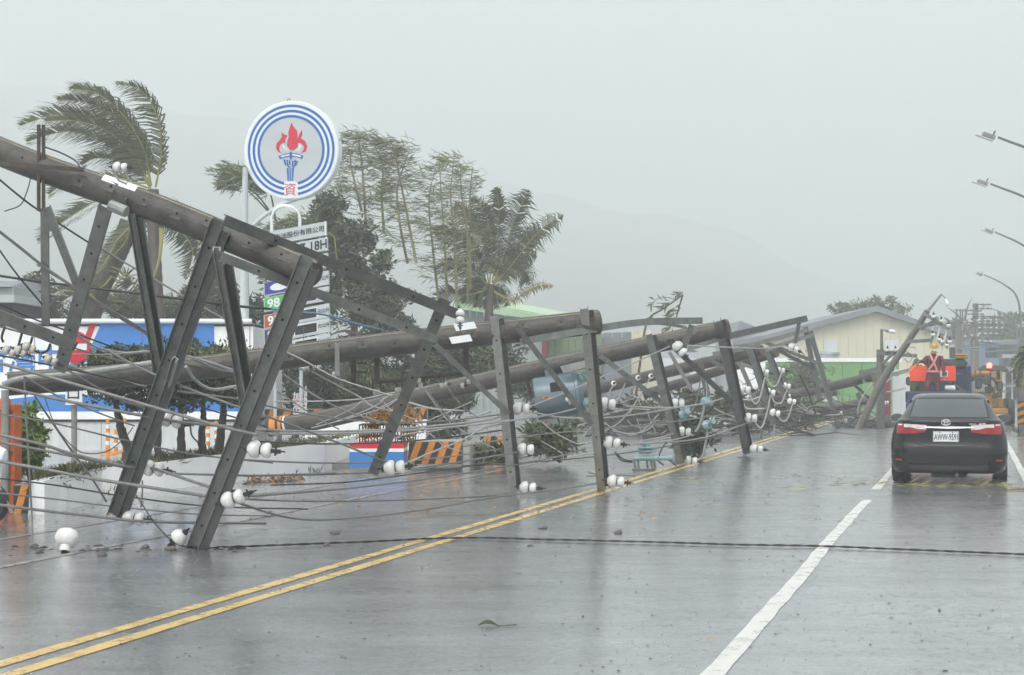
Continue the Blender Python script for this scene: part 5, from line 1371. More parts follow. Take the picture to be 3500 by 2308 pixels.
# ================================================================== transformer, switch, loose insulators
YT2 = 33.6
tf = thing('transformer', 'pale blue cylindrical transformer hanging under the third pole', 'transformer', P('T4', 200, 900, YT2))
ca, cb = P('T4', -60, 925, YT2), P('T4', 470, 850, YT2)
ax_ = (cb - ca).normalized(); L_ = (cb - ca).length; rT = .42
MB().lathe([(.02, -.02), (rT * .96, -.02), (rT, .03), (rT, L_ - .12), (rT * 1.05, L_ - .11), (rT * 1.05, L_ - .05), (rT * .97, L_ - .04), (rT * .9, L_ + .03), (.02, L_ + .05)], ca, ax_, 36).build('tank', 'transformer', tf, smooth=True)
a_, b_ = frame_of(ax_); a_ = a_ if a_.z > 0 else -a_
for k, (s, t) in enumerate(((.26, -.25), (-.2, -.3))):
    o_ = cb + a_ * s + Vector((0, t, 0)); dr = (ax_ * .8 + a_ * (.35 if s > 0 else -.1)).normalized()
    bs = MB().lathe([(.05, 0), (.09, .04), (.06, .08), (.1, .12), (.06, .17), (.11, .2), (.13, .22), (.13, .38), (.02, .39)], o_, dr, 18).build('bushing', 'pale_blue', tf, smooth=True)
    MB().tube([o_ + dr * .38, o_ + dr * .38 + Vector((.18, 0, -.2))], .012, 6).build('lead', 'cable_black', bs)
for k, t in enumerate((.35, .75)):
    c = ca + ax_ * L_ * t + a_ * (rT + .05); MB().obox(c, ax_ * .07, Vector((0, .12, 0)), a_ * .07).build('hanger_lug', 'transformer', tf)
for x, y in ((290, 850), (310, 925)):
    c = P('T4', x, y, YT2 - rT - .02); MB().lathe([(.05, 0), (.05, .08), (.03, .1)], c, (.3, -1, 0), 14).build('low_voltage_terminal', 'porcelain', tf, smooth=True)
    MB().tube([c + Vector((.02, -.08, 0)), c + Vector((.05, -.1, -.1))], .022, 8).build('terminal_stud', 'galv_light', tf)
for k, (x, y) in enumerate(((45, 905), (80, 905))): MB().obox(P('T4', x, y, YT2 - rT - .002), (.055, 0, .012), (0, .006, 0), (-.01, 0, .02)).build('rating_label', 'hazard_orange', tf)
MB().obox(P('T4', 180, 775, YT2 - rT * .9), (.12, 0, .02), (0, .03, 0), (-.01, 0, .09)).build('mounting_hole', 'hole', tf)

YSw = 29.0
sw = thing('cutout_switch', 'pale blue cutout switch lying on the road between pole tips', 'switch', G('R7', 1180, 1290))
Ys = sw.location.y
MB().lathe([(.04, 0), (.05, .03), (.05, .3), (.06, .32), (.06, .42), (.04, .44), (.04, .6), (.05, .62), (.05, .68)], P('R7', 1115, 1208, Ys), (1, 0, 0), 16).build('barrel', 'pale_blue', sw, smooth=True)
for x in (1165, 1205):
    MB().lathe([(.03, 0), (.09, .03), (.04, .07), (.08, .1), (.04, .14), (.05, .2), (.03, .26)], P('R7', x, 1180, Ys), (0, .1, 1), 14).build('bushing', 'pale_blue', sw, smooth=True)
MB().obox(P('R7', 1185, 1160, Ys), (.2, 0, 0), (0, .06, 0), (0, 0, .025)).build('cross_plate', 'pale_blue', sw)
for x in (1110, 1135, 1195, 1225, 1245):
    a = P('R7', x, 1215, Ys); MB().tube([a, Vector((a.x + .03, a.y, .02))], .022, 6).build('leg', 'galv', sw)
MB().box(P('R7', 1100, 0, Ys).x, P('R7', 1250, 0, Ys).x, Ys - .12, Ys + .12, .004, .035).build('base_bar', 'galv', sw)
MB().obox(P('R7', 1190, 1072, Ys + .4), (.07, 0, 0), (0, .06, 0), (0, 0, .07)).build('control_box', 'galv_dark', sw)
MB().tube([P('R7', 1190, 1090, Ys + .35), P('R7', 1188, 1160, Ys)], .02, 6).build('stem', 'galv', sw)
for pts in ([(980, 1165), (1040, 1215), (1105, 1228)], [(985, 1175), (1030, 1225), (1100, 1235)], [(1255, 1222), (1300, 1205), (1350, 1225), (1395, 1260)], [(1265, 1222), (1310, 1255)], [(1270, 1220), (1295, 1150), (1330, 1100)]):
    MB().tube(spline(PL('R7', [(x, y, Ys) for x, y in pts]), 5), .013, 6).build('lead', 'cable_black', sw)
# second switch tangle in pale blue at the torn bush
s2_ = thing('cutout_switch', 'cluster of pale blue cutouts tangled in the fallen branch under the third pole', 'switch', P('T4', 1720, 1450, 36))
for x, y in ((1690, 1110), (1940, 950), (1960, 1240), (1720, 1050)):
    MB().lathe([(.05, 0), (.11, .03), (.05, .07), (.1, .1), (.05, .14), (.06, .3)], P('T4', x, y, 36.2), (random.uniform(-.5, .5), -.6, random.uniform(-.3, 1)), 14).build('bushing', 'pale_blue', s2_, smooth=True)
MB().tube(spline(PL('T4', [(1690, 1110, 36.3), (1650, 1200, 36.3), (1720, 1330, 36.3), (1900, 1250, 36.3), (1940, 960, 36.3)]), 5), .03, 7).build('hanger_frame', 'galv', s2_)
li = thing('loose_insulator', 'white ball insulator lying alone on the road at the lower left', 'insulator', G('R4', 475, 1440))
c = li.location.copy(); rB = .115
MB().lathe([(.05, -.115), (.055, -.06), (.085, -.05), (.112, 0), (.115, .03), (.1, .085), (.06, .11), (.01, .118)], c + Vector((0, 0, .115)), (.02, .5, .9), 28).build('bell', 'porcelain', li, smooth=True, sharp=60)
MB().lathe([(.03, -.128), (.03, -.116)], c + Vector((0, 0, .115)), (.02, .5, .9), 18).build('socket', 'hole', li)

# ================================================================== cables
NEAR = 'near power cables across the lower left'
def cz(label, fr, pts, r, m, group=None):
    return cable(label, PL(fr, pts), r, m, group or 'power cables strung between the fallen poles')
cz('thick grey cable, highest of the near set, ending at the front crossarm', 'R4', [(-60, 70, 16.6), (400, 200, 16.6), (870, 335, 16.5), (1200, 432, 16.4), (1540, 530, 16.2), (1840, 600, 16.0)], .016, 'cable_grey', NEAR)
cz('thick grey cable second from the top of the near set', 'R4', [(-60, 240, 17.4), (450, 352, 17.4), (900, 440, 17.4), (1250, 502, 17.5), (1340, 515, 17.5), (1640, 540, 17.2), (1990, 575, 16.8)], .016, 'cable_grey', NEAR)
cz('grey cable third from the top running to the middle insulators', 'R4', [(-60, 588, 17.6), (300, 668, 17.6), (520, 738, 17.7), (870, 818, 17.8), (1110, 845, 17.8), (1480, 965, 17.0), (1710, 1008, 16.4)], .017, 'cable_grey', NEAR)
cz('thin grey cable pressed against the third near cable', 'R4', [(-60, 640, 17.8), (250, 700, 17.8), (520, 752, 17.8), (860, 825, 17.9), (1180, 868, 17.9)], .014, 'cable_grey', NEAR)
cz('dark grey cable fourth from the top crossing both crossarms', 'R4', [(-60, 780, 17.2), (300, 843, 17.2), (650, 910, 17.1), (1100, 980, 16.9), (1575, 1052, 16.5)], .017, 'cable_grey', NEAR)
cz('lowest thick grey cable near the road running through two insulators', 'R4', [(-60, 1092, 17.8), (300, 1140, 17.9), (700, 1185, 18.1), (1000, 1216, 18.1), (1300, 1226, 18.3), (1900, 1232, 19.2)], .015, 'cable_grey', NEAR)
cz('dark cable from the middle insulators to the front crossarm', 'R4', [(1190, 875, 17.9), (1500, 884, 17.6), (1900, 890, 18.5), (2400, 872, 20)], .012, 'cable_grey', NEAR)
cz('thin grey wire sloping from the left edge to the price board', 'R3', [(-30, 220, 17.0), (200, 400, 17.2), (400, 560, 17.3), (680, 750, 17.4), (1000, 950, 17.5), (1330, 1150, 17.8)], .015, 'cable_grey', NEAR)
cz('thin wire running beside the sloping one, a hand lower', 'R3', [(420, 590, 17.4), (640, 730, 17.5), (900, 910, 17.6), (1320, 1165, 17.9)], .009, 'cable_grey', NEAR)
cz('black guy wire from the left edge to the hanging brace', 'R3', [(-30, 370, 17.2), (150, 620, 17.2), (380, 895, 17.5)], .009, 'cable_black', NEAR)
cz('black wire sloping under the near pole toward the palm', 'R1', [(-30, 930, 17.5), (150, 1080, 17.6), (330, 1215, 17.8), (800, 1520, 18.3)], .010, 'cable_black', NEAR)
cz('black wire continuing past the palms to the front crossarm', 'R3', [(800, 330, 18.3), (1000, 450, 18.4), (1210, 572, 18.4), (1420, 690, 18.4), (1660, 830, 18.2), (2000, 1020, 18)], .010, 'cable_grey', NEAR)
cz('dark blue level cable across the palms', 'R3', [(-30, 632, 19), (380, 690, 19), (830, 745, 19), (1250, 795, 19), (1640, 845, 19), (2110, 905, 19.2), (2420, 930, 19.4)], .014, 'cable_black', NEAR)
cz('pale blue cable sagging past the price board', 'R5', [(330, 1080, 20), (620, 1110, 20), (1000, 1150, 20.2), (1280, 1180, 20.4), (1600, 1270, 21), (1900, 1340, 21.5)], .012, 'cable_blue', NEAR)
cz('loose black wire loop above the near pole', 'R1', [(400, 660, 16.7), (560, 720, 16.6), (680, 790, 16.5), (730, 870, 16.4)], .008, 'cable_black', NEAR)
cz('thin black loop hanging left of the bracket', 'R1', [(275, 935, 17.1), (240, 1060, 17.1), (180, 1180, 17.1), (40, 1235, 17.2)], .006, 'cable_black', NEAR)
cz('bundled grey cable swinging under the kiosk roof edge', 'R3', [(640, 1130, 18), (850, 1265, 18.5), (1100, 1325, 19), (1345, 1315, 19.5), (1700, 1360, 20), (2090, 1480, 20.6)], .016, 'cable_white', NEAR)
cz('thin white wire before the red disc', 'R3', [(-30, 1325, 18.2), (300, 1322, 18.2), (640, 1335, 18.3), (1000, 1335, 18.6), (1420, 1300, 19)], .007, 'cable_white', NEAR)
cz('black wire dropping from the second pole to the road', 'R4', [(250, 325, 21.5), (380, 520, 21), (520, 725, 20.5), (650, 900, 20), (760, 1075, 19.6)], .013, 'cable_black', NEAR)
cz('thin dark wire beside the dropping one', 'R4', [(320, 335, 21.6), (400, 540, 21.4), (540, 700, 21.2), (650, 733, 21.1), (780, 710, 21.2), (900, 610, 21.4), (950, 545, 21.5)], .007, 'cable_black', NEAR)
cz('thin grey wire hanging straight down before the bush', 'R4', [(172, 180, 17.6), (190, 500, 17.7), (210, 850, 17.7), (228, 1200, 17.8), (232, 1450, 17.4)], .010, 'cable_grey', NEAR)
cz('grey cable from the second pole foot under the hedge', 'T1', [(380, 620, 19), (900, 920, 19.2), (1350, 1110, 19.5), (1800, 1280, 19.8), (2060, 1370, 20)], .010, 'cable_grey', NEAR)
cz('grey cable crossing the dark pole toward the trunks', 'T1', [(920, 450, 18.6), (1350, 700, 18.8), (1800, 960, 19), (2200, 1080, 19.2)], .011, 'cable_grey', NEAR)
cz('thin wire rising from the near insulators to the pole foot', 'T1', [(1000, 440, 18.6), (1500, 600, 18.8), (2240, 770, 19)], .011, 'cable_grey', NEAR)
cz('looping grey cable between the two front crossarms', 'R4', [(1330, 110, 17.5), (1400, 210, 17.8), (1520, 275, 18), (1700, 250, 18.4)], .018, 'cable_white', NEAR)
cz('thin cable passing both front crossarms at half height', 'R4', [(1270, 288, 17.6), (1480, 315, 17.8), (1720, 345, 18)], .011, 'cable_grey', NEAR)
cz('jumper loop from the middle insulators', 'R4', [(1360, 520, 17.4), (1370, 600, 17.3), (1420, 660, 17.2)], .009, 'cable_black', NEAR)
cz('thin hanging wire between the lower insulators', 'R4', [(1018, 925, 18), (1018, 1020, 18), (1008, 1115, 18.1)], .008, 'cable_grey', NEAR)
cz('cable from the near pole bundle to the front crossarm insulators', 'R4', [(1380, 60, 17.2), (1560, 130, 17.8), (1700, 160, 18.2), (1900, 210, 19)], .012, 'cable_grey', NEAR)
cz('grey diagonal wire under the front crossarm', 'R4', [(780, 0, 17.6), (1010, 125, 17.4), (1400, 290, 17), (1690, 395, 16.6), (1900, 470, 16.4)], .012, 'cable_grey', NEAR)
MIDG = 'cables between the first and second crossarm sets'
cz('bright white cable, upper of the pair to the second crossarms', 'R6', [(60, 828, 16.4), (350, 845, 18), (800, 848, 20), (1300, 828, 22), (2000, 765, 23.5), (2330, 700, 24.2), (2420, 690, 24.3)], .014, 'cable_white', MIDG)
cz('bright white cable, lower of the pair to the second crossarms', 'R6', [(20, 868, 16.4), (500, 870, 18.5), (1000, 862, 20.5), (1700, 820, 22.8), (2352, 750, 24), (2700, 700, 24.8), (2950, 640, 24.9)], .014, 'cable_white', MIDG)
cz('cable low over the road toward the middle hanging insulator', 'R6', [(-30, 1246, 18.6), (500, 1236, 19.5), (950, 1222, 20.6), (1400, 1190, 21.6), (1900, 1120, 23), (2352, 1042, 24.1), (2450, 1026, 24.3)], .013, 'cable_grey', MIDG)
cz('second low cable over the road toward the far hanging insulator', 'R6', [(-30, 1422, 16.8), (500, 1388, 18.5), (1000, 1345, 20), (1700, 1258, 22.4), (2352, 1152, 24.2), (2800, 1065, 24.8), (3010, 1000, 25)], .013, 'cable_grey', MIDG)
cz('dark cable nearly level just above the road', 'R6', [(-30, 1455, 16.5), (500, 1472, 18.3), (1000, 1470, 20.3), (1400, 1460, 21.8), (1900, 1440, 23.3), (2352, 1412, 24.5)], .012, 'cable_grey', MIDG)
cz('cable drooping to the road between insulator strings', 'S6', [(-860, 205, 16.9), (-400, 340, 18), (0, 340, 19.5), (500, 280, 21), (950, 200, 22.8), (1400, 145, 24.2), (1660, 105, 25)], .013, 'cable_grey', MIDG)
cz('bright cable from the near low insulator to the second crossarm foot', 'R4', [(1750, 1040, 16.5), (1900, 1030, 17), (2300, 1000, 18)], .012, 'cable_grey', MIDG)
cz('pale cable fanning from the big white bell to the barrier', 'R6', [(1360, 1160, 18.4), (1600, 1050, 20), (1900, 930, 22), (2100, 820, 23.5), (2360, 760, 24.5)], .011, 'cable_white', MIDG)
cz('dark wire from the front crossarm to the big white bell', 'R6', [(-20, 650, 17), (400, 800, 17.4), (800, 950, 17.8), (1150, 1090, 18.2), (1330, 1150, 18.4)], .011, 'cable_grey', MIDG)
FARG = 'cables between the second and third crossarm sets'
cz('white cable from the upper insulator of the tall second crossarm', 'R7', [(960, 840, 25), (1100, 862, 28), (1250, 872, 31), (1450, 862, 33), (1640, 835, 34)], .014, 'cable_white', FARG)
cz('white cable crossing the third pole arms at mid height', 'R7', [(380, 890, 24.6), (620, 935, 26), (880, 940, 29), (1150, 912, 31.5), (1400, 870, 33), (1650, 830, 35)], .014, 'cable_white', FARG)
cz('white cable from the middle insulator along the road line', 'R7', [(990, 1108, 25.2), (1150, 1110, 28), (1350, 1090, 31), (1480, 1060, 33.2)], .013, 'cable_white', FARG)
cz('long low cable from the far road insulator to the third crossarm', 'R8', [(-420, 1490, 25.6), (-100, 1555, 29), (200, 1525, 32), (450, 1460, 34), (700, 1385, 36), (880, 1310, 37)], .013, 'cable_grey', FARG)
cz('low cable from the tall second crossarm insulator', 'R8', [(-440, 1520, 25.6), (-200, 1510, 28), (0, 1515, 30), (150, 1475, 32), (300, 1415, 33.6)], .012, 'cable_grey', FARG)
cz('long pale cable sloping up to the third crossarm top insulator', 'R8', [(-30, 990, 30), (200, 995, 32), (450, 965, 34), (650, 910, 35.4), (790, 868, 36)], .016, 'cable_white', FARG)
cz('long pale cable sloping up to the third crossarm middle insulator', 'R8', [(-30, 1265, 31), (250, 1255, 33), (500, 1215, 34.5), (700, 1145, 35.6), (840, 1095, 36)], .016, 'cable_white', FARG)
cz('pale cable to the lower insulator of the third pole', 'R8', [(-30, 1250, 30), (120, 1225, 32), (250, 1185, 33.4)], .016, 'cable_white', FARG)
cz('thin bright diagonal wire from the transformer up to the hanger', 'R7', [(0, 1045, 27), (300, 910, 27), (600, 790, 26.5), (1000, 620, 26), (1350, 460, 25.4)], .010, 'cable_white', FARG)
cz('thin white wire from the hanger to the far frame', 'R8', [(270, 515, 25.3), (600, 530, 30), (900, 540, 34), (1110, 520, 36)], .012, 'cable_white', FARG)
# jumper loops hanging from the far insulators
for i, (fr, pts, Y) in enumerate((('R8', [(800, 870), (830, 940), (860, 965), (890, 920), (930, 760)], 40), ('R8', [(940, 740), (965, 810), (1000, 835), (1030, 800), (1060, 715)], 46), ('R8', [(980, 900), (1000, 950), (1050, 960), (1080, 900), (1105, 835)], 46),
        ('R8', [(1020, 1045), (1050, 1090), (1085, 1095), (1110, 1060), (1145, 950)], 46), ('R8', [(850, 1100), (880, 1140), (910, 1135), (950, 1010), (970, 900)], 40), ('R8', [(350, 1180), (375, 1205), (410, 1160), (440, 1080), (465, 980)], 35),
        ('R8', [(400, 1405), (440, 1380), (470, 1300), (490, 1180)], 35), ('R8', [(1010, 1060), (1000, 1150), (985, 1240)], 44), ('R8', [(730, 930), (820, 935), (900, 905)], 42), ('R8', [(740, 990), (830, 1005), (930, 1000)], 43))):
    o = cable(['white jumper loop at the third pole outer arm, top', 'white jumper loop between fourth and fifth pole top insulators', 'white jumper loop between fourth and fifth pole middle insulators', 'white jumper loop between fourth and fifth pole bottom insulators', 'white jumper loop at the third pole outer arm, middle', 'white jumper loop under the third pole inner arm insulator', 'white jumper dropping to the road at the third pole inner arm', 'white jumper dropping straight to the road at the fourth pole', 'flat white jumper joining third and fourth pole arms, upper', 'flat white jumper joining third and fourth pole arms, lower'][i], PL(fr, [(x, y, Y) for x, y in pts]), .02, 'cable_white', 'white jumper loops on the far insulators')
# web of thin cables in the middle distance
web = [('T3', [(420, 550), (700, 630), (900, 665), (1250, 690)], 27, .012), ('T3', [(680, 350), (850, 560), (1000, 740), (1120, 880)], 26, .012), ('T3', [(660, 340), (830, 580), (960, 750), (1080, 890)], 26.2, .010),
       ('T3', [(1030, 330), (1150, 510), (1300, 660), (1500, 790)], 26, .010), ('T3', [(330, 750), (650, 850), (850, 790), (1080, 690), (1400, 550)], 28, .010), ('T3', [(850, 860), (1050, 720), (1250, 620), (1420, 545)], 28.4, .012),
       ('T3', [(420, 560), (520, 720), (620, 880), (690, 960)], 27, .009), ('T3', [(710, 1000), (860, 1130), (1000, 1240), (1250, 1310)], 28, .010), ('T3', [(200, 1110), (500, 1030), (800, 1000), (1000, 960)], 28, .011),
       ('T3', [(1150, 930), (1350, 1040), (1550, 1080), (1750, 1060)], 30, .010), ('T3', [(1540, 880), (1700, 1010), (1850, 1150), (1950, 1260)], 29, .011), ('T3', [(1440, 1060), (1600, 1010), (1800, 960), (2050, 880), (2240, 800)], 29, .011),
       ('T3', [(1500, 1200), (1600, 1100), (1700, 1000), (1780, 880)], 29.5, .011), ('T3', [(1300, 780), (1500, 760), (1700, 690)], 31, .02), ('T3', [(1560, 1180), (1740, 1260), (1760, 1330)], 30, .009), ('T3', [(1680, 920), (1850, 990), (2000, 1060), (2240, 1050)], 31, .010),
       ('T3', [(0, 540), (120, 470), (260, 390)], 26, .012), ('T3', [(0, 640), (120, 580), (260, 510)], 27, .011), ('T3', [(50, 560), (120, 640), (190, 710)], 27, .011), ('R6', [(600, 790), (900, 660), (1040, 560), (1200, 520)], 29, .010), ('R6', [(560, 820), (900, 730), (1200, 640), (1330, 560)], 28, .012), ('R6', [(780, 760), (1050, 660), (1190, 580), (1200, 540)], 28, .011),
       ('R6', [(200, 580), (600, 580), (1000, 560), (1250, 510), (1600, 450)], 25, .013), ('R6', [(300, 120), (520, 230), (780, 370), (1080, 470), (1280, 530)], 22.5, .012), ('R6', [(310, 340), (560, 510), (850, 660), (1130, 750), (1240, 775)], 22, .013), ('R6', [(250, 490), (450, 620), (650, 750), (810, 830)], 22, .010),
       ('R6', [(560, 310), (800, 440), (990, 540), (1100, 620), (1300, 670)], 24, .012), ('R6', [(1420, 590), (1650, 650), (1930, 665)], 27, .012), ('T4', [(800, 880), (830, 800), (870, 750)], 40, .018), ('T4', [(900, 940), (960, 830), (1000, 730)], 40, .018), ('T4', [(990, 1020), (1060, 880), (1130, 700)], 40, .018),
       ('T4', [(1050, 1090), (1150, 920), (1290, 680)], 40, .018), ('T4', [(720, 1320), (850, 1250), (980, 1150), (1180, 880)], 38, .016), ('T4', [(390, 1380), (500, 1290), (640, 1180)], 38, .014), ('T4', [(480, 1380), (560, 1290), (640, 1210)], 38, .014), ('T4', [(750, 1200), (900, 1300), (1080, 1340), (1220, 1290), (1400, 1100)], 38, .016),
       ('T4', [(700, 1130), (850, 1080), (1100, 1040), (1300, 1050)], 37, .014), ('T4', [(850, 1300), (1000, 1330), (1150, 1330), (1290, 1270), (1380, 1170)], 39, .014), ('T4', [(1020, 1170), (1100, 1240), (1250, 1260)], 40, .012), ('T4', [(1140, 1150), (1170, 1250), (1200, 1330)], 39, .012), ('T4', [(1260, 1050), (1310, 1200), (1370, 1330)], 39, .012),
       ('T4', [(0, 1330), (300, 1270), (600, 1190)], 33, .012), ('T4', [(0, 1190), (180, 1330), (420, 1450), (560, 1450)], 31, .012), ('T4', [(280, 1260), (400, 1150), (480, 1060)], 33, .014), ('T4', [(1900, 680), (1870, 850), (1830, 1000), (1780, 1080)], 42, .02), ('T4', [(1960, 690), (1970, 800), (1970, 920)], 42, .014), ('T4', [(1800, 720), (1780, 830)], 43, .018),
       ('T4', [(1940, 1010), (1910, 1150), (1880, 1260), (1800, 1340)], 37, .018), ('T4', [(1980, 1280), (1960, 1400), (1930, 1540)], 36, .016), ('T4', [(900, 980), (1050, 930), (1200, 880)], 41, .014), ('T4', [(1430, 1340), (1500, 1280), (1530, 1220)], 38, .014), ('T4', [(0, 1420), (120, 1490), (250, 1568)], 30, .011),
       ('R8', [(540, 995), (600, 1030), (700, 1065)], 48, .018), ('R8', [(540, 1060), (620, 1080), (710, 1095)], 48, .016), ('R8', [(520, 1150), (580, 1190), (620, 1180)], 46, .016), ('R8', [(690, 745), (800, 830), (1000, 900)], 50, .012), ('R8', [(1160, 960), (1250, 1020), (1400, 1050), (1480, 1048)], 55, .02), ('R8', [(1010, 1135), (1100, 1150), (1200, 1160)], 55, .018), ('R8', [(1160, 1010), (1260, 1040), (1420, 1048)], 56, .016), ('R8', [(940, 985), (1020, 970), (1090, 920)], 48, .018),
       ('T7', [(560, 960), (700, 1080), (900, 1150), (1140, 1160)], 60, .02), ('T7', [(1050, 925), (1250, 990), (1500, 1020), (1700, 1010), (1850, 985)], 60, .022), ('T7', [(900, 860), (1050, 930), (1200, 985)], 60, .016), ('T7', [(1200, 1170), (1400, 1210), (1650, 1225), (1900, 1200)], 60, .022), ('T7', [(1430, 1190), (1440, 1050), (1500, 900), (1640, 690)], 60, .03), ('T7', [(1560, 870), (1600, 760), (1680, 690)], 60, .03),
       ('T7', [(1140, 840), (1300, 880), (1420, 890)], 62, .012), ('T7', [(1860, 820), (2000, 800), (2140, 760)], 62, .03), ('T7', [(2100, 200), (2180, 240), (2250, 280)], 57, .02), ('T7', [(2120, 330), (2200, 380), (2260, 270)], 57, .02), ('T7', [(2130, 150), (2220, 160), (2280, 170)], 57, .018), ('T7', [(1850, 680), (1930, 610)], 60, .03), ('T7', [(480, 1200), (500, 1290), (500, 1390)], 60, .02), ('T7', [(550, 1150), (580, 1200), (560, 1300), (590, 1320)], 60, .02)]
for fr, pts, Y, r in web:
    Y2 = Y + random.uniform(-.6, .6)
    o = cable('thin pale cable in the tangled web ' + dict(T3='above the striped barriers', R6='in front of the red plant tray', T4='around the blue transformer', R8='among the fourth and fifth pole arms', T7='in front of the green wall')[fr], PL(fr, [(x, y, Y2) for x, y in pts]), r * .92, 'cable_white' if random.random() < .8 else 'cable_grey', 'thin cables tangled between the fallen poles', n=4, sides=5)
# more long dark conductors sweeping from the left along the pole row
for k, (fr, pts, r_, m_, lab) in enumerate((
    ('R4', [(-60, 20, 18), (500, 130, 18.4), (1000, 250, 19), (1500, 420, 19.5), (1900, 540, 20)], .009, 'cable_black', 'thin black wire above the thick near cables on the left'),
    ('R4', [(-60, 440, 18.6), (400, 520, 18.8), (900, 640, 19.2), (1400, 740, 19.8), (1950, 800, 20.6)], .010, 'cable_grey', 'thin grey wire between the second and third near cables'),
    ('R4', [(-60, 905, 18.4), (400, 960, 18.6), (900, 1040, 19), (1500, 1110, 19.6), (2200, 1130, 21)], .009, 'cable_black', 'thin black wire just under the fourth near cable'),
    ('R4', [(-60, 1010, 18.8), (400, 1060, 19), (900, 1120, 19.4), (1500, 1170, 20), (2300, 1180, 21.5)], .009, 'cable_grey', 'thin grey wire just above the lowest near cable'),
    ('R3', [(-30, 880, 18), (300, 1020, 18.3), (700, 1160, 18.8), (1200, 1330, 19.4), (1800, 1460, 20)], .009, 'cable_black', 'thin black wire crossing the kiosk lettering'),
    ('R3', [(-30, 1080, 18.2), (400, 1200, 18.6), (900, 1350, 19.2), (1500, 1500, 20)], .010, 'cable_grey', 'thin grey wire crossing under the red disc'),
    ('R6', [(-100, 560, 19), (500, 690, 20), (1100, 760, 21.5), (1700, 760, 23), (2400, 680, 24.6)], .010, 'cable_grey', 'grey wire sagging past the plant tray toward the second crossarms'),
    ('R6', [(-100, 930, 18), (600, 960, 19.5), (1200, 950, 21), (1800, 900, 23), (2400, 820, 24.4)], .010, 'cable_black', 'black wire sagging before the blue plant tray'),
    ('R6', [(-100, 1100, 17.5), (600, 1130, 19), (1300, 1120, 21), (1900, 1060, 23), (2500, 960, 25)], .010, 'cable_grey', 'grey wire passing below the big white bell'),
    ('R6', [(200, 1330, 18.5), (900, 1300, 20.4), (1600, 1210, 22.6), (2352, 1100, 24.4), (3000, 960, 26)], .009, 'cable_black', 'black wire low over the oncoming lane'),
    ('R7', [(-40, 1130, 26), (400, 1060, 27), (900, 1010, 29), (1400, 960, 32), (1800, 900, 36)], .011, 'cable_grey', 'grey wire across the leafy heap toward the third crossarms'),
    ('R7', [(-40, 1260, 25), (500, 1230, 27), (1000, 1180, 29.5), (1450, 1110, 33), (1800, 1040, 36)], .010, 'cable_black', 'black wire low behind the second crossarms'),
    ('R8', [(-40, 1090, 36), (400, 1100, 40), (800, 1060, 44), (1200, 1000, 50), (1500, 940, 56)], .016, 'cable_grey', 'grey wire threading the far crossarms'),
    ('R8', [(-40, 860, 40), (400, 900, 44), (900, 960, 50), (1400, 1060, 57)], .014, 'cable_black', 'black wire falling away through the far crossarms'))):
    cable(lab, PL(fr, pts), r_, m_, 'thin conductors sweeping along the pole row')
# broken branches and steel scraps under the far crossarms
rb2 = MB()
for k in range(320):
    x = random.uniform(1320, 1900); Yk = random.uniform(48, 60); a = P('D', x, 960, Yk); a.z = abs(random.gauss(0, .35)) + .03
    d = Vector((random.gauss(0, .8), random.gauss(0, .4), random.gauss(.1, .35))); q = a + d * random.uniform(.4, 1.5); q.z = max(.03, q.z)
    rb2.tube([a, a.lerp(q, .5) + Vector((0, 0, random.uniform(-.05, .12))), q], [.022, .008] if k % 3 else [.03, .03], 5)
o = rb2.build('rubble', 'bark_dark'); tag(o, 'low tangle of broken branches and scraps under the far crossarms', 'rubble'); o['kind'] = 'stuff'
# long twisted black cable across the carriageway
tw = PL('D', [(430, 1262, 17.35), (480, 1268, 17.2), (620, 1266, 17.3), (780, 1258, 17.6)])
tw = [G('D', x, y, .02) for x, y in ((315, 1222), (370, 1250), (430, 1270), (540, 1270), (700, 1264), (860, 1258), (1000, 1251), (1120, 1249), (1230, 1252), (1400, 1256), (1560, 1260), (1720, 1265), (1900, 1268), (2100, 1276), (2300, 1284), (2500, 1293))]
tw[0].z += .35; tw[1].z += .1
qq = spline(tw, 60)
mb = MB()
for s in (0, math.pi):
    path = []; acc = 0
    for i, p in enumerate(qq):
        if i: acc += (p - qq[i - 1]).length
        a = acc * 19 + s; path.append(p + Vector((0, .006 * math.sin(a), .006 * math.cos(a))))
    mb.tube(path, .0062, 5)
o = mb.build('twisted_cable', 'cable_black', None, smooth=True, sharp=80); tag(o, 'long twisted black cable lying right across the wet road', 'cable')
# ================================================================== black sedan seen from behind
cp = G('S1', 766, 1440); cp.y -= .8; cp.x -= .8 * ROAD_DIR.x
car = thing('sedan_car', 'black sedan with its red tail lights seen from behind on the wet road', 'car', (cp.x, cp.y, 0), ROAD_YAW)
ZS = [.19, .24, .33, .45, .56, .62, .655, .72, .80, .88, .95, 1.0, 1.03]
WS = [.80, .845, .872, .885, .888, .888, .887, .88, .866, .845, .82, .795, .765]
YRr = [.10, .05, .01, 0, .005, .02, .035, .045, .05, .045, .035, .02, .05]
YF = [4.45, 4.56, 4.6, 4.62, 4.62, 4.61, 4.59, 4.52, 4.35, 4.0, 3.6, 3.3, 3.1]
def yr_at(z): return float(np.interp(z, ZS, YRr))
def w_at(z): return float(np.interp(z, ZS, WS))
RC = .30
def rear_y(x, z):
    x = abs(x); w_ = w_at(z); y0 = yr_at(z) + .03 * (x / w_) ** 2
    if x > w_ - RC:
        s = min(1, (x - (w_ - RC)) / RC); return y0 + RC * (1 - math.sqrt(max(0, 1 - s * s)))
    return y0
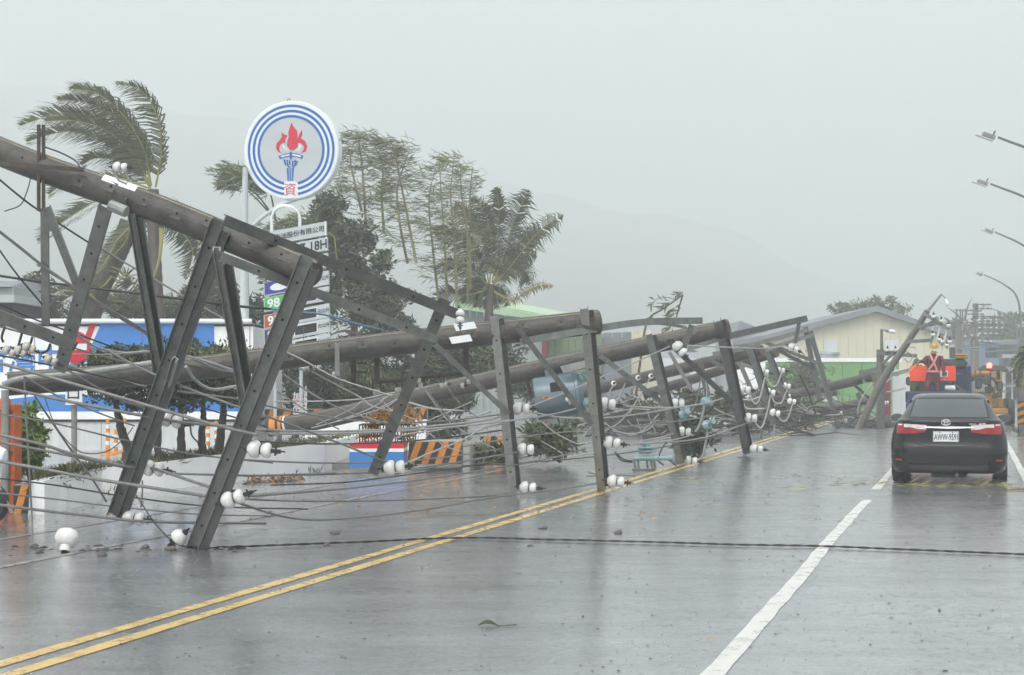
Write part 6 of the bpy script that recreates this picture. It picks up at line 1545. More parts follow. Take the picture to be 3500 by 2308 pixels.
def outline(w_, y0, y1, rc=RC, rf=.45, crown=.03):
    """half plan outline, rear centre to front centre"""
    o = []
    for i in range(5): x = (w_ - rc) * i / 4; o.append((x, y0 + crown * (x / w_) ** 2))
    for i in range(1, 8):
        s = i / 7; x = w_ - rc + rc * math.sin(s * math.pi / 2); o.append((x, y0 + crown * (x / w_) ** 2 + rc * (1 - math.cos(s * math.pi / 2))))
    for i in range(1, 9): o.append((w_, y0 + rc + crown + (y1 - rf - y0 - rc - crown) * i / 8))
    for i in range(1, 7): t = i / 6 * math.pi / 2; o.append((w_ - rf + rf * math.cos(t), y1 - rf + rf * math.sin(t)))
    for i in range(1, 4): o.append(((w_ - rf) * (1 - i / 3), y1))
    return o
def loft(rows, zc=None):
    mb = MB(); n = None; rings = []
    for z, o in rows:
        full = o + [(-x, y) for x, y in o[-2:0:-1]]
        rings.append([(x, y, z) for x, y in full])
    n = len(rings[0]); vs = [p for r in rings for p in r]; fs = []
    for i in range(len(rings) - 1):
        for k in range(n): fs.append((i * n + k, i * n + (k + 1) % n, (i + 1) * n + (k + 1) % n, (i + 1) * n + k))
    h = len(rows[0][1]); b = (len(rings) - 1) * n
    for base, rev in ((0, True), (b, False)):
        for k in range(h - 1):   # close top and bottom with cross strips
            l0 = base + k if k else base; l1 = base + k + 1
            r0 = base + (n - k) % n; r1 = base + (n - k - 1) % n
            f = [l0, l1, r1, r0] if k else [l0, l1, r1]
            if l1 == r1: f = [l0, l1, r0]
            f = list(dict.fromkeys(f))
            if len(f) > 2: fs.append(tuple(f[::-1] if rev else f))
    return mb.add(vs, fs)
body = loft([(z, outline(w_, a, b)) for z, w_, a, b in zip(ZS, WS, YRr, YF)]).build('body', 'car_black', car, smooth=True, local=True, sharp=40)
GZ = [1.02, 1.06, 1.14, 1.22, 1.30, 1.36, 1.395, 1.415, 1.424]
GW = [.76, .735, .69, .65, .61, .575, .535, .46, .30]
GR = [.36, .46, .62, .78, .95, 1.09, 1.22, 1.38, 1.62]
GF = [3.25, 3.12, 2.93, 2.74, 2.56, 2.44, 2.32, 2.16, 2.0]
loft([(z, outline(w_, a, b, .2, .25, .07)) for z, w_, a, b in zip(GZ, GW, GR, GF)]).build('cabin', 'car_black', car, smooth=True, local=True, sharp=50)
def gl_y(x, z):
    w_ = float(np.interp(z, GZ, GW)); y0 = float(np.interp(z, GZ, GR)) + .07 * (x / w_) ** 2; x = abs(x); rc = .2
    if x > w_ - rc: s = min(1, (x - w_ + rc) / rc); y0 += rc * (1 - math.sqrt(max(0, 1 - s * s)))
    return y0
def patch(fy, xs_of, z0, z1, m, name, par, off=.008, nz=5, nxx=14, ztop=None, zbot=None):
    """a sheet hugging a rear surface; xs_of(t) gives left and right x at height fraction t"""
    vs = []; fs = []
    for j in range(nz + 1):
        t = j / nz
        for i in range(nxx + 1):
            s = i / nxx; xa, xb = xs_of(t); x = xa + (xb - xa) * s
            zt_ = z1 if ztop is None else ztop(x); zb_ = z0 if zbot is None else zbot(x)
            z = zb_ + (zt_ - zb_) * t
            vs.append((x, fy(x, z) - off, z))
    for j in range(nz):
        for i in range(nxx): a = j * (nxx + 1) + i; fs.append((a, a + 1, a + nxx + 2, a + nxx + 1))
    return MB().add(vs, fs).build(name, m, par, smooth=True, local=True, sharp=60)
rg_ = patch(gl_y, lambda t: (-.62 + .075 * t, .62 - .075 * t), 1.045, 1.335, 'plastic_black', 'rear_window_surround', car, .006, ztop=lambda x: 1.352 - .02 * (x / .6) ** 4)
patch(gl_y, lambda t: (-.595 + .07 * t, .595 - .07 * t), 1.06, 1.335, 'car_glass', 'rear_window', car, .012, ztop=lambda x: 1.337 - .022 * (x / .6) ** 4)
# side glass
for s in (-1, 1):
    for y0, y1 in ((1.02, 1.72), (1.78, 2.62)):
        vs = []
        for z in (1.075, 1.20, 1.325):
            w_ = float(np.interp(z, GZ, GW)); k = (z - 1.075) / .25
            for y in (y0 + .12 * k, y1 - (.16 * k if y1 > 2.5 else .04 * k)): vs.append((s * (w_ + .004), y, z))
        MB().add(vs, [(0, 1, 3, 2), (2, 3, 5, 4)]).build('side_window', 'car_glass', car, local=True)
# high brake lamp behind the rear window
MB().box(-.115, .115, .60, .63, 1.09, 1.105).build('brake_lamp', 'galv_light', car, local=True)
# boot lid seams
mb = MB(); pts = []
for x, z in ((-.60, .80), (-.56, .72), (-.46, .645), (-.30, .615), (0, .607), (.30, .615), (.46, .645), (.56, .72), (.60, .80)): pts.append(Vector((x, rear_y(x, z) - .002, z)))
mb.tube(spline(pts, 5), .006, 5); mb.build('boot_seam', 'hole', car, local=True)
mb = MB(); mb.tube(spline([Vector((x, rear_y(x, .335) - .003, .335)) for x in (-.6, -.3, 0, .3, .6)], 4), .012, 6); mb.build('bumper_crease', 'car_black', car, local=True)
vs = []
for i in range(15):
    x = -.36 + .72 * i / 14; y = rear_y(x, .91)
    vs += [(x, y - .012, .943 - .014 * abs(x / .36)), (x, y - .032, .918), (x, y - .036, .886 + .016 * abs(x / .36)), (x, y + .01, .880 + .016 * abs(x / .36))]
MB().add(vs, [(4 * i + k, 4 * i + k + 1, 4 * i + k + 5, 4 * i + k + 4) for i in range(14) for k in range(3)]).build('chrome_strip', 'chrome', car, local=True)
patch(rear_y, lambda t: (-.63, .63), .99, 1.03, 'car_black', 'boot_lip', car, .03, nz=3, nxx=20)
for s in (-1, 1):
    zt_ = lambda x: .968 - .06 * max(0, (.62 - abs(x))) ** 1.0; zb_ = lambda x: .805 + .17 * max(0, (.52 - abs(x))) 
    xr = (lambda t: (-.79, -.34)) if s < 0 else (lambda t: (.34, .79))
    lt = patch(rear_y, xr, 0, 0, 'lamp_red', 'tail_lamp', car, .016, 5, 12, zt_, zb_)
    xi = (lambda t: (-.68, -.335)) if s < 0 else (lambda t: (.335, .68))
    patch(rear_y, xi, 0, 0, 'lamp_clear', 'clear_lens', lt, .021, 3, 10, lambda x: zt_(x) - .012, lambda x: .905 - .03 * max(0, min(1, (.56 - abs(x)) / .1)))
    xo = (lambda t: (-.77, -.70)) if s < 0 else (lambda t: (.70, .77))
    patch(rear_y, xo, .935, .955, 'lamp_clear', 'clear_lens', lt, .021, 2, 4)
    rf_ = (lambda t: (-.805, -.70)) if s < 0 else (lambda t: (.70, .805))
    patch(rear_y, rf_, .385, .415, 'lamp_red', 'reflector', car, .012, 2, 5)
# number plate
pz, px = .762, -.04
pl = MB().bbox(px - .195, px + .195, rear_y(0, pz) - .03, rear_y(0, pz) - .012, pz - .083, pz + .083, .006).build('number_plate', 'sign_white', car, local=True)
mb = MB(); yb_ = rear_y(0, pz) - .031
for a, b, c, d in ((-.19, .19, .074, .078), (-.19, .19, -.078, -.074), (-.19, -.186, -.078, .078), (.186, .19, -.078, .078)): mb.box(px + a, px + b, yb_ - .003, yb_, pz + c, pz + d)
mb.build('plate_border', 'ink', pl, local=True)
text_on('lettering', 'AWW-9591', .135, (px, yb_ - .004, pz - .004), (1, 0, 0), (0, 0, 1), 'black_ink', pl, .002, local=True, squash=.54)
for s in (-.09, .1): MB().tube([(px + s, yb_, pz + .066), (px + s, yb_ - .006, pz + .066)], .01, 8).build('plate_screw', 'galv_dark', pl, local=True)
# emblem: three ovals
mb = MB(); ey = rear_y(0, .985) - .04; ez = .985; ex = -.04
for a, b, dz in ((.066, .043, 0), (.022, .041, 0), (.046, .017, .022)):
    mb.tube([(ex + a * math.cos(t), ey, ez + dz + b * math.sin(t)) for t in np.linspace(0, 2 * math.pi, 25)], .0065, 6)
mb.build('emblem', 'chrome', car, smooth=True, local=True)
text_on('lettering', 'ALTIS', .042, (.50, rear_y(.5, .965) - .034, .962), (1, .06, 0), (0, 0, 1), 'chrome', car, .002, local=True)
text_on('lettering', 'COROLLA', .024, (.36, rear_y(.36, .965) - .034, .962), (1, .06, 0), (0, 0, 1), 'chrome', car, .001, local=True)
# mirrors, wheels, exhaust
for s in (-1, 1):
    c = (s * .875, 2.55, 1.0)
    mr = MB().lathe([(.02, -.11), (.06, -.1), (.088, -.04), (.09, .0), (.07, .05), (.02, .07)], c, (0, 1, 0), 18)
    mr.v = [(c[0] + (x - c[0]) * 1.25, y, c[2] + (z - c[2]) * .78) for x, y, z in mr.v]
    mo = mr.build('door_mirror', 'car_black', car, smooth=True, local=True)
    gm_ = MB().lathe([(.075, 0), (.075, .004)], (c[0], 2.432, c[2]), (0, 1, 0), 18); gm_.v = [(c[0] + (x - c[0]) * 1.2, y, c[2] + (z - c[2]) * .75) for x, y, z in gm_.v]
    gm_.build('mirror_glass', 'car_glass', mo, local=True)
    MB().tube([(s * .72, 2.6, .97), (s * .80, 2.57, .975)], .03, 8).build('mirror_stalk', 'plastic_black', mo, local=True)
    for y in (.95, 3.62):
        ty = MB().lathe([(.20, -.1), (.30, -.1), (.318, -.07), (.32, -.03), (.32, .03), (.318, .07), (.30, .1), (.20, .1)], (s * .785, y, .32), (1, 0, 0), 28).build('wheel', 'rubber', car, smooth=True, local=True)
        MB().lathe([(.05, -.085), (.205, -.095), (.205, .095), (.05, .085)], (s * .785, y, .32), (1, 0, 0), 20).build('rim', 'galv', ty, smooth=True, local=True)
        MB().box(s * .785 - .1, s * .785 + .1, y - .42, y - .37, .14, .36).build('mud_flap', 'rubber', car, local=True) if y < 2 else None
MB().bbox(-.28, .28, .25, .7, .12, .19, .03).build('silencer', 'galv_dark', car, local=True)
MB().tube([(.12, .02, .17), (.12, .3, .17)], .028, 10).build('exhaust', 'galv_dark', car, local=True)
MB().box(-.68, .68, .9, 1.0, .24, .32).build('rear_axle', 'plastic_black', car, local=True)

# ================================================================== blue utility truck with sign rack
TY = 52.0
tp_ = P('T6', 925, 1000, TY)
tk_ = thing('utility_truck', 'blue flatbed utility truck ahead of the black car', 'truck', (tp_.x, TY, 0), ROAD_YAW)
def zz(y, Y=TY): return P('T6', 0, y, Y).z
def xx(x, Y=TY): return (P('T6', x, 0, Y).x - tp_.x)
B = lambda *a, b=.03, n='body', m='truck_blue', par=None: MB().bbox(*a, b).build(n, m, par or tk_, local=True)
B(-.98, .98, .1, 3.3, .72, .92, n='bed')
B(-.95, .95, -.06, .06, .78, 1.28, n='tailgate')
for s in (-1, 1): B(s * .95 - .04, s * .95 + .04, .1, 3.2, .93, 1.28, n='side_board')
B(xx(1020), xx(1500), 3.4, 5.0, .9, zz(590), b=.08, n='cab')
B(xx(600), xx(1500), 3.35, 4.9, .92, zz(600), b=.08, n='cab')
B(xx(560), xx(1470), 3.3, 4.85, zz(600) + .005, zz(425), b=.16, n='cab_roof', m='dark_tarp')
o = MB().box(xx(1050), xx(1420), 3.27, 3.295, zz(560), zz(455)).build('rear_window', 'car_glass', tk_, local=True)
B(xx(340), xx(480), 2.6, 3.3, .9, zz(760), n='tool_box', m='dark_tarp'); B(xx(480), xx(620), 2.5, 3.2, .9, zz(880), n='tool_box', m='dark_tarp')
B(xx(1420), xx(1545), 2.5, 3.2, .9, zz(570), n='side_panel'); MB().box(xx(1400), xx(1475), 2.44, 2.498, zz(980), zz(760)).build('panel_opening', 'dark_opening', tk_, local=True)
B(xx(1210), xx(1480), 3.0, 3.5, zz(424), zz(320), n='light_box', m='truck_yellow'); MB().box(xx(1235), xx(1440), 2.985, 2.998, zz(360), zz(345)).build('box_slot', 'dark_opening', tk_, local=True)
for x in (560, 1190): MB().beam(Vector((xx(x), .9, .92)), Vector((xx(x), .9, zz(560))), .07, .05, .008, Vector((0, -1, 0)), -1).build('rack_post', 'rust', tk_, local=True)
ob = MB().box(xx(475) - .2, xx(1375) - .2, .8, .85, zz(885), zz(580)).build('orange_board', 'board_orange', tk_, local=True)
fr2 = MB().box(xx(965) - .2, xx(1222) - .2, .785, .798, zz(805), zz(682)).build('display_frame', 'sign_white', ob, local=True)
MB().box(xx(1110) - .2, xx(1200) - .2, .778, .784, zz(785), zz(705)).build('display', 'display', fr2, local=True)
MB().tube([(xx(330), 3.3, zz(1000)), (xx(270), 3.25, zz(900))], .02, 6).build('mirror_arm', 'plastic_black', tk_, local=True)
for x0, x1, y0, y1 in ((205, 340, 800, 985), (1620, 1760, 840, 1050)):
    m_ = MB().bbox(xx(x0), xx(x1), 3.2, 3.32, zz(y1), zz(y0), .05).build('wing_mirror', 'plastic_black', tk_, local=True, smooth=False)
    MB().box(xx(x0 + 22), xx(x1 - 22), 3.19, 3.198, zz(y1 - 25), zz(y0 + 25)).build('mirror_glass', 'car_glass', m_, local=True)
for s in (-1, 1):
    for y in (.9, 4.2):
        ty = MB().lathe([(.2, -.13), (.36, -.13), (.38, -.08), (.38, .08), (.36, .13), (.2, .13)], (s * .78, y, .38), (1, 0, 0), 22).build('wheel', 'rubber', tk_, smooth=True, local=True)
        MB().lathe([(.05, -.1), (.21, -.12), (.21, .12), (.05, .1)], (s * .78, y, .38), (1, 0, 0), 16).build('rim', 'galv_light', ty, smooth=True, local=True)
    MB().bbox(s * .78 - .14, s * .78 + .14, -.1, -.03, .6, .7, .02).build('tail_lamp', 'lamp_red', tk_, local=True)
MB().box(-.5, .5, .2, 4.8, .5, .72).build('chassis', 'plastic_black', tk_, local=True)
B(xx(1100), xx(1460), .4, 1.2, .93, 1.32, n='cargo_crate', m='rust')
for x0, y0, x1, y1, m_ in ((1190, 560, 1190, 440, 'rust'), (1050, 590, 1500, 600, 'plastic_black'), (1240, 890, 1500, 1060, 'cable_grey'), (1380, 750, 1480, 745, 'cable_grey'), (480, 890, 480, 1060, 'galv_dark'), (620, 1000, 480, 1060, 'rust'), (960, 900, 960, 1060, 'plastic_black')):
    MB().tube([(xx(x0) - .2, .95, zz(y0)), (xx(x1) - .2, .95, zz(y1))], .018, 6).build('stay_rod', m_, tk_, local=True)
for k in range(5):
    x = xx(1190 + k * 38) - .2; MB().lathe([(.03, 0), (.05, .05), (.03, .12), (.015, .14)], (x, .5, 1.32), (0, 0, 1), 8).build('bottle', 'sign_white', tk_, local=True)
tb_ = thing('tarp_bundle', 'green tarpaulin bundle standing on the left of the blue truck', 'tarpaulin', P('T6', 440, 760, TY + 2.2))
mb = MB(); c = P('T6', 435, 760, TY + 2.2); c.z = 1.3
hgt = P('T6', 0, 430, TY + 2.2).z - 1.3
mb.lathe([(.09, -.37), (.11, 0), (.12, hgt * .4), (.11, hgt * .75), (.08, hgt * .95), (.02, hgt)], c, (.05, 0, 1), 14)
mb.v = [(x + .03 * math.sin(z * 9), y, z) for x, y, z in mb.v]; mb.build('cloth', 'tarp_green', tb_, smooth=True)
mb = MB(); mb.lathe([(.122, 0), (.122, .03)], c + Vector((0, 0, hgt * .5)), (0, 0, 1), 14); mb.build('strap', 'cap_rubber', tb_)

# ================================================================== mechanical flagger dummy on the truck bed
PY = TY + .25
def FP(x, y, d=0.0): return P('T6', x, y, PY + d)
def skin_body(name, joints, edges, radii, matf, parent, sub=2):
    me = bpy.data.meshes.new(name); me.from_pydata([tuple(j) for j in joints], edges, []); me.update()
    ob = bpy.data.objects.new(name, me); COL.objects.link(ob)
    md = ob.modifiers.new('skin', 'SKIN'); md.use_smooth_shade = True
    if not me.skin_vertices: 
        return ob
    sv = me.skin_vertices[0].data
    for i, r in enumerate(radii): sv[i].radius = (r, r) if not isinstance(r, tuple) else r
    sv[0].use_root = True
    s2 = ob.modifiers.new('sub', 'SUBSURF'); s2.levels = sub; s2.render_levels = sub
    bpy.context.view_layer.update()
    ev = bpy.data.meshes.new_from_object(ob.evaluated_get(bpy.context.evaluated_depsgraph_get()))
    bpy.data.objects.remove(ob); ev.name = name
    for m in matf[0]: ev.materials.append(MATS[m])
    for p in ev.polygons: p.material_index = matf[1](p.center); p.use_smooth = True
    return link(name, ev, parent, False)
feet_z = 1.30
deck = .925
J = [FP(800, 800), FP(810, 640), FP(815, 470), FP(820, 385), FP(826, 335), FP(828, 245),            # pelvis, waist, chest, collar, neck, head
     FP(680, 430), FP(610, 500, -.1), FP(545, 500, -.28), FP(490, 535, -.34),                          # arm raised with baton: shoulder, elbow, wrist, hand
     FP(975, 430), FP(1010, 600, -.08), FP(1030, 760, -.14), FP(1040, 820, -.16),                     # hanging arm
     FP(715, 900), FP(690, 1010, -.12), FP(650, 1180, .02), FP(640, 1195, -.12),                        # bent leg
     FP(885, 900), FP(895, 1060, -.05), FP(895, 1200, 0), FP(890, 1210, -.14)]
for i in (16, 20): J[i].z = deck + .09
for i in (17, 21): J[i].z = deck + .05
E_ = [(0, 1), (1, 2), (2, 3), (3, 4), (4, 5), (2, 6), (6, 7), (7, 8), (8, 9), (2, 10), (10, 11), (11, 12), (12, 13), (0, 14), (14, 15), (15, 16), (16, 17), (0, 18), (18, 19), (19, 20), (20, 21)]
Rr = [.17, .165, .19, .11, .06, .1, .085, .065, .045, .042, .085, .065, .05, .042, .115, .085, .06, .05, .115, .085, .06, .05]
pr = thing('flagger_dummy', 'flagger dummy in dark red coverall, yellow helmet and pink straps on the truck', 'flagger_dummy', (J[0].x, J[0].y, deck))
zc, zh = J[4].z, J[5].z
def which(c):
    if (c - J[9]).length < .13 or ((c - J[8]).length < .12): return 2
    if (c - J[13]).length < .07: return 1
    if c.z > J[4].z - .01: return 1
    if c.z < deck + .14: return 2
    return 0
skin_body('body', J, E_, Rr, (('coverall', 'skin', 'cap_rubber'), which), pr)
hd = J[5]
hl = MB().lathe([(.145, 0), (.15, .01), (.128, .025), (.125, .07), (.105, .12), (.06, .155), (.01, .165)], hd + Vector((0, -.01, .02)), (0, -.1, 1), 22).build('helmet', 'helmet_yellow', pr, smooth=True)
mb = MB(); mb.lathe([(.118, 0), (.122, .015), (.118, .03)], hd + Vector((0, -.005, -.14)), (0, .0, 1), 18); mb.build('hood', 'helmet_yellow', pr, smooth=True)
mb = MB(); mk = hd + Vector((0, -.085, -.035)); mb.lathe([(.075, 0), (.07, .022), (.05, .04), (.01, .046)], mk, (0, -1, 0), 18); mb.v = [(x, y, mk.z + (z - mk.z) * .72) for x, y, z in mb.v]; mb.build('face_mask', 'sign_white', pr, smooth=True)
for s in (-1, 1): MB().lathe([(.014, 0), (.01, .008)], hd + Vector((s * .035, -.1, .03)), (0, -1, 0), 10).build('eye', 'hole', pr)
def strap(pts, wd, name='strap'):
    q = spline([Vector(p) for p in pts], 5); mb = MB(); vs = []
    for i, p in enumerate(q):
        d = (q[min(i + 1, len(q) - 1)] - q[max(i - 1, 0)]).normalized(); s = d.cross(Vector((0, 1, 0))).normalized() * wd
        vs += [p - s, p + s]
    f = [(2 * i, 2 * i + 1, 2 * i + 3, 2 * i + 2) for i in range(len(q) - 1)]
    mb.add(vs + [(x, y + .012, z) for x, y, z in vs], f + [tuple(k + len(vs) for k in r[::-1]) for r in f]); mb.build(name, 'pink_strap', pr)
fy_ = -.215
strap([FP(760, 370, -.08), FP(790, 450, fy_), FP(835, 540, fy_), FP(890, 680, fy_ + .02)], .026)
strap([FP(890, 370, -.08), FP(855, 460, fy_), FP(800, 560, fy_ - .005), FP(715, 665, fy_ + .02)], .026)
c = J[1].lerp(J[0], .35); mb = MB(); mb.lathe([(.195, -.03), (.2, 0), (.195, .03)], c, (.03, 0, 1), 22); mb.v = [(c.x + (x - c.x) * 1.0, y, z) for x, y, z in mb.v]; mb.build('belt', 'pink_strap', pr, smooth=True)
MB().lathe([(.095, -.06), (.12, 0), (.11, .05)], J[3] + Vector((0, 0, -.02)), (0, 0, 1), 16).build('collar', 'cap_rubber', pr, smooth=True)
hnd = J[9]
for k in range(4):
    a = hnd + Vector((-.012 + .012 * k, -.035, -.02 + .016 * k)); MB().tube(spline([a, a + Vector((-.03, -.025, -.005)), a + Vector((-.04, .0, -.03))], 3), .011, 6).build('finger', 'cap_rubber', pr)
MB().tube(spline([hnd + Vector((.01, -.03, .03)), hnd + Vector((-.03, -.05, .02)), hnd + Vector((-.045, -.03, -.01))], 3), .012, 6).build('thumb', 'cap_rubber', pr)
h2 = J[13]
for k in range(4):
    a = h2 + Vector((-.02 + .014 * k, -.005, -.02)); MB().tube(spline([a, a + Vector((0, -.01, -.045)), a + Vector((-.004, -.02, -.075 + .006 * abs(k - 1.5)))], 3), .010, 6).build('finger', 'skin', pr)
MB().tube(spline([h2 + Vector((-.03, -.02, .0)), h2 + Vector((-.045, -.04, -.03)), h2 + Vector((-.04, -.045, -.05))], 3), .011, 6).build('thumb', 'skin', pr)
bt = MB().tube([hnd + Vector((.05, -.03, .06)), P('T6', 325, 728, PY - .42)], [.022, .03], 10).build('signal_baton', 'baton', None, smooth=True)
tag(bt, 'orange signal baton held in the flagger dummy black glove', 'baton')

# ================================================================== yellow crane truck beyond
CY = 62.0
cpx = P('T5', 345, 1300, CY)
ct = thing('crane_truck', 'yellow crane truck with a lit red beacon beyond the blue truck', 'truck', (cpx.x, CY, 0), ROAD_YAW)
def cz_(y): return P('T5', 0, y, CY).z
def cx_(x): return P('T5', x, 0, CY).x - cpx.x
C_ = lambda x0, x1, y0, y1, ya, yb, n, m='truck_yellow', b=.04: MB().bbox(cx_(x0), cx_(x1), ya, yb, cz_(y1), cz_(y0), b).build(n, m, ct, local=True)
C_(160, 550, 1270, 1325, 0, 5, 'deck'); C_(200, 470, 1110, 1265, .3, 2.5, 'body'); C_(455, 520, 1180, 1268, .2, 1.2, 'side_locker')
C_(190, 390, 905, 965, .5, 4.5, 'boom')
mb = MB(); mb.lathe([(.35, 0), (.38, .03), (.34, .08), (.26, .13)], (cx_(410), 1.0, cz_(912)), (0, 0, 1), 20); mb.v = [((x - cx_(410)) * 1.45 + cx_(410), y * 1.3, (z - cz_(912)) * 1.7 + cz_(912)) for x, y, z in mb.v]
mb.build('cab_roof', 'dark_tarp', ct, smooth=True, local=True)
for x in (432, 487): MB().bbox(cx_(x) - .035, cx_(x) + .035, .3, .4, cz_(1200), cz_(905), .01).build('cab_pillar', 'truck_yellow', ct, local=True)
MB().bbox(cx_(430), cx_(490), 1.5, 1.55, cz_(1110), cz_(915), .01).build('windscreen', 'car_glass', ct, local=True)
mb = MB()
for r_c in ((300, 1050),): mb.tube([(cx_(r_c[0]) + .62 * math.cos(t), .2, cz_(r_c[1]) - .1 + .45 * math.sin(t)) for t in np.linspace(.3, math.pi, 14)], .05, 8)
mb.tube([(cx_(200), .25, cz_(1000)), (cx_(300), .2, cz_(985)), (cx_(390), .25, cz_(1060))], .05, 8); mb.build('hydraulic_hose', 'cap_rubber', ct, local=True, smooth=True)
C_(235, 300, 985, 1090, -.05, .3, 'control_panel', 'tank_steel', .06); C_(330, 420, 1060, 1108, .1, .6, 'valve_block', 'dark_tarp')
for x0, x1, y0, y1 in ((445, 500, 1010, 1100), (448, 490, 1105, 1165), (505, 550, 1170, 1265)):
    m_ = MB().bbox(cx_(x0), cx_(x1), -.1, .0, cz_(y1), cz_(y0), .06).build('wing_mirror', 'plastic_black', ct, local=True)
    MB().box(cx_(x0 + 9), cx_(x1 - 9), -.112, -.104, cz_(y1 - 12), cz_(y0 + 12)).build('mirror_glass', 'car_glass', m_, local=True)
MB().lathe([(.07, 0), (.09, .03), (.09, .14), (.05, .18)], (cx_(375), .55, cz_(878)), (0, 0, 1), 14).build('beacon', 'beacon_red', ct, smooth=True, local=True)
MB().tube([(cx_(375), .56, cz_(905)), (cx_(375), .56, cz_(880))], .03, 8).build('beacon_stem', 'plastic_black', ct, local=True)
for s in (-1, 1):
    for y in (.9, 4): 
        ty = MB().lathe([(.25, -.15), (.42, -.15), (.45, -.09), (.45, .09), (.42, .15), (.25, .15)], (s * .85, y, .45), (1, 0, 0), 22).build('wheel', 'rubber', ct, smooth=True, local=True)
        MB().lathe([(.05, -.1), (.25, -.13), (.25, .13), (.05, .1)], (s * .85, y, .45), (1, 0, 0), 14).build('rim', 'truck_yellow', ty, smooth=True, local=True)
for a, b in (((190, 935), (430, 925)), ((430, 1000), (487, 1000)), ((385, 905), (385, 1060)), ((290, 905), (290, 965)), ((240, 905), (240, 965)), ((395, 1110), (395, 1265)), ((430, 1110), (520, 1110)), ((330, 1190), (470, 1190))):
    MB().tube([(cx_(a[0]), .18, cz_(a[1])), (cx_(b[0]), .18, cz_(b[1]))], .028, 6).build('frame_rail', 'truck_yellow' if a[1] > 920 else 'dark_tarp', ct, local=True)
for x, y, r_ in ((345, 1000, .16), (300, 1150, .14), (420, 1150, .1)): MB().lathe([(r_, 0), (r_, .1), (r_ * .5, .12)], (cx_(x), .1, cz_(y)), (0, -1, 0), 14).build('hose_reel', 'dark_tarp', ct, smooth=True, local=True)
MB().box(-.5, .5, .2, 5, .45, cz_(1325) - .004).build('chassis', 'plastic_black', ct, local=True)
C_(200, 480, 1330, 1375, -.05, .15, 'bumper', 'hazard_orange')

# ================================================================== street lamps on the right, standing poles far off
def lamp(label, Y, hx, hy, px_, H):
    hp = P('D', hx, hy, Y); X0 = P('D', px_, 0, Y).x
    t = thing('street_lamp', label, 'street lamp', (X0, Y, 0), group='curved street lamps along the right verge')
    top = Vector((X0, Y, hp.z - 2.6))
    dx = hp.x - X0
    path = [Vector((X0, Y, 0)), Vector((X0, Y, top.z * .5)), top, Vector((X0 + dx * .10, Y, top.z + 1.35)), Vector((X0 + dx * .42, Y, hp.z - .55)), Vector((hp.x + .25, Y, hp.z))]
    q = spline(path, 7); MB().tube(q, [.1, .032], 10).build('column', 'galv', t, smooth=True)
    d = (q[-1] - q[-3]).normalized(); a = Vector((0, 1, 0)); u = a.cross(d); u = u if u.z > 0 else -u
    hd_ = MB().obox(hp + d * .02 + u * .03, d * .17, a * .10, u * .05).build('lamp_head', 'galv_light', t)
    MB().obox(hp + d * .1 - u * .055, d * .24, a * .10, u * .010).build('lens', 'sign_white', hd_)
    MB().tube([hp - d * .1 + u * .1, hp - d * .1 + u * .22], .025, 6).build('photocell', 'galv', hd_)
lamp('topmost curved street lamp, head only, at the right border', 46, 2296, 319, 2540, 8)
lamp('second curved street lamp from the top at the right border', 56, 2282, 427, 2480, 8)
lamp('third curved street lamp from the top at the right border', 74, 2297, 539, 2430, 8)
lamp('curved street lamp whose whole column shows at the right border', 100, 2275, 638, 2370, 8)
lamp('farthest and lowest curved street lamp beside the standing poles', 150, 2285, 713, 2363, 8)
sp = thing('striped_post', 'concrete post wrapped in yellow and black stripes under palm fronds', 'post', G('T5', 690, 1530))
Ysp = sp.location.y; xs_ = P('T5', 705, 0, Ysp).x; rS = .165
MB().tube([(xs_, Ysp, 0), (xs_, Ysp, 2.6)], [rS, rS * .92], 20).build('shaft', 'pole_concrete_grey', sp, smooth=True)
z0, z1 = P('T5', 0, 1430, Ysp).z, P('T5', 0, 1200, Ysp).z
for k in range(8):
    mb = MB(); vs = []; nn = 20; h_ = (z1 - z0) / 6
    for i in range(nn + 1):
        t = i / nn; a = math.pi + math.pi * t; zb = z0 + (k - 1) * h_ + t * h_ * 1.6
        lo, hi = max(z0, min(z1, zb)), max(z0, min(z1, zb + h_))
        for z in (lo, hi): vs.append((xs_ + (rS + .004) * math.cos(a), Ysp + (rS + .004) * math.sin(a), z))
    mb.add(vs, [(2 * i, 2 * i + 1, 2 * i + 3, 2 * i + 2) for i in range(nn)]); mb.build('painted_stripe', 'hazard_orange' if k % 2 else 'hazard_black', sp)
pts_ = [tuple(sp.location + Vector((random.uniform(-.5, .3), random.uniform(-.2, .2), .02))) for _ in range(60)]
o = leaf_obj('grass_tuft', [leaf_mesh(pts_, .3, (-.3, 0, .8), .5, .1)], 'grass'); tag(o, 'tuft of grass at the foot of the striped post', 'grass')
palm('small palm with drooping fronds over the striped post', [[('T5', 780, 1500, 50), ('T5', 775, 1100, 50), ('T5', 770, 800, 50)]],
     [('T5', [(770, 810), (700, 760), (640, 800), (600, 880)], .35, 34), ('T5', [(770, 830), (720, 800), (660, 860), (640, 960)], .35, 34), ('T5', [(770, 850), (730, 840), (690, 920), (660, 1080)], .4, 40), ('T5', [(770, 830), (745, 820), (710, 920), (700, 1060)], .4, 36), ('T5', [(770, 800), (730, 720), (700, 690), (690, 720)], .3, 24), ('T5', [(775, 830), (840, 760), (900, 800), (960, 900)], .4, 34)], 50, (P('T5', 780, 0, 50).x, 50, 0), wind=Vector((-.6, 0, -.7)), windy=.7, trunk_r=(.12, .1), rach=.014)
bpy.data.objects['palm_tree.003']['category'] = 'palm tree'
YJ = 112
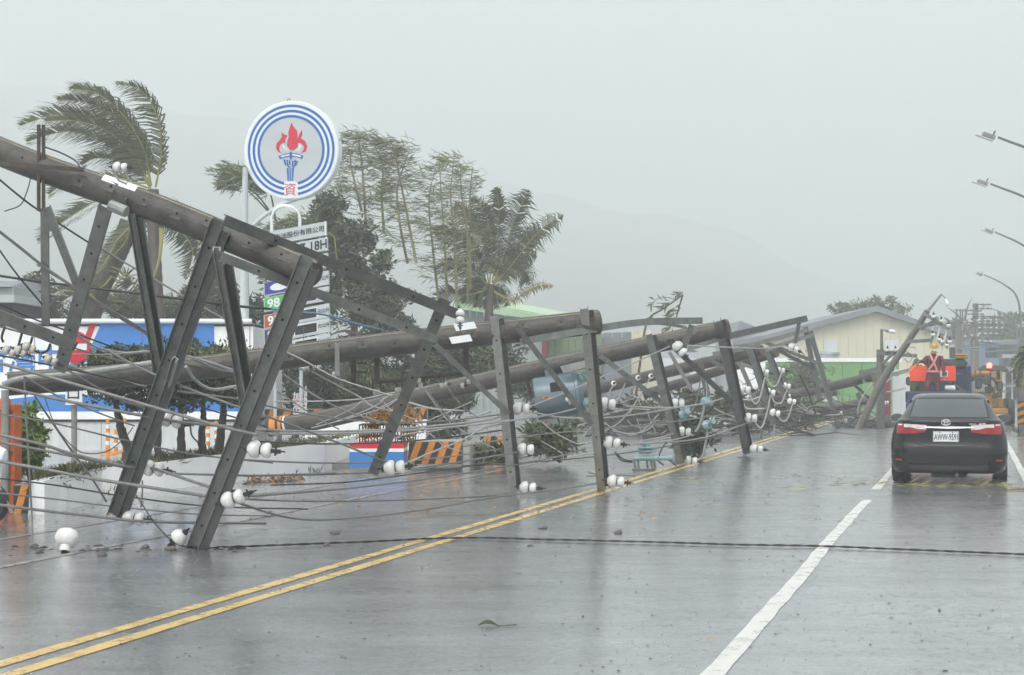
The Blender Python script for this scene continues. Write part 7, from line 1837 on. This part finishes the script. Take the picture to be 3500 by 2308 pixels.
for k, (x, yt_, lab) in enumerate(((75, 420, 'shorter far standing pole with upright rods above the blue truck'), (222, 390, 'far standing pole crowded with braces between the other two'), (240, 250, 'tallest far standing pole carrying many crossarms'))):
    Yk = YJ + 3 * k
    b = P('T5', x, yt_, Yk); sp2 = thing('standing_pole', lab, 'utility pole', (b.x, Yk, 0), group='poles still standing down the road')
    MB().tube([(b.x, Yk, 0), b], [.26, .2], 12).build('shaft', 'pole_concrete_grey', sp2, smooth=True)
    def hb_(x0, y0, x1, y1, r=.045, n='crossarm', m='galv'):
        MB().tube([P('T5', x0, y0, Yk - .3), P('T5', x1, y1, Yk - .3)], r, 6).build(n, m, sp2)
    if k == 0:
        hb_(40, 315, 300, 322)
        for xx_ in (55, 92, 112, 140): hb_(xx_, 305, xx_ + 4, 425, .05, 'rod')
        hb_(58, 480, 60, 700, .05, 'rod'); hb_(100, 470, 130, 680, .05, 'rod'); hb_(60, 690, 290, 680, .06)
    elif k == 1:
        for y in (350, 430, 460, 560, 580): hb_(140, y + 5, 270, y, .045)
        for a in ((130, 560, 200, 430), (110, 690, 190, 520), (120, 440, 100, 700), (195, 430, 185, 690), (260, 430, 250, 600), (130, 560, 210, 580)): hb_(*a, .045, 'brace', 'galv_light')
        for xx_, y in ((140, 425), (200, 425), (262, 415), (205, 560), (140, 570), (265, 560), (205, 300)): insulator(sp2, P('T5', xx_, y, Yk - .4), (0, 0, 1), .9, False, clamp=False)
    else:
        for y, x1 in ((255, 395), (295, 400), (350, 320), (370, 510), (415, 500), (440, 505), (490, 505), (545, 495), (620, 420)):
            hb_(225, y + 0, x1, y + (14 if x1 > 400 else 6), .06)
            for xx_ in range(280, x1, 55): insulator(sp2, P('T5', xx_, y - 4, Yk - .4), (0, 0, 1), .8, False, clamp=False)
        for a in ((260, 470, 380, 380), (260, 560, 390, 480), (262, 620, 380, 540), (300, 640, 330, 560), (250, 340, 320, 300)): hb_(*a, .035, 'brace', 'galv_light')
cable('far thin wire stretched above the yellow crane truck', PL('T5', [(160, 690, 108), (280, 720, 108), (450, 715, 108), (660, 703, 108)]), .03, 'cable_grey', 'wires down the road')
cable('far thin wire stretched low across the road end', PL('T5', [(490, 1020, 95), (560, 1030, 95), (660, 1022, 95)]), .02, 'cable_grey', 'wires down the road')
cable('lowest far wire across the road end', PL('T5', [(490, 1098, 90), (560, 1100, 90), (660, 1095, 90)]), .018, 'cable_grey', 'wires down the road')

# ================================================================== fallen branches and debris
def torn_bush(label, fr, cx, cy, Y, rx, rz, m, nb=8, leafs=.16):
    c = P(fr, cx, cy, Y); t = thing('torn_branch', label, 'branch', (c.x, Y, 0), group='torn branches on the road')
    mb = MB(); ch = []
    for k in range(nb):
        e = Vector((c.x + random.uniform(-rx, rx), Y + random.uniform(-.5, .5), max(.05, c.z + random.uniform(-rz, rz))))
        mb.tube(spline([Vector((c.x + rx * .6, Y, .06)), Vector(((c.x + e.x) / 2, Y, e.z * .7 + .1)), e], 4), [.03, .008], 6)
        for j in range(4): ch.append(leaf_mesh(blob_points(tuple(e.lerp(c, j * .2)), (.24, .24, .18), 45, .2), leafs, (-.3, 0, .1), .9, .34))
    mb.build('stem', 'bark', t); leaf_obj('foliage', ch, m, t)
torn_bush('leafy torn branch heaped beyond the striped barriers', 'D', 1262, 1025, 33, .55, .32, 'leaf', 11, .14)
torn_bush('dark torn bush with tangled switches under the third pole', 'T4', 1800, 1330, 37, .35, .55, 'leaf_dark', 9, .16)
torn_bush('low leafy litter left of the first hanging crossarm foot', 'D', 1150, 1050, 31.5, .5, .08, 'leaf', 5, .12)
torn_bush('low leafy heap behind the hanging crossarms', 'D', 1450, 960, 56, 1.3, .5, 'leaf', 10, .2)
torn_bush('wide leafy heap under the fifth pole', 'D', 1660, 940, 58, 1.6, .55, 'leaf', 12, .2)
torn_bush('leafy heap beside the crossarm frame near the green wall', 'D', 1790, 960, 66, 1.6, .45, 'leaf', 12, .2)
torn_bush('small leafy heap right of the crossarm frame', 'D', 1930, 968, 70, 1.2, .3, 'leaf_pale', 8, .2)
# snapped bare sapling above the third pole
sg = thing('snapped_sapling', 'snapped sapling with few hanging leaves above the third pole', 'tree', (P('R8', 100, 0, 60).x, 60, 0))
a_ = PL('R8', [(-60, 900, 60), (-20, 600, 60), (30, 330, 60), (160, 230, 60), (300, 130, 60)])
MB().tube(spline(a_, 5), [.05, .025], 7).build('trunk', 'bark', sg, smooth=True)
MB().tube(spline(PL('R8', [(300, 130, 60), (280, 200, 60), (262, 260, 60), (240, 330, 60)]), 4), [.03, .012], 6).build('limb', 'bark', sg)
MB().tube(spline(PL('R8', [(250, 170, 60), (180, 150, 60), (110, 160, 60), (60, 205, 60)]), 4), [.015, .008], 5).build('limb', 'bark', sg)
ch = []
for x, y in ((75, 190), (160, 200), (185, 190), (280, 120), (230, 260), (210, 300), (250, 250), (270, 230), (190, 380), (220, 340), (60, 300), (300, 120)): ch.append(leaf_mesh(blob_points(tuple(P('R8', x, y, 60)), (.16, .1, .14), 9, .2), .3, (-.6, 0, -.4), .4, .22))
leaf_obj('foliage', ch, 'leaf_pale', sg)
# single finds on the road
lf = thing('fallen_leaf', 'curled dark green leaf lying alone in the middle foreground', 'leaf', G('S6', 950, 1075))
c = lf.location.copy()
vs = []; n = 9
for i in range(n + 1):
    t = i / n; x = -.09 + .2 * t; wv = .035 * math.sin(math.pi * min(1, t * 1.4)) if t < .7 else .006
    z = .012 + .035 * math.sin(math.pi * min(1, t * 1.5)); vs += [c + Vector((x, -wv, z * .5)), c + Vector((x, 0, z)), c + Vector((x, wv, z * .6))]
MB().add(vs, [(3 * i + k, 3 * i + k + 1, 3 * i + k + 4, 3 * i + k + 3) for i in range(n) for k in (0, 1)]).build('blade', 'leaf_dark', lf, smooth=True)
MB().tube([c + Vector((.1, 0, .01)), c + Vector((.17, .01, .012))], .004, 5).build('stalk', 'leaf_dark', lf)
def litter(label, fr, x, y, m, size, n=1, name='dead_leaf', group=None, cat='leaf'):
    c = G(fr, x, y); mb = leaf_mesh([tuple(c + Vector((random.uniform(-size, size) * .5, random.uniform(-size, size), .008 + .012 * random.random()))) for _ in range(n)], size, (1, .2, 0), .25 if n > 1 else .1, .22 if n < 4 else .07)
    mb[0][:, 2] = np.clip(mb[0][:, 2], .006, .05); o = leaf_obj(name, [mb], m); tag(o, label, cat, group)
litter('orange dead leaf on the road left of the broken white line', 'S7', 160, 1160, 'dead_leaf', .13)
litter('orange dead leaf scrap beside the lower double line', 'S6', 480, 305, 'dead_leaf', .1, 3)
litter('pale straw wisp on the road left of the car', 'S7', 790, 150, 'straw', .3, 12, 'straw', 'straw wisps near the car', 'straw')
litter('pale straw wisp farther left on the road', 'S7', 120, 88, 'straw', .2, 8, 'straw', 'straw wisps near the car', 'straw')
litter('dark twig scrap left of the car', 'S7', 830, 58, 'bark_dark', .12, 9, 'twig_scrap', 'straw wisps near the car', 'twig')
o_ = [G('S7', 1480 + k * 7.6, 118 + 6 * math.sin(k * .35) + random.uniform(-5, 5)) for k in range(100)]
o = leaf_obj('straw_trail', [leaf_mesh([tuple(p + Vector((0, 0, .012))) for p in o_], .24, (1, 0, 0), .22, .08), leaf_mesh([tuple(G('S7', 1010 + random.uniform(0, 480), 108 + random.uniform(-12, 14)) + Vector((0, 0, .01))) for _ in range(40)], .22, (1, 0, 0), .2, .07)], 'straw')
tag(o, 'line of straw washed across the road behind the car', 'straw'); o['kind'] = 'stuff'
br_ = thing('bare_stick', 'bare pale stick lying right of the car', 'stick', G('S7', 2300, 140)); 
MB().tube(spline([G('S7', 2235, 108, .05), G('S7', 2262, 138, .03), G('S7', 2330, 138, .03), G('S7', 2420, 142, .03)], 5), [.03, .02], 7).build('stick', 'straw', br_, smooth=True)
# mud, stones and grit
def stone(label, fr, x, y, s, group='stones and clods on the road', m='stone', name='stone'):
    c = G(fr, x, y); mb = MB(); prof = [(.01, 0), (s * .5, .02 * s), (s * .6, s * .25), (s * .4, s * .5), (.01, s * .6)]
    mb.lathe(prof, c + Vector((0, 0, -.004)), (0, 0, 1), 8); k = random.random() * 9
    mb.v = [(c.x + (a - c.x) * (1 + .35 * math.sin(b * 40 + k)), b, max(-.003, d * (1 + .3 * math.sin(a * 35 + k)))) for a, b, d in mb.v]
    o = mb.build(name, m); tag(o, label, 'stone', group)
stone('brown broken clod left of the near crossarm foot', 'S5', 690, 400, .07)
stone('dark pebble pair leader just beyond the twisted cable', 'S6', 1215, 530, .05)
stone('grey chunk at the near crossarm foot, left side', 'S5', 1155, 358, .08)
stone('flat grey chunk right of the near crossarm foot', 'S5', 1500, 355, .06)
stone('grey chunk left of the twisted cable end', 'S5', 990, 345, .07)
stone('brown stone on the road past the near cable', 'S5', 2210, 330, .05)
stone('pair of dull stones, farther one, on the oncoming lane', 'S5', 2270, 250, .07)
stone('dark chip right of the double yellow line', 'S6', 1300, 412, .07)
stone('dark flat chip beyond the twisted cable', 'S6', 1810, 443, .07)
stone('small dark chip in the middle of the lane foreground', 'S6', 1570, 1010, .025)
stone('black chip at the lower right of the lane', 'S7', 1845, 1375, .022)
stone('black chip right of the broken white line', 'S7', 1805, 968, .028)
md = MB()
for k in range(90):
    x = random.choice((20, 60, 110, 250, 300, 400, 590, 640, 660, 700, 860, 960, 1180, 1440, 1560, 1600)); c = G('S5', x + random.gauss(0, 50), 352 + random.gauss(0, 16)); s = random.choice((.015, .02, .03, .03, .05))
    md.lathe([(.003, 0), (s, 0), (s * .8, s * .14), (s * .4, s * .28), (.003, s * .3)], c + Vector((0, 0, -.002)), (0, 0, 1), 10)
md.v = [(a + .012 * math.sin(b * 61), b + .012 * math.sin(a * 67), max(-.001, d * (1 + .5 * math.sin(a * 50 + b * 33)))) for a, b, d in md.v]
o = md.build('mud_clods', 'mud', None, smooth=True); tag(o, 'low mud clods and wet dirt washed along the near road edge', 'mud'); o['kind'] = 'stuff'
mg = MB()
for k in range(1900):
    fx = random.uniform(-50, 3550); fyy = 1630 + 680 * random.random() ** 2.4
    Y = CAM_H * FOC / (fyy - HY); c = Vector(((fx - CX) / FOC * Y, Y, 0)); s = random.choice((.003, .004, .005, .006, .008, .012)) * (.6 + Y / 22)
    mg.add([c + Vector((-s, 0, .004)), c + Vector((0, -s * .8, .004)), c + Vector((s * 1.2, 0, .004)), c + Vector((0, s, .004)), c + Vector((0, 0, s * .9))], [(0, 1, 4), (1, 2, 4), (2, 3, 4), (3, 0, 4)])
o = mg.build('grit', 'stone'); tag(o, 'scattered grit and bark chips over the wet road', 'grit'); o['kind'] = 'stuff'
lt_ = []
for k in range(620):
    fx = random.uniform(60, 2500); fyy = 1520 + 260 * random.random() ** 1.5; Y = CAM_H * FOC / (fyy - HY); lt_.append((((fx - CX) / FOC * Y), Y, .008))
o = leaf_obj('leaf_litter', [leaf_mesh(lt_, .055, (1, .2, .05), .5, .38)], 'dead_leaf'); o.data.vertices.foreach_get('co', (buf := np.zeros(len(o.data.vertices) * 3, dtype=np.float32))); buf[2::3] = np.clip(buf[2::3], .005, .03); o.data.vertices.foreach_set('co', buf)
tag(o, 'scattered leaf scraps on the oncoming lane', 'leaves'); o['kind'] = 'stuff'
# rain striking the film of water: small upright crowns of splash
sp_ = MB()
for k in range(2400):
    fx = random.uniform(-50, 3550); fyy = 1520 + 790 * random.random() ** 1.25
    Y = CAM_H * FOC / (fyy - HY); c = Vector(((fx - CX) / FOC * Y, Y, .002)); s = random.uniform(.0015, .0038) * (.5 + Y / 20); h_ = s * random.uniform(.8, 1.8)
    sp_.add([c + Vector((-s, 0, 0)), c + Vector((s * .6, -s * .8, 0)), c + Vector((s * .6, s * .8, 0)), c + Vector((-s * 1.3, 0, h_)), c + Vector((s * .9, -s, h_)), c + Vector((s * .9, s, h_))], [(0, 1, 4, 3), (1, 2, 5, 4), (2, 0, 3, 5)])
o = sp_.build('rain_splashes', 'splash'); tag(o, 'tiny pale splashes of rain all over the wet road', 'rain'); o['kind'] = 'stuff'
# grass weeds at the planter foot
gq = [tuple(pA.lerp(pD_, random.random()) + Vector((0, -.06 - .1 * random.random(), 0))) for _ in range(260)]
o = leaf_obj('weeds', [leaf_mesh(gq, .15, (-.3, 0, .8), .5, .12)], 'grass'); tag(o, 'weeds along the foot of the long white planter', 'weeds'); o['kind'] = 'stuff'
pt_ = MB(); a, b = G('R6', -20, 1310), G('R6', 480, 1285)
for k in range(40):
    c = a.lerp(b, random.random()) + Vector((0, random.uniform(-.35, .35), 0)); s = random.uniform(.04, .12)
    pt_.lathe([(.01, 0), (s, 0), (s * .6, s * .25), (.01, s * .3)], c, (0, 0, 1), 8)
o = pt_.build('dirt_pile', 'mud', None, smooth=True); tag(o, 'low pile of brown dirt and dead leaves before the long planter', 'dirt'); o['kind'] = 'stuff'
lq = [tuple(a.lerp(b, random.random()) + Vector((0, random.uniform(-.35, .35), .04))) for _ in range(160)]
o2 = leaf_obj('dead_leaves', [leaf_mesh(lq, .09, (0, 0, .1), .9, .45)], 'dead_leaf', o)

# ================================================================== rain haze
hz = MB().box(-1490, 1490, -650, 1900, -1.6, 275).build('haze', 'earth')
hz['kind'] = 'stuff'; hz['label'] = 'grey rain haze filling the air over the whole street'; hz['category'] = 'haze'
hm_ = bpy.data.materials.new('haze_air'); hm_.use_nodes = True
t = hm_.node_tree
for n in list(t.nodes):
    if n.type == 'BSDF_PRINCIPLED': t.nodes.remove(n)
pv = t.nodes.new('ShaderNodeVolumePrincipled')
pv.inputs['Color'].default_value = (.92, .96, .97, 1); pv.inputs['Density'].default_value = .0026; pv.inputs['Anisotropy'].default_value = .25
t.links.new(pv.outputs[0], [n for n in t.nodes if n.type == 'OUTPUT_MATERIAL'][0].inputs['Volume'])
hz.data.materials.clear(); hz.data.materials.append(hm_)
